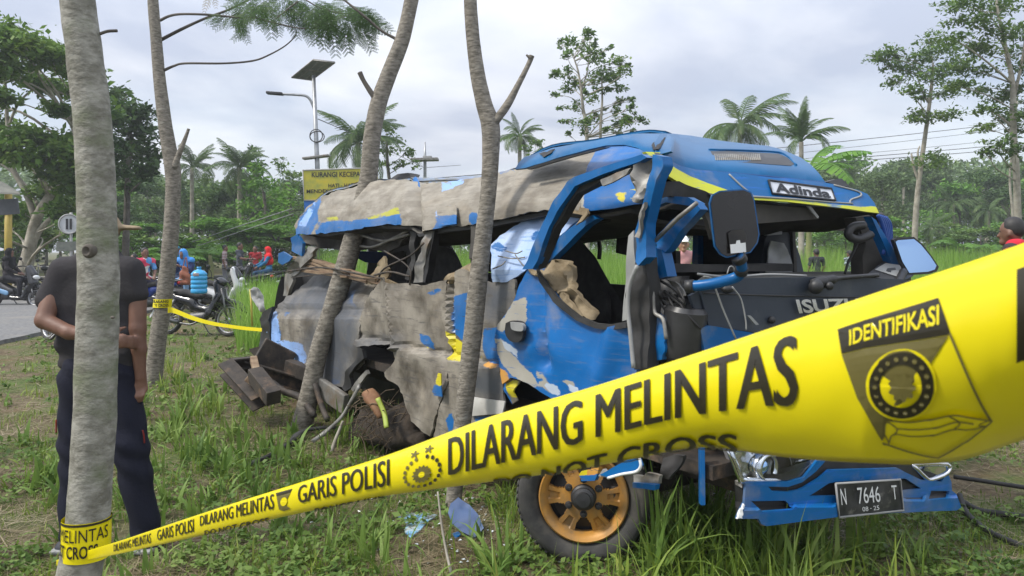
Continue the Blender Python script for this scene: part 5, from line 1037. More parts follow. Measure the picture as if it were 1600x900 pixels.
# shield emblem with IDENTIFIKASI and a round crest over a ribbon; unit square over photo x 1303..1553
def shield(x0, x1, v0, v1, big=True):
    tape_poly('shield_band', [(.02, .98), (.68, 1.02), (.75, .80), (.74, .79), (.05, .78)], x0, x1, v0, v1, m_tapeprint)
    tape_poly('shield_half', [(.05, .775), (.74, .785), (.52, .47), (.37, .23), (.42, .30), (.33, .06), (.16, .42)], x0, x1, v0, v1, m_tapegrey)
    oc = [(.33, .05), (.68, -.09), (.98, .20), (.74, .80)]; V2, F2 = strip2([tuple(np.array(oc[i]) + (np.array(oc[i+1]) - oc[i]) * t) for i in range(3) for t in np.arange(0, 1, .06)] + [oc[3]], .014); tape_mesh('shield_outline', V2, F2, x0, x1, v0, v1, m_tapegrey)
    if not big: return
    V2, F2 = text_verts('IDENTIFIKASI', .02, 1); tape_mesh('lettering', [(.10 + u * .58, .83 + w_ * .12 + .03 * u) for u, w_ in V2], F2, x0, x1, v0, v1, m_tape, .0014)
    V2, F2 = ring(.44, .50, 0.001, .245, 40, .92); tape_mesh('crest_ground', V2, F2, x0, x1, v0, v1, m_tape, .0013)
    V2, F2 = ring(.44, .50, .145, .225, 48, .92); tape_mesh('crest_ring', V2, F2, x0, x1, v0, v1, m_tapeprint, .0018)
    V2, F2 = ring(.44, .50, .001, .085, 64, .92, .14, 9); tape_mesh('crest_star', V2, F2, x0, x1, v0, v1, m_tapegrey, .0030)
    for k in range(18):
        a = 2*math.pi*k/18; V2, F2 = ring(.44 + .185*.92*math.cos(a), .50 + .185*math.sin(a), .001, .016, 8); tape_mesh('crest_bead', V2, F2, x0, x1, v0, v1, m_tapegrey, .0022)
    ru = [(.34, .14), (.36, .24), (.50, .245), (.62, .27), (.76, .30), (.86, .27), (.97, .22)]; rl = [(.37, .06), (.40, .14), (.52, .135), (.64, .15), (.76, .195), (.86, .18), (.95, .185)]
    tape_mesh('ribbon_ground', [q for a, b_ in zip(smooth_pts(ru, 5), smooth_pts(rl, 5)) for q in (tuple(a), tuple(b_))], [[2*i, 2*i+1, 2*i+3, 2*i+2] for i in range(30)], x0, x1, v0, v1, m_tape, .0013)
    for pth in (ru, rl, [(.34, .14), (.37, .06), (.33, .05)], [(.36, .24), (.42, .19), (.40, .14)], [(.97, .22), (.91, .20), (.95, .185)], [(.42, .19), (.54, .19), (.66, .21), (.78, .25), (.88, .22)], [(.74, .29), (.80, .24), (.77, .20)]):
        V2, F2 = strip2([tuple(p) for p in smooth_pts(pth, 5)], .009); tape_mesh('ribbon_line', V2, F2, x0, x1, v0, v1, m_tapegrey, .0018)
shield(1303, 1553, .13, .86)
def small_shield(x0, x1, v0, v1):
    tape_poly('shield_band', [(0, 1), (1, .98), (.9, .80), (.05, .80)], x0, x1, v0, v1, m_tapeprint)
    tape_poly('shield_half', [(.05, .79), (.9, .79), (.55, .3), (.9, .02), (.5, -.05), (.2, .1)], x0, x1, v0, v1, m_tapegrey)
    V2, F2 = ring(.5, .45, .001, .2, 20); tape_mesh('crest_ground', V2, F2, x0, x1, v0, v1, m_tape, .0014)
small_shield(431, 457, .10, .50)
# round badge with three stars and a wreath
def badge(x0, x1, v0, v1):
    for cx, cy in ((.35, .98), (.62, .98), (.88, .93)) if False else ((.30, .93), (.62, .95)):
        V2, F2 = ring(cx, cy, .001, .07, 30, 1, .55, 5); tape_mesh('star', V2, F2, x0, x1, v0, v1, m_tapegrey)
    V2, F2 = ring(.46, .38, .001, .20, 72, 1, .12, 14); tape_mesh('crest_star', V2, F2, x0, x1, v0, v1, m_tapegrey)
    V2, F2 = ring(.46, .38, .001, .07, 20); tape_mesh('crest_ground', V2, F2, x0, x1, v0, v1, m_tape, .0014)
    for s_ in (-1, 1):
        for k in range(9):
            a = R(-80 + 19 * k); V2, F2 = ring(.46 + s_ * .40 * math.cos(a), .42 + .38 * math.sin(a), .001, .048, 10, .8); tape_mesh('wreath_leaf', V2, F2, x0, x1, v0, v1, m_tapeprint if s_ > 0 else m_tapegrey)
badge(628, 698, .12, .52)
# the turns of the same tape wrapped round the trunk
WC = U(135, 850, 1.9); wr = .0545
def wrap_pt(a, z, lift=0): return Vector((WC.x + (wr + lift) * math.sin(a) + .010*(z - .74), 1.9 - (wr + lift) * math.cos(a), z))
V = []; Fc = []; na = 40
z0, z1 = EYE - (882 - 390) / F * 1.85, EYE - (819 - 390) / F * 1.85
for i in range(na + 1):
    a = 2 * math.pi * i / na
    for k in range(7): z = z0 + (z1 - z0) * k / 6; V.append(wrap_pt(a, z, .0015 * noise.noise(Vector((a * 2, z * 40, 0)))))
for i in range(na):
    for k in range(6): a = i*7+k; Fc.append([a, a+7, a+8, a+1])
mk('tape_wrap', V, Fc, m_tape, tape)
def wrap_text(s, a0, a1, v0, v1, bold=.02):
    V2, F2 = text_verts(s, bold, 2); mk('lettering', [wrap_pt(a0 + (a1 - a0) * u, z0 + (z1 - z0) * (v0 + (v1 - v0) * w_), .002) for u, w_ in V2], F2, m_tapeprint, tape, False)
wrap_text('DILARANG MELINTAS', -3.6, 1.45, .54, .86, .0); wrap_text('DO NOT CROSS', -2.2, .95, .14, .46)
for v in (.96,):
    V = []; Fc = []
    for i in range(na + 1): a = 2*math.pi*i/na; V += [wrap_pt(a, z0 + (z1 - z0) * (v - .03), .002), wrap_pt(a, z0 + (z1 - z0) * (v + .03), .002)]
    mk('tape_border', V, [[2*i, 2*i+2, 2*i+3, 2*i+1] for i in range(na)], m_tapeprint, tape)
# second tape: second tree -> rear of the bus
def ribbon(name, pts, m, root, twist=0, wd=None):
    V = []; Fc = []
    for i, (x, yt, yb_, d) in enumerate(pts): V += [U(x, yt, d), U(x, yb_, d + twist * (i / len(pts)))]
    return mk(name, V, [[2*i, 2*i+1, 2*i+3, 2*i+2] for i in range(len(pts) - 1)], m, root)
t2 = empty('police_tape', (U(258, 470, 8.5).x, 8.4, .9), 'short yellow police tape from the second tree to the rear corner of the bus', 'police tape', 'yellow police line tapes')
rb = smooth_pts([(262, 479, 489, 8.44), (272, 481.5, 489.5, 8.45), (300, 493, 500, 8.3), (330, 502, 508, 8.1), (365, 508, 513.5, 7.9), (390, 511, 516.5, 7.75), (409, 512.5, 518, 7.6)], 5)
ribbon('tape_band', rb, m_tape, t2)
V = []; Fc = []
for i in range(25):
    a = 2*math.pi*i/24
    for y in (467, 480): V.append(U(254.5 - (y - 470) * .1, y, 8.6) + Vector((.098 * math.sin(a), -.098 * math.cos(a), 0)))
mk('tape_wrap', V, [[2*i, 2*i+1, 2*i+3, 2*i+2] for i in range(24)], m_tape, t2)
for s_, y0, y1 in (('DILARANG', 468, 472.5), ('NOT CROSS', 474, 478.5)):
    V2, F2 = text_verts(s_, .03, 1); mk('lettering', [U(254.8, y1 + (y0 - y1) * w_, 8.6) + Vector((.101 * math.sin(-1 + 2 * u), -.101 * math.cos(-1 + 2 * u), 0)) for u, w_ in V2], F2, m_tapeprint, t2, False)
ribbon('tape_end', smooth_pts([(243, 478, 483, 8.55), (238, 487, 492, 8.5), (234, 493, 497, 8.5)], 4), m_white, t2)

# ------------------------------------------------------------------ the standing man seen from behind
mt = empty('person', (G(165, 866).x, 3.87, 0), 'man with his back to the camera behind the nearest trunk, black t-shirt, navy trousers', 'person')
MU = lambda x, y, dy=0.0: tuple(U(x, y, 3.87) + Vector((0, dy, 0)))
FL = (1, .72, 1)
shirt = [(MU(112, 432), MU(120, 565), .090, .088, FL), (MU(190, 432), MU(184, 565), .090, .092, FL), (MU(150, 418), MU(150, 580), .10, .10, FL), (MU(100, 420, .0), MU(205, 420, .0), .052, .052),
         (MU(98, 424), MU(84, 468, -.03), .058, .066), (MU(204, 424), MU(214, 458, -.01), .058, .060), (MU(135, 402, .02), MU(170, 402, .02), .05, .05)]
def hem(P, D):                     # hollow the shirt at hem and cuffs and give it folds
    fold = .006 * np.sin(P[:, 2] * 60 + P[:, 0] * 25 + 2 * np.sin(P[:, 0] * 18)) * np.clip((1.3 - P[:, 2]) * 3, 0, 1)
    return D + fold + .008 * np.sin(P[:, 2] * 21 - P[:, 0] * 31 + 1.3 * np.sin(P[:, 2] * 9)) * np.clip((1.42 - P[:, 2]) * 2, 0, 1)
V, Q = blob(shirt, .013, .035, hem); mk('shirt', V, Q, cloth('black_tshirt', (.028, .026, .028)), mt)
tr = [(MU(124, 590), MU(116, 690, .02), .098, .082, (1, .9, 1)), (MU(116, 690, .02), MU(113, 832, .0), .080, .062, (1, .95, 1)), (MU(184, 590), MU(205, 690, -.02), .100, .088, (1, .9, 1)), (MU(205, 690, -.02), MU(230, 838, .0), .085, .068, (1, .95, 1)), (MU(130, 575), MU(180, 575), .090, .090, (1, .85, 1))]
def tfold(P, D): return D + .005 * np.sin(P[:, 2] * 42 + P[:, 0] * 30 + 1.5 * np.sin(P[:, 2] * 13))
V, Q = blob(tr, .013, .03, tfold); mk('trousers', V, Q, cloth('navy_trousers', (.0085, .0095, .018)), mt)
for pts in ([(98, 652), (98, 664), (98, 672)], [(231, 668), (233, 676), (234, 688)]):
    mb = MB(); P = smooth_pts([MU(p[0], p[1], -.055) for p in pts], 4); mb.tube(P, .004, 5); mb.build('side_stripe', cloth('red_piping', (.14, .02, .016)), mt)
def finger(prims, pts, r0, r1):
    pts = [Vector(p) for p in pts]; n = len(pts) - 1
    for i in range(n): prims.append((tuple(pts[i]), tuple(pts[i+1]), r0 + (r1 - r0) * i / n, r0 + (r1 - r0) * (i+1) / n))
body = [(MU(150, 400, .03), MU(150, 575), .07, .08, FL), (MU(150, 400, .02), MU(152, 372, .03), .055, .052), (MU(149, 370, .05), MU(150, 356, .09), .068, .07, (1, 1.1, 1.1)), (MU(100, 426), MU(150, 420), .045, .05), (MU(204, 426), MU(150, 420), .045, .05),
        (MU(124, 590), MU(114, 700), .075, .05), (MU(114, 700), MU(108, 842), .05, .036), (MU(184, 590), MU(206, 700), .075, .05), (MU(206, 700), MU(231, 850), .05, .038),
        (MU(108, 842), MU(104, 856, .06), .036, .03), (MU(231, 850), MU(233, 864, .06), .036, .03),
        # left arm bent behind the back, its hand closing on the right forearm
        (MU(90, 450, -.02), MU(86, 498, -.09), .050, .042), (MU(86, 498, -.09), MU(130, 515, -.125), .040, .034), (MU(130, 515, -.125), MU(190, 524, -.13), .034, .026), (MU(190, 524, -.13), MU(204, 528, -.12), .026, .030, (1, .75, 1.1)),
        # right arm hanging
        (MU(214, 450), MU(218, 512, -.02), .048, .040), (MU(218, 512, -.02), MU(220, 545, -.02), .040, .036), (MU(220, 545, -.02), MU(221, 588, -.01), .036, .025), (MU(221, 588, -.01), MU(220, 604, .0), .027, .033, (1, .8, 1.1))]
arm_hand = []
for k, (dx, dz) in enumerate(((0, 0), (.3, 5), (.2, 10), (-.8, 15))):   # four fingers of the left hand wrapping the right arm
    finger(arm_hand, [MU(202, 522 + dz, -.125), MU(211 + dx, 521 + dz, -.118), MU(219 + dx, 524 + dz, -.085), MU(223, 527 + dz, -.05)], .0095, .0075)
finger(arm_hand, [MU(196, 522, -.125), MU(202, 512, -.11), MU(209, 509, -.085)], .011, .008)
for k, (dx, L_) in enumerate(((-8, .9), (-2.5, 1.0), (3, .97), (8, .85))):  # right hand half closed
    finger(arm_hand, [MU(220 + dx, 607, -.012 + .004*k), MU(219 + dx * 1.05, 607 + 11 * L_, -.03), MU(216 + dx, 607 + 19 * L_, -.022), MU(214 + dx * .9, 607 + 20 * L_, .0)], .0095, .0078)
finger(arm_hand, [MU(212, 600, -.02), MU(207, 614, -.03), MU(206, 628, -.025)], .0105, .008)
V, Q = blob(body + arm_hand, .0085, .012); mk('body', V, Q, m_skin, mt)
cap_prims = [(MU(149, 366, .04), MU(150, 352, .08), .078, .074, (1, 1.12, 1)), (MU(158, 354, .1), MU(190, 355, .14), .040, .032, (1.0, 1.5, .38))]
V, Q = blob(cap_prims, .012, .02); mk('cap', V, Q, cloth('tan_cap', (.22, .17, .11)), mt)
V, Q = blob([(MU(120, 350, .05), MU(122, 368, .04), .024, .022)], .01, .01); mk('hair', V, Q, m_hair, mt)
for x, y in ((104, 856), (233, 866)):
    V, Q = blob([(MU(x, y, -.03), MU(x - 1, y + 1, .13), .040, .034, (1, 1, .7)), (MU(x, y - 5, -.02), MU(x, y - 4, .03), .036, .034)], .012, .02)
    mk('shoe', V, Q, cloth('dark_trainer', (.03, .032, .04), .6), mt)
    mb = MB(); q = U(x, y + 8, 3.87); mb.box((q.x, q.y + .05, max(.012, q.z + .006)), (.085, .26, .022), None, .008); mb.build('sole', m_grey, mt)

# ------------------------------------------------------------------ debris lying about
def ground_strip(name, pts, w, th, m, label, cat):
    """pts: (photo x, y, height above ground at that spot, distance)"""
    P = [Vector(p) for p in smooth_pts([tuple(U(x, y, d)) for x, y, d in pts], 6)]
    t = empty(name, (P[-1].x, P[-1].y, 0), label, cat); mb = MB(); n = len(P); V = []; Fc = []
    for i, p in enumerate(P):
        tg = (P[min(i+1, n-1)] - P[max(i-1, 0)]).normalized(); s_ = tg.cross(Vector((0, -.5, .85))).normalized() * w * (.75 + .35 * noise.noise(p * 6)); u = s_.cross(tg).normalized() * th
        V += [p - s_ + u * .4, p + u, p + s_ - u * .3, p - u]
    for i in range(n - 1):
        for k in range(4): Fc.append([i*4+k, i*4+(k+1) % 4, i*4+4+(k+1) % 4, i*4+4+k])
    Fc += [[0, 1, 2, 3][::-1], [4*n-4, 4*n-3, 4*n-2, 4*n-1]]
    mk('strip', V, Fc, m, t); return t
ground_strip('torn_rubber_strip', [(536, 667, 6.35), (500, 669, 6.25), (474, 674, 6.15), (455, 690, 5.9), (425, 710, 5.55), (402, 720, 5.4), (386, 728, 5.28)], .05, .02, m_rubber, 'ragged black rubber strip lying on the grass in front of the leaning trunk', 'rubber strip')
ground_strip('torn_trim_strip', [(562, 602, 5.75), (548, 628, 5.8), (535, 650, 5.85), (510, 674, 5.9), (488, 690, 5.85)], .045, .015, m_greymetal, 'grey bent trim strip propped from the ground against the bus wheel arch', 'trim strip')
def shard(label, poly, d0, d1, m, seed, th=.006):
    ys_ = [p[1] for p in poly]; y0, y1 = min(ys_), max(ys_)
    f = lambda x, y: d0 + (d1 - d0) * (y - y0) / (y1 - y0)
    c = U(poly[0][0], y1, d1); t = empty('body_fragment', (c.x, c.y, 0), label, 'body fragment', 'blue body fragments on the grass')
    panel('sheet', poly, f, m, t, 4, .010, 7, th, dict(sd_blue=[[(0, 0), (1600, 0), (1600, 900), (0, 900)]]) if m is m_side else None, seed, 1)
m_frag = mat('pale_blue_fragment', (.16, .40, .66), (.30, .55, .76), 7, .4, 0, .1, dirt=(.45, .47, .42), dscale=8, dpos=(.5, .6))
shard('pale blue torn sheet fragment with a white scrape lying left of the front wheel', [(621, 804), (640, 797), (662, 802), (684, 804), (672, 812), (658, 826), (642, 838), (632, 832), (636, 818)], gd(800), gd(838) - .05, m_frag, 301)
shard('large dark blue curved fragment leaning against the base of the forked trunk', [(700, 800), (704, 786), (716, 777), (734, 787), (748, 806), (756, 826), (742, 838), (722, 830), (706, 818)], 4.15, 3.95, mat('dark_blue_back', (.045, .075, .16), (.06, .10, .20), 5, .5), 302, .012)
shard('small bright blue fragment in the grass below the forked trunk', [(706, 834), (716, 832), (720, 838), (712, 842)], gd(836), gd(846), m_blue, 303)
# black hoses at the right
def hose(label, pts, r):
    P = smooth_pts([tuple(G(x, y) + Vector((0, 0, z))) for x, y, z in pts], 8); t = empty('rubber_hose', (P[-1][0], P[-1][1], 0), label, 'hose', 'black hoses by the bumper')
    mb = MB(); mb.tube(P, r, 8); mb.build('hose', m_rubber, t)
hose('black hose running from the bumper end towards the lower right corner', [(1499, 800, .10), (1510, 812, .04), (1540, 836, .03), (1580, 856, .03), (1640, 880, .03)], .016)
hose('flatter black hose crossing the grass just above the other one', [(1504, 798, .05), (1530, 806, .03), (1570, 812, .03), (1640, 822, .03)], .018)
hose('thin black hose far right beyond the bumper under the tape', [(1490, 752, .03), (1530, 758, .03), (1580, 766, .03), (1660, 778, .03)], .014)
# crumbs of glass and paint on the ground below the cab
X_, Y_ = [], []
for k in range(420):
    a = G(random.gauss(840, 130), random.uniform(770, 885)); X_.append(a.x); Y_.append(a.y)
V = []; Fc = []
for k, (x, y) in enumerate(zip(X_, Y_)):
    c = Vector((x, y, ground_z(x, y) + random.uniform(.008, .03))); r_ = random.uniform(.004, .013); a0 = random.uniform(0, 6); b = len(V)
    V += [c + Vector((math.cos(a0 + i * 2.1) * r_, math.sin(a0 + i * 2.1) * r_, random.uniform(-.004, .006))) for i in range(3)] + [c + Vector((0, 0, r_ * .5))]; Fc += [[b, b+1, b+3], [b+1, b+2, b+3], [b+2, b, b+3]]
tag(mk('glass_crumbs', V, Fc, mat('crumbled_glass', (.42, .50, .52), (.62, .66, .66), 50, .15), None, False), 'crumbs of broken glass strewn below the cab', 'broken glass', None, 'stuff')
# thin sticks
def stick(label, pts, r, m):
    P = smooth_pts([tuple(U(x, y, d)) for x, y, d in pts], 6); t = empty('stick', (P[-1][0], P[-1][1], 0), label, 'stick'); mb = MB(); mb.tube(P, [r * (1 - .4 * i / len(P)) for i in range(len(P))], 6); mb.build('stem', m, t)
stick('pale thin stick standing in the grass left of the forked trunk', [(706, 900, 3.5), (697, 860, 3.55), (690, 820, 3.6), (684, 768, 3.65)], .007, m_barkpale)
stick('short pale broken stick leaning beside the grey trim strip', [(518, 706, 5.7), (524, 688, 5.72), (532, 668, 5.75), (536, 658, 5.75)], .016, m_barkpale)
# heap of soil, roots and banana stem under the bus
c = G(610, 668)
hp = empty('soil_heap', (c.x, 5.7, 0), 'heap of shadow-darkened soil, roots and torn banana stem pushed up under the bus side', 'soil heap')
V, Q = blob([(tuple(U(595, 660, 5.9)), tuple(U(640, 655, 5.5)), .09, .10), (tuple(U(575, 652, 6.1)), tuple(U(600, 640, 6.1)), .07, .06), (tuple(U(640, 652, 5.8)), tuple(U(660, 668, 5.5)), .11, .09), (tuple(U(560, 672, 5.9)), tuple(U(660, 690, 5.3)), .09, .07)], .045, .12, lambda P, D: D + .03 * np.sin(P[:, 0]*23 + 3*np.sin(P[:, 2]*17)) * np.sin(P[:, 2]*29 + P[:, 1]*13))
mk('soil', V, Q, mat('shadow_dark_soil', (.012, .009, .006), (.04, .028, .018), 12, .95, 0, .8, 30), hp)  # soil colour darkened to carry the black shadow under the bus
mb = MB(); rs = random.Random(8)
for k in range(170):
    a = U(rs.uniform(552, 668), rs.uniform(618, 690), rs.uniform(5.35, 5.75)); L_ = rs.uniform(.06, .2); d = Vector((rs.uniform(-1, 1), rs.uniform(-.4, .2), rs.uniform(-1, .4))).normalized()
    mb.tube([a, a + d * L_ * .5 + Vector((0, 0, rs.uniform(-.02, .03))), a + d * L_], .002 + .002 * rs.random(), 3, False)
o = mb.build('root_fibre', mat('dark_root', (.06, .04, .024), (.16, .12, .075), 9, .9), hp); o['kind'] = 'stuff'
mb = MB(); P = smooth_pts([tuple(U(575, 612, 5.5)), tuple(U(588, 632, 5.4)), tuple(U(596, 652, 5.35))], 5); mb.tube(P, [.05, .055, .06, .06, .05, .05, .045, .04, .04, .03, .03][:len(P)], 8, True, .5); mb.build('torn_stem', mat('orange_brown_stem', (.13, .055, .025), (.24, .13, .06), 8, .8, 0, .3), hp)
mb = MB(); P = smooth_pts([tuple(U(590, 622, 5.35)), tuple(U(600, 645, 5.3)), tuple(U(604, 668, 5.2))], 5); mb.tube(P, .018, 6, True, .4); mb.build('leaf_stalk', mat('yellow_green_stalk', (.30, .34, .04), (.22, .30, .04), 5, .6), hp)
# wrapped clear plastic on a stake beside the rear corner
sk = empty('stake', (U(402, 505, 9.5).x, 9.5, 0), 'thin stake with grey plastic sheet tied on it beside the rear corner of the bus', 'stake')
mb = MB(); mb.tube([U(394, 510, 9.5), U(393, 480, 9.5), U(391, 452, 9.5)], .012, 6); mb.build('stick', mat('yellow_stick', (.5, .42, .08), None, rough=.6), sk)
panel('plastic_sheet', [(390, 455), (396, 448), (404, 450), (411, 462), (413, 478), (416, 490), (408, 488), (398, 474), (391, 464)], lambda x, y: 9.4, mat('grey_plastic_sheet', (.30, .30, .30), (.45, .45, .44), 6, .35), sk, 3, .03, 9, .008, None, 310, 1.2)
# ------------------------------------------------------------------ motorcycles
m_spoke = mat('dull_alloy', (.30, .30, .31), (.42, .42, .43), 9, .4, .7)
m_engine = mat('engine_grey', (.05, .05, .052), (.13, .13, .13), 9, .5, .4)
m_exh = mat('exhaust_steel', (.10, .10, .10), (.2, .2, .2), 6, .35, .8)
m_red = mat('tail_lamp_red', (.45, .01, .01), None, rough=.2)
m_bk_black = mat('glossy_black_paint', (.010, .010, .012), (.018, .018, .02), 4, .25, coat=.3)
def wheel_parts(root, x, r, spokes, w=.05):
    wh = bpy.data.objects.new('wheel', None); COL.objects.link(wh); wh.parent = root; wh.location = (x, 0, r); wh.empty_display_size = .05
    mb = MB(); mb.lathe([(r - .055, -w*.6), (r - .03, -w), (r - .008, -w*.7), (r, 0), (r - .008, w*.7), (r - .03, w), (r - .055, w*.6)], (0, 0, 0), (0, 1, 0), 28, True); mb.build('tyre', m_tyre, wh, world=False)
    mb = MB(); mb.lathe([(r - .075, -w*.5), (r - .05, -w*.6), (r - .05, w*.6), (r - .075, w*.5)], (0, 0, 0), (0, 1, 0), 28, True); mb.lathe([(.0, -.05), (.04, -.05), (.04, .05), (0, .05)], (0, 0, 0), (0, 1, 0), 12)
    for k in range(spokes):
        a = 2*math.pi*k/spokes; wd = .008 if spokes > 8 else .022
        mb.beam((0, .012 * (-1)**k, 0), (math.cos(a)*(r - .06), 0, math.sin(a)*(r - .06)), wd, wd * .7, (0, 1, 0))
    mb.build('rim', m_spoke, wh, world=False)
    return wh
def bike_common(root, hbx, hbz):
    mb = MB(); mb.tube(smooth_pts([(hbx - .10, -.34, hbz - .01), (hbx, -.2, hbz + .02), (hbx + .04, 0, hbz - .02), (hbx, .2, hbz + .02), (hbx - .10, .34, hbz - .01)], 4), .012, 6); mb.build('handlebar', m_black, root, world=False)
    for s_ in (-1, 1):
        mb = MB(); mb.tube([(hbx - .10, s_*.34, hbz - .01), (hbx - .02, s_*.235, hbz + .015)], .019, 7); mb.build('grip', m_rubber, root, world=False)
        mb = MB(); mb.tube(smooth_pts([(hbx, s_*.22, hbz), (hbx + .02, s_*.25, hbz + .10), (hbx - .02, s_*.27, hbz + .17)], 3), .007, 5); mb.ball((hbx - .02, s_*.29, hbz + .20), (.018, .06, .042), 10); mb.build('mirror', m_black, root, world=False)
def moto(kind, loc, rz, label, body, seatm=None, lean=0.0, panelm=None):
    t = empty('scooter' if kind == 'scooter' else 'motorcycle', loc, label, 'motorcycle', 'motorcycles parked along the road', rz)
    t.rotation_euler = (lean, 0, rz); panelm = panelm or m_black; seatm = seatm or m_seat
    if kind == 'moped':
        wheel_parts(t, .62, .285, 18, .036); wheel_parts(t, -.60, .285, 18, .042)
        mb = MB()
        for s_ in (-1, 1): mb.tube([(.62, s_*.075, .285), (.53, s_*.065, .60), (.46, s_*.05, .82)], .021, 7)
        mb.build('front_fork', m_exh, t, world=False)
        V, Q = blob([((.36, 0, .90), (.44, 0, .62), .095, .085, (1, .9, 1)), ((.40, 0, .66), (.22, 0, .44), .075, .07, (1, .9, 1)), ((.22, 0, .44), (-.10, 0, .50), .07, .075), ((-.10, 0, .56), (-.62, 0, .72), .085, .055, (1, 1.1, 1)), ((-.15, 0, .60), (-.45, 0, .62), .08, .07)], .024, .05); mk('body', V, Q, body, t, world=False)
        for s_ in (-1, 1):
            V, Q = blob([((.43, s_*.10, .70), (.30, s_*.15, .40), .06, .05, (1, .45, 1)), ((.30, s_*.15, .40), (.20, s_*.13, .30), .05, .03, (1, .45, 1))], .02, .03); mk('leg_shield', V, Q, panelm, t, world=False)
        V, Q = blob([((.0, 0, .68), (-.30, 0, .74), .075, .09, (1, 1.1, .7)), ((-.30, 0, .74), (-.62, 0, .79), .09, .07, (1, 1.1, .6))], .022, .04); mk('seat', V, Q, seatm, t, world=False)
        mb = MB(); arc = [(.62 + .315*math.cos(a), 0, .285 + .315*math.sin(a)) for a in np.linspace(R(20), R(150), 12)]; mb.tube(arc, .055, 8, True, .35); mb.build('mudguard', body, t, world=False)
        mb = MB(); arc = [(-.60 + .32*math.cos(a), 0, .285 + .32*math.sin(a)) for a in np.linspace(R(40), R(165), 10)]; mb.tube(arc, .06, 8, True, .4); mb.build('mudguard', m_black, t, world=False)
        V, Q = blob([((.12, 0, .34), (-.10, 0, .30), .085, .10), ((.14, 0, .36), (.28, 0, .38), .05, .06)], .024, .03); mk('engine', V, Q, m_engine, t, world=False)
        mb = MB(); mb.tube(smooth_pts([(.10, -.10, .27), (-.05, -.13, .19), (-.30, -.15, .22)], 3), .018, 7); mb.tube([(-.28, -.15, .22), (-.80, -.16, .34)], .044, 9); mb.build('exhaust', m_exh, t, world=False)
        for s_ in (-1, 1):
            mb = MB(); mb.tube([(-.60, s_*.10, .30), (-.42, s_*.11, .62)], .024, 7); mb.build('shock_absorber', m_exh, t, world=False)
        mb = MB(); mb.beam((-.08, .0, .27), (-.60, .09, .285), .03, .04); mb.build('swing_arm', m_black, t, world=False)
        V, Q = blob([((.40, 0, .95), (.45, 0, .93), .085, .075, (1, 1.2, .9))], .02, .02); mk('headlight', V, Q, panelm, t, world=False)
        mb = MB(); mb.ball((-.70, 0, .74), (.04, .08, .04), 8); mb.build('tail_lamp', m_red, t, world=False)
        mb = MB(); mb.tube(smooth_pts([(-.40, -.1, .76), (-.66, -.11, .80), (-.78, 0, .81), (-.66, .11, .80), (-.40, .1, .76)], 4), .012, 6); mb.build('grab_rail', m_exh, t, world=False)
        mb = MB(); mb.tube([(.02, .1, .24), (.06, .24, .05), (.12, .26, .02)], .012, 6); mb.build('kick_stand', m_exh, t, world=False)
        bike_common(t, .36, .98)
    else:
        wheel_parts(t, .64, .25, 5, .05); wheel_parts(t, -.58, .25, 5, .055)
        mb = MB()
        for s_ in (-1, 1): mb.tube([(.64, s_*.08, .25), (.56, s_*.07, .52)], .022, 7)
        mb.build('front_fork', m_exh, t, world=False)
        V, Q = blob([((.42, 0, .98), (.56, 0, .62), .12, .13, (.75, 1.15, 1)), ((.56, 0, .62), (.52, 0, .45), .10, .08, (.8, 1.1, 1)), ((.44, 0, .5), (.36, 0, .28), .09, .09, (.6, 1.6, 1)), ((.36, 0, .24), (.0, 0, .24), .06, .07, (1, 2.0, 1)),
                         ((-.05, 0, .40), (-.45, 0, .58), .13, .13, (1, 1.05, 1.0)), ((-.40, 0, .60), (-.80, 0, .72), .11, .045, (1, 1.1, 1))], .026, .06); mk('body', V, Q, body, t, world=False)
        for s_ in (-1, 1):
            V, Q = blob([((-.10, s_*.13, .36), (-.50, s_*.14, .48), .07, .06, (1, .4, 1))], .02, .03); mk('side_cover', V, Q, panelm, t, world=False)
        V, Q = blob([((-.02, 0, .66), (-.32, 0, .72), .08, .11, (1, 1.15, .7)), ((-.32, 0, .74), (-.66, 0, .79), .10, .07, (1, 1.15, .6))], .024, .04); mk('seat', V, Q, seatm, t, world=False)
        mb = MB(); arc = [(.64 + .285*math.cos(a), 0, .25 + .285*math.sin(a)) for a in np.linspace(R(10), R(150), 12)]; mb.tube(arc, .065, 8, True, .4); mb.build('mudguard', body, t, world=False)
        mb = MB(); arc = [(-.58 + .30*math.cos(a), 0, .25 + .30*math.sin(a)) for a in np.linspace(R(60), R(175), 10)]; mb.tube(arc, .07, 8, True, .45); mb.build('mudguard', m_black, t, world=False)
        V, Q = blob([((-.15, .03, .28), (-.50, .07, .27), .09, .09)], .03, .03); mk('engine', V, Q, m_engine, t, world=False)
        mb = MB(); mb.tube([(-.30, -.16, .24), (-.82, -.18, .36)], .055, 9); mb.build('exhaust', m_exh, t, world=False)
        V, Q = blob([((.44, 0, 1.02), (.565, 0, .84), .085, .10, (.7, 1.1, 1))], .022, .03); mk('windscreen', V, Q, m_bk_black, t, world=False)
        mb = MB(); mb.ball((.63, 0, .78), (.05, .12, .06), 10); mb.build('headlight', m_lens if False else m_white, t, world=False)
        mb = MB(); mb.ball((-.84, 0, .70), (.03, .09, .05), 8); mb.build('tail_lamp', m_red, t, world=False)
        mb = MB(); mb.box((-.92, 0, .50), (.01, .2, .1), Matrix.Rotation(R(20), 3, 'Y')); mb.build('rear_plate', m_plate, t, world=False)
        mb = MB(); mb.tube([(-.1, .12, .2), (-.06, .26, .04), (.0, .28, .02)], .012, 6); mb.build('kick_stand', m_exh, t, world=False)
        bike_common(t, .40, 1.04)
    return t
m_bk_white = mat('glossy_white_paint', (.50, .51, .52), (.45, .46, .47), 4, .25, coat=.3)
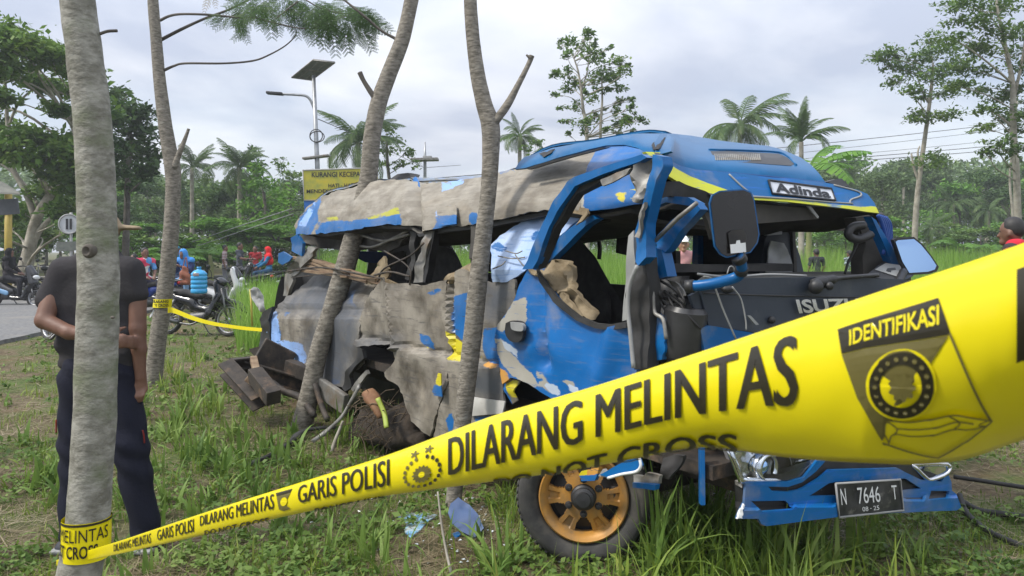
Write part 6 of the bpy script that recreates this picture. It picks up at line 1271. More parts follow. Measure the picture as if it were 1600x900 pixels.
m_bk_blue = mat('light_blue_paint', (.15, .30, .48), (.12, .25, .42), 4, .25, coat=.3)
m_bk_deep = mat('deep_blue_paint', (.02, .055, .33), (.02, .05, .28), 4, .25, coat=.3)
def at_ground(px, py): g = G(px, py); return (g.x, g.y, 0)
def gp(px, d): return ((px - 800) / F * d, d, 0)
moto('moped', gp(308, 13.5), R(-14), 'black and blue moped parked on the grass edge with a tape crossing before it', m_bk_black, None, R(-6), m_bk_black)
moto('scooter', gp(20, 20.2), R(-8), 'black and pale blue scooter at the left edge with a veiled woman on it', m_bk_black, None, R(-5), m_bk_blue)
moto('moped', gp(104, 12.4), R(145), 'dark motorcycle half hidden behind the standing man, wheel showing beside his elbow', m_bk_black, None, R(5))
moto('scooter', gp(338, 18.6), R(-8), 'white scooter with black trim behind the blue water bottle', m_bk_white, None, R(-4), m_bk_black)
moto('moped', gp(226, 17.5), R(-150), 'deep blue and white motorcycle carrying two riders left of the second tree', m_bk_deep, None, R(-4), m_bk_white)
moto('scooter', gp(412, 25.0), R(205), 'dark scooter ridden by the woman in the red veil', m_bk_black, None, R(-4), m_bk_white)
moto('moped', gp(276, 19.5), R(-15), 'black motorcycle behind the second tree under the blue veiled women', m_bk_black, None, R(-4))
moto('scooter', gp(128, 22.5), R(20), 'black scooter parked beyond the road behind the man shoulder', m_bk_black, None, R(-4))
moto('moped', gp(396, 22.5), R(160), 'dark motorcycle in the tall grass before the man in dark grey', m_bk_black, None, R(-5))
moto('scooter', gp(62, 22.0), R(-20), 'dark scooter across the road between the veiled woman and the round sign', m_bk_black, None, R(-5))
moto('moped', gp(252, 20.6), R(10), 'dark blue motorcycle mostly hidden by the second trunk', m_bk_deep, None, R(-5))
# ------------------------------------------------------------------ people
def person(loc, rz, label, h=1.66, shirt=(.1, .1, .1), legs=(.03, .03, .04), pose='stand', hair='short', veil=None, arms=None, long_sleeve=False, skin=None, twist=0.0, head=0.0, capc=None, vox=.026, stripes=None, face=False, lean=0.0, shoe=(.03, .03, .03)):
    """one figure facing local +y; arms: ((elbow L, hand L), (elbow R, hand R)) in metres for a 1.66 m body"""
    t = empty('person', loc, label, 'person', None, rz); s = h / 1.66; skin = skin or m_skin
    J = {}
    if pose == 'stand':
        J.update(hipL=(-.09, 0, .86), hipR=(.09, 0, .86), kneL=(-.10, .02, .46), kneR=(.105, .02, .46), ankL=(-.11, -.02, .075), ankR=(.12, -.01, .075), pel=(0, 0, .90)); hz = 0
    elif pose == 'sit':      # astride a motorcycle seat
        J.update(hipL=(-.10, -.02, .80), hipR=(.10, -.02, .80), kneL=(-.20, .38, .72), kneR=(.20, .38, .72), ankL=(-.20, .36, .30), ankR=(.20, .36, .30), pel=(0, -.05, .86)); hz = -.08
    q = lambda v, dz=0: np.array([v[0], v[1], v[2] + dz]) * s
    def ln(v, dz=0):          # upper body leans forward about the pelvis
        y, z = v[1], v[2] + dz - .9 - hz; c, sn = math.cos(lean), math.sin(lean); return np.array([v[0], y * c + z * sn, -y * sn + z * c + .9 + hz]) * s
    shL, shR, neck, hd = ln((-.185, 0, 1.375), hz), ln((.185, 0, 1.375), hz), ln((0, -.01, 1.43), hz), ln((head * .05, .02, 1.545), hz)
    if arms is None: arms = (((-.235, -.03, 1.10), (-.225, .04, .86)), ((.235, -.03, 1.10), (.225, .04, .86)))
    A = [(ln(a[0], hz), ln(a[1], hz)) for a in arms]
    flat = (1, .68, 1)
    B = [(q(J['pel']), ln((0, 0, 1.32), hz), .105*s, .12*s, flat), (shL, shR, .05*s, .05*s), (neck, hd, .052*s, .05*s), (hd, hd + np.array([0, 0, .02])*s, .082*s, .085*s, (.92, 1.08, 1.18))]
    B += [(hd + np.array([0, .085, -.01])*s, hd + np.array([0, .10, -.03])*s, .012*s, .016*s), (hd + np.array([-.078, .0, 0])*s, hd + np.array([-.08, 0, -.02])*s, .02*s, .02*s), (hd + np.array([.078, .0, 0])*s, hd + np.array([.08, 0, -.02])*s, .02*s, .02*s), (hd + np.array([0, .05, -.08])*s, hd + np.array([0, .06, -.085])*s, .035*s, .035*s)]
    for (e, hnd), sh in zip(A, (shL, shR)):
        f = (hnd - e) / (np.linalg.norm(hnd - e) + 1e-6)
        B += [(sh, e, .048*s, .038*s), (e, hnd, .038*s, .026*s), (hnd, hnd + f*.07*s, .030*s, .034*s)]
        sd = np.cross(f, [0, 0, 1.0]); sd = sd / (np.linalg.norm(sd) + 1e-6)
        for k in range(4): B.append((hnd + f*.07*s + sd*(k - 1.5)*.018*s, hnd + f*(.135 - .012*abs(k - 1.3))*s + sd*(k - 1.5)*.020*s + np.array([0, 0, -.012])*s, .010*s, .008*s))
        B.append((hnd + f*.03*s, hnd + f*.08*s + sd*.05*s, .012*s, .009*s))
    for hp_, kn, an in (('hipL', 'kneL', 'ankL'), ('hipR', 'kneR', 'ankR')):
        B += [(q(J[hp_]), q(J[kn]), .075*s, .052*s), (q(J[kn]), q(J[an]), .052*s, .036*s), (q(J[an], -.03), q((J[an][0], J[an][1] + .13, J[an][2] - .045)), .036*s, .03*s)]
    V, Q = blob(B, vox * .8, .022); mk('body', V, Q, skin, t, world=False)
    w = .018 * s
    Sh = [(q(J['pel'], -.03), ln((0, 0, 1.33), hz), .125*s, .132*s, flat), (shL, shR, .05*s + w, .05*s + w), (q(J['hipL'], .06), q(J['hipR'], .06), .085*s, .085*s)]
    for (e, hnd), sh in zip(A, (shL, shR)):
        Sh += [(sh, sh + (e - sh) * (1 if long_sleeve else .72), .062*s, .055*s)]
        if long_sleeve: Sh += [(e, e + (hnd - e) * .92, .055*s, .042*s)]
    V, Q = blob(Sh, vox, .03, lambda P, D: D + .006 * np.sin(P[:, 2] * 38 + P[:, 0] * 20)); sm_ = shirt if not isinstance(shirt, tuple) else cloth('cloth_%d_%d_%d' % tuple(int(c * 99) for c in shirt), shirt)
    mk('shirt', V, Q, sm_, t, world=False)
    Tr = []
    for hp_, kn, an in (('hipL', 'kneL', 'ankL'), ('hipR', 'kneR', 'ankR')): Tr += [(q(J[hp_]), q(J[kn]), .094*s, .072*s), (q(J[kn]), q(J[an], .03), .072*s, .058*s)]
    Tr.append((q(J['hipL'], .03), q(J['hipR'], .03), .09*s, .09*s)); V, Q = blob(Tr, vox, .03)
    mk('trousers', V, Q, cloth('cloth_%d_%d_%d' % tuple(int(c * 99) for c in legs), legs), t, world=False)
    for an in ('ankL', 'ankR'):
        V, Q = blob([(q(J[an], -.035) + np.array([0, -.03, 0]), q((J[an][0], J[an][1] + .15, J[an][2] - .05)), .044*s, .036*s, (1, 1, .85))], vox * .7, .01); mk('shoe', V, Q, cloth('shoe_%d' % int(shoe[0] * 99), shoe, .6), t, world=False)
    if veil is not None:
        Ve = [(hd + np.array([0, -.015, .02])*s, hd + np.array([0, -.01, .03])*s, .108*s, .104*s, (.95, 1.08, 1.12)), (hd + np.array([0, -.03, -.06])*s, ln((0, -.02, 1.22), hz), .10*s, .19*s, (1, .78, 1)), (shL, shR, .085*s, .085*s)]
        fc = hd + np.array([0, .105, -.005])*s
        def cut(P, D): return np.maximum(D, .062*s - np.linalg.norm((P - fc) / np.array([1, 1.1, 1.3]), axis=1))
        V, Q = blob(Ve, vox, .04, cut); mk('veil', V, Q, cloth('veil_%d_%d_%d' % tuple(int(c * 99) for c in veil), veil), t, world=False)
    elif hair:
        Hr = [(hd + np.array([0, -.02, .035])*s, hd + np.array([0, -.015, .05])*s, .088*s, .088*s, (.95, 1.08, 1.12))]
        def cut(P, D): return np.maximum(D, np.maximum((P[:, 1] - hd[1] - .05*s), -(P[:, 2] - hd[2] + .055*s)))
        V, Q = blob(Hr, vox * .8, .02, cut); mk('hair', V, Q, m_hair, t, world=False)
    if capc is not None:
        Ca = [(hd + np.array([0, -.005, .05])*s, hd + np.array([0, 0, .06])*s, .094*s, .09*s, (.95, 1.08, .95)), (hd + np.array([0, .08, .055])*s, hd + np.array([0, .16, .045])*s, .05*s, .05*s, (1.2, 1, .25))]
        def cut(P, D): return np.maximum(D, -(P[:, 2] - hd[2] - .03*s))
        V, Q = blob(Ca, vox * .7, .015, cut); mk('cap', V, Q, cloth('cap_%d' % int(capc[0] * 99), capc), t, world=False)
    for s_ in (-1, 1):
        mb = MB(); mb.ball(hd + np.array([s_*.032, .082, .012])*s, (.012*s, .007*s, .007*s), 6); mb.build('eye', m_letter, t, world=False)
    mb = MB(); mb.ball(hd + np.array([0, .085, -.055])*s, (.024*s, .008*s, .006*s), 6); mb.build('mouth', cloth('lip', (.16, .05, .045)), t, world=False)
    return t
m_stripe = bpy.data.materials.new('striped_cloth'); m_stripe.use_nodes = True
_N, _L = m_stripe.node_tree.nodes, m_stripe.node_tree.links; _t = _N.new('ShaderNodeTexCoord'); _w = _N.new('ShaderNodeTexWave'); _w.bands_direction = 'Z'; _w.inputs['Scale'].default_value = 5.5; _w.inputs['Distortion'].default_value = .6
_r = _N.new('ShaderNodeValToRGB'); _r.color_ramp.elements[0].position = .4; _r.color_ramp.elements[1].position = .6; _r.color_ramp.elements[0].color = (.20, .06, .09, 1); _r.color_ramp.elements[1].color = (.45, .42, .40, 1)
_L.new(_t.outputs['Object'], _w.inputs[0]); _L.new(_w.outputs[0], _r.inputs[0]); _L.new(_r.outputs[0], _N['Principled BSDF'].inputs[0])
m_pinkblue = bpy.data.materials.new('pink_and_blue_jersey'); m_pinkblue.use_nodes = True
_N, _L = m_pinkblue.node_tree.nodes, m_pinkblue.node_tree.links; _t = _N.new('ShaderNodeTexCoord'); _w = _N.new('ShaderNodeTexVoronoi'); _w.inputs['Scale'].default_value = 7
_r = _N.new('ShaderNodeValToRGB'); _r.color_ramp.interpolation = 'CONSTANT'; _e = _r.color_ramp.elements; _e[0].color = (.55, .03, .09, 1); _e[1].position = .55; _e[1].color = (.08, .25, .55, 1); _e2 = _e.new(.75); _e2.color = (.6, .6, .62, 1)
_s = _N.new('ShaderNodeSeparateColor'); _L.new(_t.outputs['Object'], _w.inputs[0]); _L.new(_w.outputs['Color'], _s.inputs[0]); _L.new(_s.outputs[0], _r.inputs[0]); _L.new(_r.outputs[0], _N['Principled BSDF'].inputs[0])
handles = (((-.24, .16, 1.14), (-.28, .40, 1.02)), ((.24, .16, 1.14), (.28, .40, 1.02)))
lap = (((-.22, .06, 1.12), (-.10, .27, 1.0)), ((.22, .06, 1.12), (.10, .27, 1.0)))
phone = (((-.22, .12, 1.14), (-.07, .30, 1.33)), ((.22, .12, 1.14), (.07, .30, 1.33)))
person(gp(14, 20.3), R(-84), 'woman in a black veil and dark top sitting on the scooter at the left edge', 1.6, (.025, .022, .025), (.02, .02, .025), 'sit', None, (.010, .010, .011), lap, True)
person(gp(226, 17.6), R(-130), 'boy with black hair in a pink and blue jersey seen from behind on a motorcycle', 1.6, m_pinkblue, (.03, .03, .05), 'sit', 'short', None, lap)
person(gp(210, 18.4), R(150), 'child in red riding in front of the boy in the jersey', 1.45, (.38, .04, .05), (.03, .03, .05), 'sit', 'short', None, lap)
person(gp(275, 20.2), R(-100), 'woman in a teal veil half hidden behind the second tree', 1.66, (.03, .10, .22), (.02, .03, .06), 'sit', None, (.02, .13, .20), lap, True)
person(gp(296, 19.0), R(165), 'woman in a bright blue veil bending forward over her hands on a motorcycle', 1.62, (.02, .03, .085), (.16, .28, .45), 'sit', None, (.05, .21, .52), phone, True, None, 0, 0, None, .026, None, False, .35)
person(gp(351, 29), R(-75), 'man in a red and white striped shirt standing beyond the white scooter', 1.66, m_stripe, (.12, .12, .13), 'stand', 'short')
person(gp(374, 26.2), R(-90), 'man in a dark grey shirt reaching out one arm towards the parked scooter', 1.72, (.055, .06, .075), (.012, .012, .016), 'stand', 'short', None, (((-.24, .02, 1.12), (-.16, .30, 1.08)), ((.22, .14, 1.16), (.14, .48, 1.14))))
person(gp(399, 28.5), R(170), 'person in a dark red shirt beside the woman in the red veil', 1.62, (.26, .025, .03), (.03, .03, .04), 'stand', 'short')
person(gp(419, 25.2), R(120), 'woman in a red veil and blue top sitting on the dark scooter', 1.66, (.02, .10, .20), (.02, .05, .10), 'sit', None, (.46, .018, .022), handles, True)
person(gp(1067, 12.4), R(178), 'man in a white cap and pink shirt seen through the cab of the bus', 1.70, (.42, .22, .22), (.03, .03, .04), 'stand', None, None, None, False, m_skin2, 0, 0, (.62, .62, .6), .018)
person(gp(1276, 21.5), R(8), 'man in a black shirt and dark knitted hat walking into the green field', 1.5, (.03, .033, .036), (.02, .02, .02), 'stand', 'short', None, (((-.25, .0, 1.12), (-.21, .10, .92)), ((.25, .0, 1.12), (.21, .10, .92))), False, None, 0, 0, (.03, .03, .032), .022)
person(gp(1328, 23.5), R(25), 'man in a checked pale and dark shirt with a black cap in the green field', 1.46, mat('checked_cloth', (.05, .06, .07), (.28, .34, .36), 16, .9, pos=(.48, .52)), (.02, .02, .02), 'stand', 'short', None, None, False, None, 0, 0, (.02, .02, .02), .022)
pr = person(gp(1584, 7.6), R(50), 'man in a dark jacket with a red collar at the right edge of the photo', 1.79, (.035, .028, .030), (.02, .02, .03), 'stand', 'short', None, None, True, None, 0, 0, None, .016)
V, Q = blob([((-.09, -.05, 1.555), (.09, -.05, 1.555), .050, .050), ((-.08, .0, 1.54), (.08, .0, 1.54), .062, .062)], .014, .03); mk('collar', V, Q, cloth('red_collar', (.42, .02, .035)), pr, world=False)
V, Q = blob([((-.24, 0, 1.46), (-.30, -.02, 1.28), .068, .064)], .016, .02); mk('sleeve_panel', V, Q, cloth('rust_sleeve', (.14, .03, .02)), pr, world=False)
# blue water bottle on the moped behind, brown bag beside it
bt = empty('water_bottle', gp(311, 13.2)[:2] + (.75,), 'large ribbed blue water bottle standing on the moped', 'water bottle')
b0 = Vector(bt.location); mb = MB(); pf = [(0, 0), (.105, 0), (.128, .012)]
for k in range(4): z = .03 + k * .085; pf += [(.135, z), (.135, z + .055), (.125, z + .066), (.125, z + .076)]
pf += [(.135, .375), (.13, .40), (.09, .45), (.036, .475), (.034, .505), (.040, .507), (.040, .53), (0, .53)]
pf = [(r, z * .86) for r, z in pf]
mb.lathe(pf, (0, 0, 0), (0, 0, 1), 24); mb.build('bottle', mat('blue_bottle_plastic', (.045, .33, .62), (.035, .28, .56), 5, .22), bt, world=False)
mb = MB(); mb.box((.0, -.136, .33), (.10, .006, .05), None, .003); mb.build('label_patch', cloth('grey_label', (.25, .2, .2)), bt, world=False)
bg = empty('shoulder_bag', gp(290, 18.2)[:2] + (.74,), 'rust brown bag hanging beside the blue water bottle', 'bag')
V, Q = blob([((-.10, 0, .0), (-.05, 0, .32), .09, .05, (1, .7, 1)), ((.06, 0, .02), (.03, 0, .26), .08, .05, (1, .7, 1))], .025, .05, lambda P, D: D + .012 * np.sin(P[:, 2] * 30 + P[:, 0] * 12)); mk('bag', V, Q, cloth('rust_leather', (.20, .075, .045), .7), bg, world=False)
mb = MB(); mb.tube(smooth_pts([(-.06, 0, .36), (0, .02, .58), (.05, 0, .33)], 5), .012, 6); mb.build('strap', cloth('rust_leather', (.20, .075, .045)), bg, world=False)
# ------------------------------------------------------------------ street furniture
def sign_pole(mb, x, y, d, r=.05): b = U(x, y, d); mb.tube([(b.x, d, -.05), (b.x, d, b.z)], r, 10)
D = 27.0; lp = empty('street_lamp', gp(494, D), 'tall solar street lamp with a dark panel on top and a curved arm', 'street lamp', 'solar street lamps')
mb = MB(); a = U(496, 262, D); mb.tube([(a.x, D, 0), tuple(a), tuple(U(490, 118, D))], [.10, .085, .065], 12); mb.build('pole', m_steel, lp)
mb = MB(); pts = [U(456, 121, D + .7), U(489, 94, D - .7), U(523, 98, D - .7), U(487, 125, D + .7)]; nrm = (pts[1] - pts[0]).cross(pts[2] - pts[0]).normalized(); mb.prism(pts, nrm * .05 * (1 if nrm.z > 0 else -1)); mb.build('solar_panel', mat('solar_panel_back', (.10, .105, .11), (.16, .165, .17), 6, .5), lp, False)
mb = MB()
for i in range(4): mb.tube([pts[i], pts[(i+1) % 4]], .03, 5)
mb.tube([(pts[0] + pts[1]) / 2, (pts[2] + pts[3]) / 2], .025, 5); mb.tube([pts[0].lerp(pts[3], .33), pts[1].lerp(pts[2], .33)], .02, 5); mb.tube([pts[0].lerp(pts[3], .66), pts[1].lerp(pts[2], .66)], .02, 5); mb.build('panel_frame', m_greymetal, lp)
mb = MB(); mb.tube(smooth_pts([U(493, 182, D), U(489, 165, D), U(480, 151, D), U(462, 148, D), U(440, 147, D)], 5), .045, 8); mb.build('arm', m_steel, lp)
mb = MB(); mb.beam(U(442, 147, D), U(417, 145, D), .26, .09, bev=.02); mb.build('lamp_head', m_black, lp)
mb = MB(); c = U(494, 212, D - .12); mb.tube([c + Vector((.22*math.cos(a), 0, .22*math.sin(a))) for a in np.linspace(0, 2*math.pi, 20)], .018, 5); mb.build('cable_coil', m_black, lp)
mb = MB(); mb.tube([c + Vector((.02 + .25*math.cos(a), .05, -.03 + .19*math.sin(a))) for a in np.linspace(0, 2*math.pi, 20)], .018, 5); mb.build('cable_coil', m_black, lp)
mb = MB(); mb.beam(U(474, 248, D), U(515, 243, D), .35, .07, bev=.01); mb.build('battery_box', m_greymetal, lp)
D = 44.0; lp2 = empty('street_lamp', gp(663, D), 'distant solar street lamp showing above the middle of the bus roof', 'street lamp', 'solar street lamps')
mb = MB(); a = U(664, 222, D); mb.tube([(a.x, D, 0), tuple(U(664, 250, D)), tuple(a)], [.11, .09, .04], 10); mb.build('pole', m_steel, lp2)
mb = MB(); mb.beam(U(643, 250, D), U(685, 249, D), .8, .14, bev=.02); mb.build('solar_panel', m_greymetal, lp2, False)
mb = MB(); mb.box(U(668, 246, D), (.5, .3, .16), None, .02); mb.build('lamp_head', m_grey, lp2)
# warning board
D = 22.0; sb = empty('road_sign', gp(532, D), 'yellow warning board with black lettering above the rear of the bus', 'road sign', 'road signs')
m_signy = mat('faded_yellow_sign', (.44, .36, .03), (.34, .33, .04), 4, .5, dirt=(.20, .24, .06), dscale=2, dpos=(.48, .7))
SQ = [(473, 266), (590, 262), (592, 313), (475, 313)]; bq = [U(p[0], p[1], D) for p in SQ]
mb = MB(); mb.prism(bq, (0, .05, 0)); mb.build('board', m_signy, sb, False)
mb = MB(); mb.prism([U(475, 313.2, D), U(592, 313.2, D), U(592, 350, D), U(476, 350, D)], (0, .05, 0)); mb.build('lower_board', mat('sign_blue', (.015, .11, .36), (.012, .09, .30), 4, .5), sb, False)
for x in (488, 576):
    mb = MB(); a = U(x, 264, D + .1); mb.tube([(a.x, D + .1, 0), tuple(a)], .05, 8); mb.build('post', m_steel, sb)
mb = MB(); mb.tube(bq + [bq[0]], .022, 5); mb.build('frame', m_grey, sb)
for s_, q in (('KURANGI KECEPATAN', [(487, 269), (581, 267.5), (581, 275.5), (487, 277)]), ('HATI - HATI !!', [(513, 287), (561, 286), (561, 292), (513, 293)]), ('MENDEKATI PERLINTASAN', [(479, 296), (586, 293.5), (586, 299.5), (479, 302)])):
    text_px('lettering', s_, q, lambda x, y: D - .012, m_letter, sb, .02)
# signs at the left
D = 23.0; s1 = empty('road_sign', gp(14, D), 'dark boards on a yellow post at the left edge, upper one tilted', 'road sign', 'road signs')
mb = MB(); a = U(13, 300, D); mb.tube([(a.x, D, 0), tuple(a)], .10, 10); mb.build('post', mat('yellow_post', (.30, .22, .03), (.38, .28, .05), 5, .6, dirt=(.2, .16, .05), dscale=3), s1)
mb = MB(); mb.prism([U(-22, 313, D - .1), U(27, 310, D - .1), U(30, 334, D - .1), U(-22, 338, D - .1)], (0, .04, 0)); mb.build('board', mat('dark_slate_board', (.04, .045, .055), (.06, .065, .075), 5, .5), s1, False)
mb = MB(); mb.prism([U(-30, 282, D - .1), U(2, 286, D - .1), U(31, 304, D - .5), U(-22, 302, D - .5)], (0, .02, .05)); mb.build('upper_board', mat('dull_green_board', (.06, .065, .05), (.10, .10, .08), 5, .6), s1, False)
D = 19.0; s2 = empty('road_sign', gp(111, D), 'round white traffic sign with a small plate below, left of the nearest trunk', 'road sign', 'road signs')
mb = MB(); a = U(111, 332, D + .05); mb.tube([(a.x, D + .05, 0), tuple(a)], .035, 8); mb.build('post', m_grey, s2)
mb = MB(); mb.lathe([(0, 0), (.25, 0), (.25, .03), (0, .03)], U(108, 350, D), (.1, -1, 0), 32); sharp(mb.build('disc', mat('weathered_white_sign', (.36, .38, .40), (.46, .47, .48), 5, .5), s2))
mb = MB(); c = U(108, 350, D - .035); mb.lathe([(.22, 0), (.25, 0), (.25, .012), (.22, .012)], c, (.1, -1, 0), 32, True); mb.build('rim', m_grey, s2)
for x in (104.5, 110.5):
    mb = MB(); mb.box(U(x, 350, D - .045), (.05, .012, .26)); mb.build('arrow_bar', m_letter, s2, False)
mb = MB(); mb.prism([U(88, 378, D), U(124, 377, D), U(124, 391, D), U(88, 393, D)], (0, .03, 0)); mb.build('plate', mat('dark_sign_plate', (.08, .09, .08), (.13, .14, .12), 9, .6), s2, False)
# railing behind the left trees
rl = empty('roadside_railing', gp(150, 30), 'low pale railing beyond the road at the far left', 'railing')
for k in range(6):
    mb = MB(); a = gp(60 + k * 28, 30 - k * .3); mb.tube([(a[0], a[1], 0), (a[0], a[1], .95)], .03, 6); mb.build('post', m_grey, rl)
for z in (.45, .85):
    mb = MB(); a, b_ = gp(50, 30), gp(210, 28.4); mb.tube([(a[0], a[1], z), (b_[0], b_[1], z)], .025, 6); mb.build('rail', m_grey, rl)
# overhead wires
wr_ = empty('power_line', (30, 75, 0), 'five thin power lines crossing the sky at the right', 'power line')
for (x0, y0, d0, x1, y1, d1, sag, r) in ((1270, 226, 70, 1640, 187, 80, .5, .028), (1240, 240, 70, 1640, 196, 80, .6, .018), (1280, 246, 70, 1640, 213, 80, .5, .018), (1290, 250, 70, 1640, 222, 80, .5, .03), (1300, 254, 70, 1640, 230, 80, .5, .03)):
    a, b_ = U(x0, y0, d0), U(x1, y1, d1); a0_ = a + (a - b_) * 1.2; b0_ = b_ + (b_ - a) * .6
    mb = MB(); mb.tube([a0_.lerp(b0_, t) - Vector((0, 0, sag * 4 * t * (1 - t) - sag)) for t in np.linspace(0, 1, 14)], r, 4); mb.build('wire', m_black, wr_)
for px in (2000,):
    b_ = gp(px, 82); mb = MB(); mb.tube([(b_[0], 82, 0), (b_[0], 82, 18)], .16, 8); mb.build('pole', m_grey, wr_)
wr2 = empty('power_line', (-18, 30, 0), 'thin wire running from the solar lamp towards the far lamp', 'power line', None)
mb = MB()
mb.tube([U(497, 186, 27), U(530, 200, 33), U(563, 214, 38), U(663, 262, 44), U(720, 258, 60)], .016, 4); mb.build('wire', m_black, wr2)
wr3 = empty('power_line', (-22, 26, 0), 'pale stay wires slanting down through the trees left of the sign board', 'power line', None)
for (x0, y0, x1, y1) in ((456, 326, 300, 378), (458, 334, 310, 384)):
    mb = MB(); mb.tube([U(x0, y0, 27), U(x1, y1, 33)], .016, 4); mb.build('wire', m_grey, wr3)
# ------------------------------------------------------------------ vegetation
def leaf_quads(P, L, asp=.5, up=.5, r=None, jit=.35):
    """one kite-shaped leaf per point; normals lean upwards by 'up'"""
    r = r or rng; n = len(P); L = L * (1 + jit * r.normal(size=n)).clip(.4, 1.8)
    ax = r.normal(size=(n, 3)); ax[:, 2] = ax[:, 2] * .6 - .25; ax /= np.linalg.norm(ax, axis=1)[:, None]
    nr = r.normal(size=(n, 3)); nr[:, 2] = np.abs(nr[:, 2]) + up * 2; sd = np.cross(ax, nr); sd /= np.linalg.norm(sd, axis=1)[:, None] + 1e-9
    a = P - ax * L[:, None] * .5; b = P + ax * L[:, None] * .5; m = P + ax * L[:, None] * .02; w = sd * (L * asp * .5)[:, None]
    V = np.stack([a, m + w, b, m - w], 1).reshape(-1, 3)
    return V, np.arange(4 * n).reshape(-1, 4)
def clump_points(cl, per, r=None):
    """points in flattened uneven clumps; cl rows: x y z rx ry rz"""
    r = r or rng; out = []
    for c in cl:
        n = int(per * (c[3] * c[4] * c[5]) ** .5) + 4
        sub = r.normal(size=(max(3, n // 14), 3)); sub /= np.linalg.norm(sub, axis=1)[:, None]; sub *= r.uniform(.35, 1.0, size=(len(sub), 1))
        k = r.integers(0, len(sub), n); p = sub[k] + r.normal(size=(n, 3)) * .27
        out.append(np.array(c[:3]) + p * np.array(c[3:6]))
    return np.concatenate(out)
def limb(mb, pts, r0, r1, n=6):
    P = smooth_pts(pts, 4); m = len(P); mb.tube(P, [r0 + (r1 - r0) * i / (m - 1) for i in range(m)], n)
def traced_tree(name, label, d, trunk, clumps, leaf, lsize, per, bark, tw=None, depth=.8, group=None, flat=.55, seed=0, asp=.5, up=.5, limbs=(), fat=1.0):
    """trunk: (x, y, width) photo px; clumps: (x, y, rx, ry) photo px, spread in real depth about distance d"""
    r = np.random.default_rng(seed + 50); rs_ = random.Random(seed); b = U(trunk[0][0], trunk[0][1], d); t = empty(name, (b.x, d, 0), label, 'tree', group)
    mb = MB(); P = [U(p[0], p[1], d) for p in trunk]; zb = P[0]
    pts = ([Vector((zb.x, d, -.1))] if zb.z > 0 else []) + P; w = ([trunk[0][2] * 1.15] if zb.z > 0 else []) + [p[2] for p in trunk]
    S_ = smooth_pts([tuple(p) + (ww / 2 / F * d,) for p, ww in zip(pts, w)], 5); mb.tube([p[:3] for p in S_], [max(.01, p[3]) for p in S_], 8); tp = [Vector(p[:3]) for p in S_]
    cl = []
    for c in clumps:
        c = (c[0], c[1], c[2] * fat, c[3] * fat)
        dd = d + rs_.uniform(-1, 1) * depth * (len(clumps) > 1) * 2; k = dd / F; q = U(c[0], c[1], dd); cl.append((q.x, q.y, q.z, c[2] * k, max(c[2], c[3]) * k * 1.0, c[3] * k))
        cand = [p for p in tp if p.z < q.z + .1] or tp[-1:]; a = min(cand, key=lambda p: (p - q).length + .6 * max(0, p.z - q.z + (q - p).xy.length * .35))
        m_ = a.lerp(q, .5) + Vector((rs_.uniform(-.1, .1), rs_.uniform(-.1, .1), rs_.uniform(-.05, .12))) * (q - a).length
        rr = max(.012, min(.10, (q - a).length * .013)); limb(mb, [tuple(a), tuple(m_), tuple(q)], rr, rr * .35, 5)
        for _ in range(3):
            e = q + Vector((rs_.uniform(-1, 1) * c[2], rs_.uniform(-1, 1) * c[2], rs_.uniform(-.5, 1) * c[3])) * k * .8; limb(mb, [tuple(m_.lerp(q, .6)), tuple(m_.lerp(e, .8)), tuple(e)], rr * .5, rr * .2, 4)
    for l in limbs: limb(mb, [tuple(U(p[0], p[1], d + (p[3] if len(p) > 3 else 0))) for p in l], l[0][2] / 2 / F * d, l[-1][2] / 2 / F * d)
    mb.build('trunk', bark, t)
    P = clump_points(cl, per, r); V, Q = leaf_quads(P, lsize, asp, up, r); mk('crown', V, Q, leaf, t, False)
    return t
def cl_auto(xs_, ys_, n, rx, ry, seed, keep=None):
    r = random.Random(seed); out = []
    while len(out) < n:
        x, y = r.uniform(*xs_), r.uniform(*ys_)
        if keep is None or keep(x, y): out.append((x, y, rx * r.uniform(.7, 1.3), ry * r.uniform(.7, 1.3)))
    return out
# big spreading tree at the left, its open crown over the road
big = [(5, 52, 40, 18), (-40, 60, 45, 20), (40, 72, 34, 16), (72, 92, 34, 15), (98, 84, 26, 12), (120, 112, 30, 14), (20, 100, 34, 13), (-20, 110, 40, 15), (60, 130, 26, 11), (100, 140, 26, 11), (0, 150, 26, 10), (140, 150, 24, 12), (-40, 170, 40, 16), (88, 170, 22, 9), (10, 205, 34, 14), (45, 212, 32, 14), (82, 225, 34, 15), (112, 238, 30, 15), (60, 250, 32, 15), (95, 268, 30, 14), (24, 236, 34, 14), (-20, 240, 40, 18), (118, 290, 24, 14), (70, 300, 22, 10), (100, 330, 24, 13), (118, 352, 18, 12), (30, 330, 24, 12), (60, 368, 24, 12), (5, 352, 22, 12), (-30, 330, 40, 20), (140, 210, 22, 12), (160, 180, 24, 12)]
traced_tree('rain_tree', 'big spreading tree at the left edge with open dark crown and pale crooked limbs', 30, [(34, 440, 26), (44, 400, 20), (56, 345, 16), (78, 305, 13), (102, 270, 9), (118, 235, 6), (112, 190, 5)], big, m_leaf_mid, .25, 1150, m_barkpale, seed=1, depth=2.0, fat=1.22,
    limbs=([(56, 345, 12), (40, 300, 10), (18, 258, 8), (12, 200, 6), (8, 130, 5), (2, 80, 3)], [(78, 305, 9), (55, 268, 8), (30, 240, 6), (-10, 220, 4)], [(12, 200, 5), (30, 160, 4), (62, 130, 3)], [(112, 190, 5), (90, 160, 4), (60, 110, 3)], [(102, 270, 8), (130, 240, 6), (160, 190, 4)], [(44, 400, 14), (62, 360, 10), (92, 330, 6)], [(2, 130, 4), (40, 120, 3), (80, 95, 2)]))
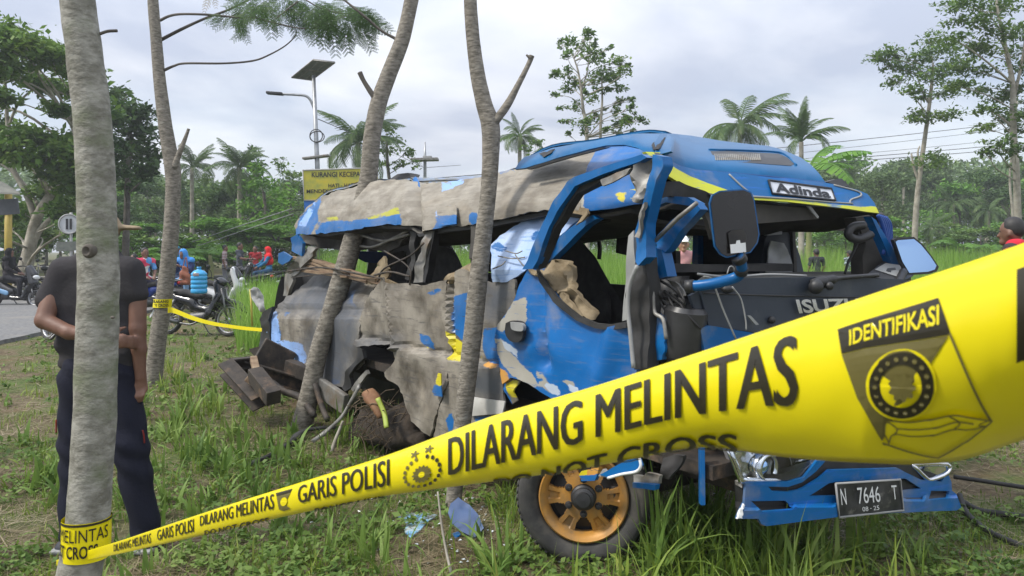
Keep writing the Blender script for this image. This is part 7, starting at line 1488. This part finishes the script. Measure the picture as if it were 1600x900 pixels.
traced_tree('dense_tree', 'dense dark crowned tree just right of the nearest trunk', 33, [(196, 400, 12), (198, 340, 10), (200, 280, 9), (205, 210, 6)], [(178, 150, 26, 18), (196, 172, 30, 18), (218, 178, 28, 16), (228, 205, 24, 18), (200, 205, 30, 20), (176, 190, 24, 18), (232, 235, 20, 18), (208, 240, 30, 20), (182, 232, 24, 18), (218, 268, 24, 16), (192, 270, 24, 16), (240, 262, 14, 12), (205, 292, 18, 8), (172, 262, 20, 18)], m_leaf_dark, .24, 800, m_barkdark, seed=2, depth=1.6)
# trees left of the bus
traced_tree('leafy_tree', 'bright green bushy tree left of the yellow warning board', 40, [(420, 410, 8), (418, 360, 6), (412, 300, 5)], [(400, 268, 16, 12), (415, 285, 24, 13), (392, 292, 20, 12), (438, 300, 22, 12), (410, 315, 30, 14), (445, 325, 24, 13), (385, 325, 20, 12), (425, 345, 32, 14), (455, 352, 22, 14), (395, 352, 26, 14), (430, 375, 34, 14), (380, 378, 24, 14)], m_leaf_fresh, .22, 420, m_barkdark, seed=3)
traced_tree('leafy_tree', 'darker open tree touching the left end of the warning board', 44, [(458, 410, 7), (455, 340, 6), (450, 290, 4)], [(440, 262, 16, 8), (458, 272, 18, 9), (470, 290, 14, 9), (448, 292, 16, 8), (462, 312, 18, 10), (478, 320, 12, 9), (436, 248, 8, 5)], m_leaf_mid, .22, 300, m_barkdark, seed=4)
traced_tree('leafy_tree', 'small tree with a dark pointed top beside the left palm', 46, [(398, 400, 6), (398, 320, 5), (397, 255, 3)], [(396, 236, 9, 10), (392, 252, 14, 11), (404, 262, 14, 11), (398, 278, 18, 10), (386, 290, 16, 10)], m_leaf_dark, .24, 420, m_barkdark, seed=5)
traced_tree('leafy_tree', 'tree with fine open crown behind the leaning trunk and the sign board', 40, [(618, 400, 7), (614, 330, 6), (606, 260, 5), (604, 215, 3)], [(596, 192, 10, 7), (610, 200, 14, 8), (600, 216, 16, 9), (622, 218, 13, 8), (634, 238, 14, 9), (612, 236, 18, 9), (645, 256, 10, 8), (626, 258, 18, 9), (600, 255, 16, 9), (590, 235, 12, 9)], m_leaf_mid, .20, 330, m_barkdark, seed=6)
traced_tree('leafy_tree', 'low bush beside the small palm right of the forked trunk', 42, [(838, 330, 5), (840, 270, 4), (840, 240, 3)], [(822, 232, 12, 8), (838, 224, 12, 8), (846, 236, 12, 8), (856, 238, 10, 7), (830, 250, 16, 8)], m_leaf_mid, .2, 330, m_barkdark, seed=7)
# slender tree with two stems above the cab
Zt = lambda x, y: (820 + x / 4.5, 30 + y / 4.5)
sl = [(455, 90, 30, 28), (430, 130, 26, 20), (330, 165, 34, 30), (250, 180, 24, 22), (390, 190, 36, 30), (480, 170, 26, 30), (460, 240, 40, 26), (300, 250, 34, 22), (500, 280, 44, 36), (540, 240, 20, 24), (600, 215, 20, 16), (200, 370, 36, 24), (290, 390, 34, 34), (330, 430, 36, 24), (380, 470, 40, 22), (540, 380, 60, 40), (500, 430, 40, 36), (590, 420, 40, 36), (660, 300, 48, 26), (720, 320, 30, 26), (700, 380, 30, 26), (650, 390, 30, 28), (300, 500, 44, 18), (220, 530, 30, 16), (430, 500, 20, 14), (680, 490, 36, 18), (550, 500, 36, 22), (470, 570, 28, 30), (370, 610, 34, 30), (270, 625, 26, 14), (735, 560, 30, 22), (670, 580, 26, 18), (640, 640, 24, 34), (760, 630, 26, 22), (560, 640, 20, 14), (500, 690, 36, 30), (410, 730, 48, 40), (290, 715, 32, 18), (720, 725, 50, 24), (820, 710, 34, 22), (660, 740, 32, 22), (570, 780, 34, 16), (640, 795, 30, 10), (310, 810, 14, 14), (770, 780, 18, 16), (430, 790, 24, 18), (690, 690, 28, 14)]
traced_tree('slender_tree', 'tall slender two stemmed tree with tufted open foliage above the bus roof', 36, [(918, 400, 7), (917, 215, 6), (911, 170, 5), (908, 140, 4), (903, 110, 3), (897, 92, 2)], [Zt(c[0], c[1]) + (c[2] / 3.0, c[3] / 3.0) for c in sl], m_leaf_mid, .18, 620, m_barkpale, seed=8, depth=.9, up=.7, limbs=([(937, 400, 6), (938, 215, 5), (941, 160, 4), (940, 120, 2)], [(908, 140, 3), (918, 110, 2), (922, 60, 1.2)]))
# two slender trees at the right
A_ = [(1375, 92, 20, 8), (1395, 84, 18, 8), (1412, 100, 16, 8), (1400, 128, 18, 7), (1420, 140, 16, 6), (1432, 112, 22, 9), (1445, 90, 22, 11), (1470, 80, 20, 11), (1462, 60, 22, 9), (1455, 120, 20, 9), (1480, 110, 22, 9), (1492, 132, 18, 7), (1440, 150, 14, 6), (1478, 148, 14, 7), (1500, 96, 18, 8), (1430, 180, 18, 7), (1450, 182, 22, 7), (1476, 178, 20, 7), (1388, 108, 12, 6), (1450, 252, 22, 9), (1465, 245, 14, 8)]
traced_tree('slender_tree', 'thin tall tree right of the bus with a bare broken stub and layered tufts', 40, [(1429, 420, 10), (1430, 350, 9), (1435, 290, 8), (1443, 230, 7), (1450, 180, 6), (1456, 130, 5), (1458, 100, 3)], [(a, b_, c * 1.3, e * 1.3) for a, b_, c, e in A_], m_leaf_mid, .20, 560, m_barkpale, seed=9, depth=1.0, up=.8, limbs=([(1436, 285, 5), (1428, 262, 4), (1424, 240, 3)], [(1438, 262, 5), (1434, 240, 3), (1437, 228, 2)], [(1450, 160, 4), (1440, 140, 3), (1433, 118, 2)]))
B_ = [(1490, 8, 24, 9), (1520, 4, 24, 10), (1550, 15, 26, 10), (1580, 10, 24, 10), (1500, 30, 22, 8), (1530, 40, 24, 10), (1565, 48, 24, 10), (1595, 50, 24, 12), (1490, 60, 20, 8), (1515, 72, 22, 9), (1545, 78, 22, 9), (1585, 85, 20, 10), (1505, 105, 20, 8), (1530, 110, 22, 8), (1500, 135, 18, 7), (1525, 140, 18, 8), (1560, 150, 20, 9), (1590, 140, 22, 10), (1545, 172, 20, 8), (1575, 180, 22, 9), (1540, 200, 16, 6), (1560, 222, 18, 8), (1592, 200, 18, 10), (1545, 240, 14, 6), (1585, 235, 20, 10), (1610, 100, 24, 14), (1615, 170, 24, 14)]
traced_tree('slender_tree', 'taller slender tree at the right edge leaning over the forest', 32, [(1592, 420, 12), (1590, 340, 11), (1588, 270, 10), (1583, 200, 10), (1582, 130, 8), (1570, 70, 6), (1558, 10, 4), (1556, -30, 3)], [(a, b_, c * 1.3, e * 1.3) for a, b_, c, e in B_], m_leaf_mid, .19, 560, m_barkpale, seed=10, depth=1.0, up=.8, limbs=([(1585, 150, 6), (1598, 90, 5), (1605, 30, 3)], [(1583, 200, 5), (1560, 180, 3), (1545, 172, 2)], [(1584, 240, 4), (1570, 236, 2), (1560, 225, 2)]))
traced_tree('slender_tree', 'pale bare stemmed tree just left of the right edge tree', 45, [(1584, 400, 4), (1582, 330, 4), (1578, 270, 3), (1590, 150, 2)], [(1575, 262, 12, 6), (1588, 250, 12, 6), (1582, 230, 10, 5), (1592, 160, 10, 6)], m_leaf_pale, .25, 230, m_barkpale, seed=11)
# --- palms: fronds are parts that share a few meshes
def frond_mesh(bend, seed, nl=30, ll=.27, wid=.019):
    r = random.Random(seed); mb = MB(); P = []; a = .0; x = z = 0.0; n = 16
    for i in range(n + 1):
        P.append(Vector((x, 0, z))); a = .35 - bend * (i / n) ** 1.2; x += math.cos(a) / n; z += math.sin(a) / n
    mb.tube(P, [.014 * (1 - .8 * i / n) for i in range(n + 1)], 4)
    for k in range(nl):
        t = .14 + .86 * k / (nl - 1); f = t * n; i = min(n - 1, int(f)); p = P[i].lerp(P[i+1], f - i); ax = (P[i+1] - P[i]).normalized()
        L_ = ll * (math.sin(math.pi * min(1, .22 + .74 * t)) ** .7) * r.uniform(.85, 1.1)
        for s_ in (-1, 1):
            d = (ax * .75 + Vector((0, s_, 0)) * .75 + Vector((0, 0, -.25 - .25 * r.random()))).normalized(); e = (d + Vector((0, 0, -.55))).normalized(); q = ax * wid
            m_ = p + d * L_ * .55; mb.add([p - q * .5, p + q * .5, m_ + q * .6, m_ - q * .6, m_ + e * L_ * .5], [(0, 1, 2, 3), (3, 2, 4)])
    me = mesh(mb.v, mb.f, False); me.materials.append(m_palm); return me
FR = [frond_mesh(b_, i) for i, b_ in enumerate((1.2, 1.7, 2.2, 2.7, 1.4, .8))]
def palm(label, px, py, d, rpx, seed, n=20, lean=0, trunk_r=.13, upright=0.0, group='coconut palms beyond the field', gpx=None):
    r = random.Random(seed); top = U(px, py, d); t = empty('palm_tree', (top.x + lean, d, 0), label, 'palm tree', group)
    mb = MB(); limb(mb, [(top.x + lean, d, -.1), (top.x + lean * .6, d, top.z * .45), tuple(top)], trunk_r * 1.25, trunk_r * .8, 8); mb.build('trunk', m_barkpale, t)
    L_ = rpx / F * d
    n = int(n * 1.6)
    for k in range(n):
        az = 2 * math.pi * k / n * 2.4 + r.uniform(-.3, .3); el = r.uniform(-.7, .9) + upright; o = bpy.data.objects.new('frond', FR[r.randrange(4) if el < .5 else r.choice((0, 4, 5))]); COL.objects.link(o); o.parent = t
        o.location = top - t.location; o.rotation_euler = (r.uniform(-.3, .3), -el, az); s_ = L_ * r.uniform(.75, 1.25); o.scale = (s_, s_ * r.uniform(.7, 1.1), s_)
    return t
palm('coconut palm behind the leaning trunk and the solar lamp', 560, 222, 38, 74, 1)
palm('coconut palm with drooping fronds left of the bright green tree', 374, 262, 42, 52, 2)
palm('dusty drooping palm just right of the second trunk', 300, 262, 45, 48, 3, 14)
palm('small palm between the forked trunk and the bus roof', 812, 214, 44, 48, 4, 14, upright=.25)
palm('spreading coconut palm above the roof dome of the bus', 1156, 196, 40, 84, 5, 15, upright=.1)
palm('upright young palm right of the roof dome', 1252, 222, 36, 66, 6, 14, upright=.55)
for k, (px, py, d, rr, lab) in enumerate(((1412, 290, 66, 42, 'far palm left of the thin bare tree'), (1385, 322, 70, 40, 'pale far palm low in the forest right of the bus'), (1490, 318, 62, 50, 'far palm with yellow fronds right of the thin tree'), (1545, 330, 58, 42, 'far palm near the right edge of the forest'), (1340, 300, 72, 40, 'far palm just above the far mirror'), (1455, 356, 50, 34, 'low young palm at the field edge'),
                                          (440, 310, 55, 34, 'far palm behind the bright green tree'), (235, 330, 52, 36, 'far palm between the first two trunks'), (500, 300, 60, 36, 'palm behind the warning board'))): palm(lab, px, py, d, rr, 20 + k, 13, 0, .12)
# banana plants
def banana_mesh(seed, bend):
    r = random.Random(seed); V = []; Fc = []; n = 14; x = z = 0.0; mb = MB(); P = []
    for i in range(n + 1): P.append(Vector((x, 0, z))); a = .9 - bend * (i / n); x += math.cos(a) / n; z += math.sin(a) / n
    mb.tube(P, [.02 * (1 - .7 * i / n) for i in range(n + 1)], 4)
    for i in range(2, n):
        for s_ in (-1, 1):
            w = .17 * math.sin(math.pi * (i - 1) / (n - 1)) ** .6 * r.uniform(.75, 1.05); dz = -.35 * w - r.uniform(0, .25) * w; g_ = r.choice((0, .01, .02))
            a, b_ = P[i].lerp(P[i+1], g_ * 10), P[i+1]; mb.add([a, b_, b_ + Vector((.03, s_ * w, dz)), a + Vector((.03, s_ * w, dz))], [(0, 1, 2, 3)])
    me = mesh(mb.v, mb.f, False); me.materials.append(m_leaf_fresh); return me
BA = [banana_mesh(1, 1.1), banana_mesh(2, 1.7), banana_mesh(3, 2.2)]
m_banstem = mat('banana_stem', (.16, .19, .06), (.25, .24, .10), 5, .7)
def banana(label, px, base_d, h, L_, n, seed, els=None):
    r = random.Random(seed); g = gp(px, base_d); t = empty('banana_plant', g, label, 'banana plant', 'banana plants')
    mb = MB(); limb(mb, [(g[0], g[1], -.05), (g[0] + .05, g[1], h * .5), (g[0], g[1], h)], .14, .07, 8); mb.build('stem', m_banstem, t)
    for k in range(n):
        o = bpy.data.objects.new('leaf', BA[r.randrange(3)]); COL.objects.link(o); o.parent = t; o.location = (0, 0, h * .97); az = els[k] if els else 2*math.pi*k/n + r.uniform(-.4, .4)
        o.rotation_euler = (r.uniform(-.25, .25), r.uniform(-.15, .35), az); s_ = L_ * r.uniform(.8, 1.15); o.scale = (s_, s_, s_)
    return t
banana('banana plant with torn broad leaves right of the roof dome', 1262, 30, 4.6, 2.4, 7, 1, (.1, -.35, .5, 2.6, 3.6, 1.4, -1.2))
banana('bright banana plants behind the two riders left of the second trunk', 200, 25, 1.0, 1.3, 8, 2)
banana('banana plant beside the right edge of the riders', 262, 27, 1.1, 1.4, 7, 3)
banana('banana plant behind the blue veiled women', 328, 31, 1.3, 1.5, 7, 4)
banana('bright banana plant at the field edge right of the far mirror', 1500, 46, 1.6, 1.9, 8, 5)
banana('banana plant near the dark jacketed man', 1550, 44, 1.5, 1.8, 8, 6)
# --- the forest: a few tree models copied over
def gen_tree(seed, h, rx, leaf, ls, per, bark, low=.35, n=15):
    r = random.Random(seed); rr = np.random.default_rng(seed); t = bpy.data.objects.new('forest_tree', None); COL.objects.link(t)
    mb = MB(); top = (r.uniform(-.4, .4), r.uniform(-.3, .3), h * .85); tr = [(0, 0, -.1), (r.uniform(-.2, .2), 0, h * .4), top]; limb(mb, tr, .05 + h * .012, .04, 6); cl = []
    for k in range(n):
        a = r.uniform(0, 6.28); z = h * (low + (1 - low) * r.random() ** .8); w = rx * math.sin(math.pi * min(.97, max(.12, (z / h - low * .7) / (1.02 - low * .7)))) ** .6; q = (math.cos(a) * w * r.uniform(.3, 1), math.sin(a) * w * r.uniform(.3, 1), z)
        cl.append(q + (rx * r.uniform(.30, .5), rx * r.uniform(.3, .5), h * r.uniform(.05, .09))); limb(mb, [(top[0] * z / h, 0, z * .72), (q[0] * .6, q[1] * .6, z * .92), q], .035, .012, 4)
    mb.build('trunk', bark, t, world=False); V, Q = leaf_quads(clump_points(cl, per, rr), ls, .5, .6, rr); mk('crown', V, Q, leaf, t, False, world=False); return t
protos = [gen_tree(1, 8, 2.6, m_leaf_mid, .30, 300, m_barkpale), gen_tree(2, 9, 3.2, m_leaf_pale, .32, 260, m_barkpale, .5), gen_tree(3, 7, 2.8, m_leaf_fresh, .30, 300, m_barkdark, .2), gen_tree(4, 9.5, 2.2, m_leaf_pale, .30, 300, m_barkpale, .55, 12), gen_tree(5, 6, 2.8, m_leaf_mid, .30, 330, m_barkdark, .12), gen_tree(6, 10, 3.0, m_leaf_dark, .30, 240, m_barkpale, .6, 12)]
used = set(); rs = random.Random(21); seen_l = set()
LM = [(-40, 'the left edge'), (40, 'the pale crooked limbs'), (112, 'the round traffic sign'), (155, 'the nearest trunk'), (206, 'the dense dark crown'), (262, 'the second trunk'), (300, 'the dusty drooping palm'), (335, 'the blue veiled women'), (374, 'the man in dark grey'), (420, 'the woman in the red veil'), (470, 'the warning board'), (535, 'the leaning trunk'), (575, 'the rear window of the bus'), (663, 'the distant solar lamp'), (705, 'the middle window of the bus'), (762, 'the forked trunk'), (835, 'the small palm'), (905, 'the driver window'), (938, 'the two stemmed tree'), (1068, 'the man in the white cap'), (1158, 'the spreading coconut palm'), (1200, 'the passenger seat'), (1262, 'the torn banana plant'), (1300, 'the two men in the field'), (1340, 'the grab handle'), (1385, 'the far windscreen pillar'), (1430, 'the far mirror'), (1450, 'the thin bare tree'), (1500, 'the bright banana plant'), (1550, 'the dark jacketed man'), (1590, 'the right edge tree'), (1680, 'the right edge')]
def where(look, px, tail):
    for _, (x, n_) in sorted((abs(px - x), (x, n_)) for x, n_ in LM)[:5]:
        for rel in (('behind', 'left of', 'right of') if abs(px - x) < 9 else ('left of', 'just left of') if px < x else ('right of', 'just right of')):
            l = '%s %s %s%s' % (look, rel, n_, tail)
            if l not in seen_l: seen_l.add(l); return l
    return look + tail
def forest(px, d, ytop, which=None, lab=None, grp=None):
    k = rs.randrange(6) if which is None else which; p = protos[k]
    if k in used: o = copy_tree(p)
    else: o = p; used.add(k)
    h = (8, 9, 7, 9.5, 6, 10)[k]; s_ = max(.35, (EYE + (390 - ytop) / F * d) / h); o.location = gp(px, d); o.rotation_euler = (0, 0, rs.uniform(0, 6.28)); o.scale = (max(.8, s_) * rs.uniform(.85, 1.15), max(.8, s_), s_)
    look = ('rounded green', 'pale open crowned', 'fresh green', 'narrow pale', 'bushy low', 'tall dark')[k] + (' shrub tree' if ytop > 342 else ' tree')
    tag(o, where(look, px, lab or ' in the far forest'), 'tree', grp or 'trees of the forest beyond the field'); o.location.z = 0
    return o
for k in range(20):                    # left, hazy plantation with pale trunks
    px = 165 + k * 17 + rs.uniform(-9, 9); forest(px, rs.uniform(44, 66), rs.uniform(278, 330) if px < 470 else 330, rs.choice((1, 3, 5, 0, 3)), ' in the left plantation', 'trees of the plantation at the left')
for k in range(9): forest(170 + k * 36 + rs.uniform(-10, 10), rs.uniform(34, 42), rs.uniform(345, 372), rs.choice((2, 4)), ' under the left plantation', 'low shrub trees at the left')
for k in range(12): forest(-60 + k * 22, rs.uniform(40, 56), rs.uniform(300, 350), rs.choice((0, 2, 4, 5)), ' far beyond the road', 'trees beyond the road')
for k in range(18): forest(500 + k * 45 + rs.uniform(-14, 14), rs.uniform(48, 70), rs.uniform(318, 345), rs.choice((0, 2, 4, 1)), ' beyond the bus', 'trees behind the bus')
for k in range(30):
    px = 1290 + k * 13.5 + rs.uniform(-8, 8); forest(px, rs.uniform(56, 88), rs.uniform(252, 305), rs.choice((0, 1, 2, 3, 5, 1)))
for k in range(16): forest(1270 + k * 27 + rs.uniform(-9, 9), rs.uniform(46, 54), rs.uniform(345, 368), rs.choice((2, 4, 4)), ' at the field edge', 'low shrubs at the field edge')
for k in range(6):
    if k not in used:
        for ch in list(protos[k].children): bpy.data.objects.remove(ch)
        bpy.data.objects.remove(protos[k])
# far wooded background, one mass
n = 52000; x = rng.uniform(-1, 1, n); d = rng.uniform(88, 112, n); px = 800 + x * 1250
hy = np.interp(px, [-500, 150, 300, 480, 640, 760, 1100, 1280, 1400, 1600, 2100], [250, 268, 282, 300, 325, 335, 335, 285, 258, 250, 245]); bmp = np.array([noise.noise(Vector((p * .016, q * .12, 0))) for p, q in zip(px, d)]) * 20 + np.array([noise.noise(Vector((p * .05, q * .2, 9))) for p, q in zip(px, d)]) * 10
ht = EYE + (390 - hy + bmp) / F * d; z = ht * rng.uniform(0, 1, n) ** .45
V, Q = leaf_quads(np.stack([(px - 800) / F * d, d, z], 1), .75, .6, .6); tag(mk('far_forest', V, Q, m_leaf_pale, None, False), 'hazy mass of forest far beyond the field', 'forest', None, 'stuff')
# ------------------------------------------------------------------ grass, weeds, crop (nobody could count them)
def blades(P, L, wd, r=None, lean=.5, seg=3, dirs=None):
    """curved tapering blades: base points, lengths, widths"""
    r = r or rng; n = len(P); az = r.uniform(0, 2*np.pi, n); th = np.abs(r.normal(0, lean, n)).clip(0, 1.5); dx = np.stack([np.cos(az), np.sin(az), np.zeros(n)], 1); sd = np.stack([-np.sin(az), np.cos(az), np.zeros(n)], 1)
    fa = r.uniform(0, 2*np.pi, n); sd = sd * np.cos(fa)[:, None] * .5 + sd * .5 + dx * np.sin(fa)[:, None] * .3
    V = []; p = P.copy(); a = np.pi/2 - th * .35
    prof = [1.0, .85, .55, 0] if seg == 3 else [1.0, 1.0, .85, .6, .32, 0]
    for i in range(seg + 1):
        w = (wd * prof[i] * .5)[:, None] * sd
        if i < seg: V += [p + w, p - w]
        else: V += [p]
        st = L / seg; p = p + dx * (np.cos(a) * st)[:, None] + np.array([0, 0, 1.0]) * (np.sin(a) * st)[:, None]; a = a - th * (1.5 / seg)
    k = 2 * seg + 1; V = np.stack(V, 1).reshape(-1, 3); b = (np.arange(n) * k)[:, None]
    q = np.concatenate([b + np.array([[2*i, 2*i+1, 2*i+3, 2*i+2]]) for i in range(seg - 1)]); t = b + np.array([[2*seg-2, 2*seg-1, 2*seg, 2*seg]])
    tri = t[:, :3]; return V, q, tri
def mesh_qt(name, V, q, t, m):
    me = bpy.data.meshes.new(name); me.vertices.add(len(V)); me.vertices.foreach_set('co', V.astype(np.float32).ravel()); me.loops.add(q.size + t.size)
    me.loops.foreach_set('vertex_index', np.concatenate([q.ravel(), t.ravel()]).astype(np.int32)); me.polygons.add(len(q) + len(t))
    me.polygons.foreach_set('loop_start', np.concatenate([np.arange(len(q)) * 4, len(q) * 4 + np.arange(len(t)) * 3]).astype(np.int32)); me.update(calc_edges=True)
    me.materials.append(m); o = bpy.data.objects.new(name, me); COL.objects.link(o); return o
def gzv(X, Y): return np.array([ground_z(a, b_) for a, b_ in zip(X, Y)])
def scatter(n, py0, py1, px0=-150, px1=1750, k=1.0):
    """ground points, denser near the camera"""
    py = py0 + (py1 - py0) * rng.uniform(0, 1, n) ** k; px = rng.uniform(px0, px1, n); d = EYE * F / (py - 390); return (px - 800) / F * d, d, px, py
def nse(X, Y, s, o=0): return np.array([noise.noise(Vector((a * s, b_ * s, o))) for a, b_ in zip(X, Y)])
def off_road(X, Y): e = -8.15 - .095 * (Y - 13); return (X > e) | (X < e - 5.8)
def clear(px, py):                 # trodden or covered spots: by the fragments and at the wheel
    z = ((px > 612) & (px < 775) & (py > 800) & (py < 905)) | ((px > 812) & (px < 1000) & (py > 850) & (py < 935)); return ~z | (rng.random(len(px)) < .13)
X, Y, px, py = scatter(130000, 446, 1060)
cov = nse(X, Y, .9, 2) * .9 + nse(X, Y, 2.6, 4) * .75 + nse(X, Y, 7, 4) * .35; keep = off_road(X, Y) & clear(px, py) & (cov + rng.normal(0, .22, len(X)) > .0) ; X, Y, cov = X[keep], Y[keep], cov[keep]
L_ = (.025 + .06 * np.clip(cov, 0, 1) + .04 * rng.random(len(X))) * (1 + .25 * rng.normal(size=len(X))).clip(.4, 2); wd = np.maximum(.0045, Y * .0011) * rng.uniform(.7, 1.8, len(X))
V, q, t = blades(np.stack([X, Y, gzv(X, Y) - .005], 1), L_, wd, None, 1.0); tag(mesh_qt('short_grass', V, q, t, m_grass), 'short patchy green grass over the trampled ground', 'grass', None, 'stuff')
# dry litter
X, Y, px, py = scatter(125000, 450, 1060); keep = off_road(X, Y) & (nse(X, Y, .8, 7) + rng.normal(0, .3, len(X)) > -.2); X, Y = X[keep], Y[keep]; n = len(X)
V, q, t = blades(np.stack([X, Y, gzv(X, Y) + rng.uniform(.004, .02, n)], 1), rng.uniform(.06, .32, n), np.maximum(.005, Y * .0010) * rng.uniform(.6, 1.7, n), None, .05)
ang = 0
V3 = V.reshape(n, 7, 3); base = V3[:, :1].copy(); rel = V3 - base; az = rng.uniform(0, 2*np.pi, n); zz_ = rel[..., 2].copy(); rel[..., 0] += zz_ * np.cos(az)[:, None]; rel[..., 1] += zz_ * np.sin(az)[:, None]; rel[..., 2] = zz_ * rng.uniform(-.03, .16, n)[:, None]; V = (base + rel).reshape(-1, 3)
tag(mesh_qt('dry_litter', V, q, t, m_straw), 'dry straw and cut stems strewn over the ground', 'straw litter', None, 'stuff')
# longer grass patches (photo px of their feet, spread, number, length, width)
def patch(lst, m, name, label, lean, seg=5):
    Ps, Ls, Ws = [], [], []
    for (x, y, sx, sy, n, l, w) in lst:
        n = int(n * (.5 if m is m_grass else 3.4)); px = rng.normal(x, sx, n); py = np.maximum(rng.normal(y, sy, n), 415); d = EYE * F / (py - 390); X = (px - 800) / F * d; ok = off_road(X, d) & clear(px, py); X, d = X[ok], d[ok]
        # blades grow in tufts
        nt = max(1, len(X) // 9); k = rng.integers(0, nt, len(X)); X = X[k] + rng.normal(0, .022, len(k)); d = d[k] + rng.normal(0, .022, len(k))
        Ps.append(np.stack([X, d, gzv(X, d) - .01], 1)); Ls.append(l * (.8 if m is m_grass else 1.0) * rng.uniform(.4, 1.25, len(X))); Ws.append(w * 1.25 * rng.uniform(.6, 1.35, len(X)))
    V, q, t = blades(np.concatenate(Ps), np.concatenate(Ls), np.concatenate(Ws), None, lean, seg); tag(mesh_qt(name, V, q, t, m), label, 'grass', None, 'stuff')
patch([(1010, 905, 90, 25, 420, .32, .010), (1150, 880, 90, 30, 620, .36, .011), (1290, 890, 90, 30, 420, .32, .010), (1100, 940, 140, 30, 500, .36, .012), (785, 790, 18, 30, 320, .30, .009), (792, 830, 12, 26, 200, .26, .008), (1050, 840, 40, 20, 300, .30, .010),
       (1230, 830, 60, 14, 320, .30, .009), (590, 700, 40, 14, 420, .36, .011), (560, 690, 26, 10, 220, .30, .011), (470, 745, 40, 16, 320, .22, .010), (640, 750, 40, 10, 160, .16, .010), (570, 850, 60, 30, 260, .16, .008), (330, 720, 50, 40, 520, .20, .011), (290, 640, 40, 30, 520, .26, .014),
       (270, 590, 26, 18, 420, .30, .016), (380, 650, 60, 30, 420, .18, .012), (60, 620, 60, 40, 420, .18, .012), (60, 720, 40, 30, 220, .2, .010), (480, 880, 80, 30, 320, .2, .009), (330, 860, 50, 30, 240, .16, .008), (700, 880, 60, 20, 260, .18, .008), (40, 850, 50, 40, 260, .16, .008), (330, 560, 60, 16, 320, .14, .016), (1500, 860, 80, 30, 260, .14, .007)],
      m_grass, 'long_grass', 'longer tufts of grass around the wheel, the trunks and the bumper', .85)
patch([(1120, 890, 60, 30, 46, .52, .024), (1040, 900, 60, 20, 30, .40, .022), (1260, 905, 60, 20, 30, .40, .020), (1100, 850, 12, 12, 26, .50, .026), (800, 890, 26, 14, 30, .30, .018), (60, 740, 26, 26, 40, .22, .03), (300, 660, 60, 40, 110, .26, .030), (360, 720, 60, 26, 90, .24, .028), (560, 850, 60, 26, 40, .22, .02), (680, 870, 60, 26, 50, .24, .018), (200, 870, 60, 30, 50, .18, .02), (450, 780, 60, 20, 60, .2, .022), (600, 690, 30, 10, 50, .34, .022), (150, 650, 60, 60, 60, .2, .03), (300, 800, 60, 40, 60, .2, .022), (1380, 880, 60, 20, 16, .3, .016)],
      m_weed, 'broad_grass', 'broad bladed weeds and grasses among the litter', 1.0)
# a few dry roots and soil clods: low leafy weeds
X, Y, px, py = scatter(11000, 470, 1000); keep = off_road(X, Y) & (nse(X, Y, 1.3, 12) > -.05); X, Y = X[keep], Y[keep]; n = len(X); k = rng.integers(3, 8, n); I = np.repeat(np.arange(n), k); P = np.stack([X[I] + rng.normal(0, .025, len(I)), Y[I] + rng.normal(0, .025, len(I)), gzv(X, Y)[I] + rng.uniform(.015, .07, len(I))], 1)
V, Q = leaf_quads(P, np.maximum(.035, Y[I] * .006), .62, 1.0); tag(mk('low_weeds', V, Q, m_weed, None, False), 'small round leaved weeds scattered in the grass', 'weeds', None, 'stuff')
# crop field: rows of tall narrow leaves behind the bus
n = 62000; d = 9.6 + 42 * rng.uniform(0, 1, n) ** 1.7; px = rng.uniform(330, 1800, n); X = (px - 800) / F * d; left = -3.1 - .215 * (d - 10); ok = (X > left) & (d > 9.6 + np.clip(-X, 0, 4) * .35); X, d = X[ok], d[ok]; n = len(X)
hgt = np.interp(d, [9.6, 12, 20, 26, 50], [.60, .85, .98, 1.32, 1.45]) * (1 + .16 * nse(X, d, .35, 3) + .12 * rng.normal(size=n)).clip(.5, 1.4)
V, q, t = blades(np.stack([X, d, np.zeros(n) - .02], 1), hgt * 1.15, np.maximum(.016, d * .0013) * rng.uniform(.7, 1.4, n), None, .38, 5); tag(mesh_qt('crop_field', V, q, t, m_crop), 'bright green crop of tall narrow leaves behind the bus', 'crop', None, 'stuff')
# tall weeds between the parked motorcycles and the rear of the bus
n = 5200; px = rng.normal(425, 26, n).clip(372, 470); d = rng.uniform(11.2, 18, n); X = (px - 800) / F * d
V, q, t = blades(np.stack([X, d, np.zeros(n)], 1), rng.uniform(.4, 1.1, n), rng.uniform(.014, .03, n), None, .5, 5); tag(mesh_qt('tall_weeds', V, q, t, m_crop), 'tall bright grass between the motorcycles and the rear of the bus', 'grass', None, 'stuff')

# ------------------------------------------------------------------ thin humid haze over the whole place
m_haze = bpy.data.materials.new('humid_air'); m_haze.use_nodes = True; _N, _L = m_haze.node_tree.nodes, m_haze.node_tree.links; _N.remove(_N['Principled BSDF'])
_v = _N.new('ShaderNodeVolumePrincipled'); _v.inputs['Color'].default_value = (.86, .90, .93, 1); _v.inputs['Density'].default_value = .0013; _v.inputs['Anisotropy'].default_value = .2; _L.new(_v.outputs[0], _N['Material Output'].inputs['Volume'])
mb = MB(); mb.box((0, 190, 12), (900, 480, 28)); tag(mb.build('haze', m_haze, None, False), 'thin humid haze filling the air over the field', 'haze', None, 'stuff')
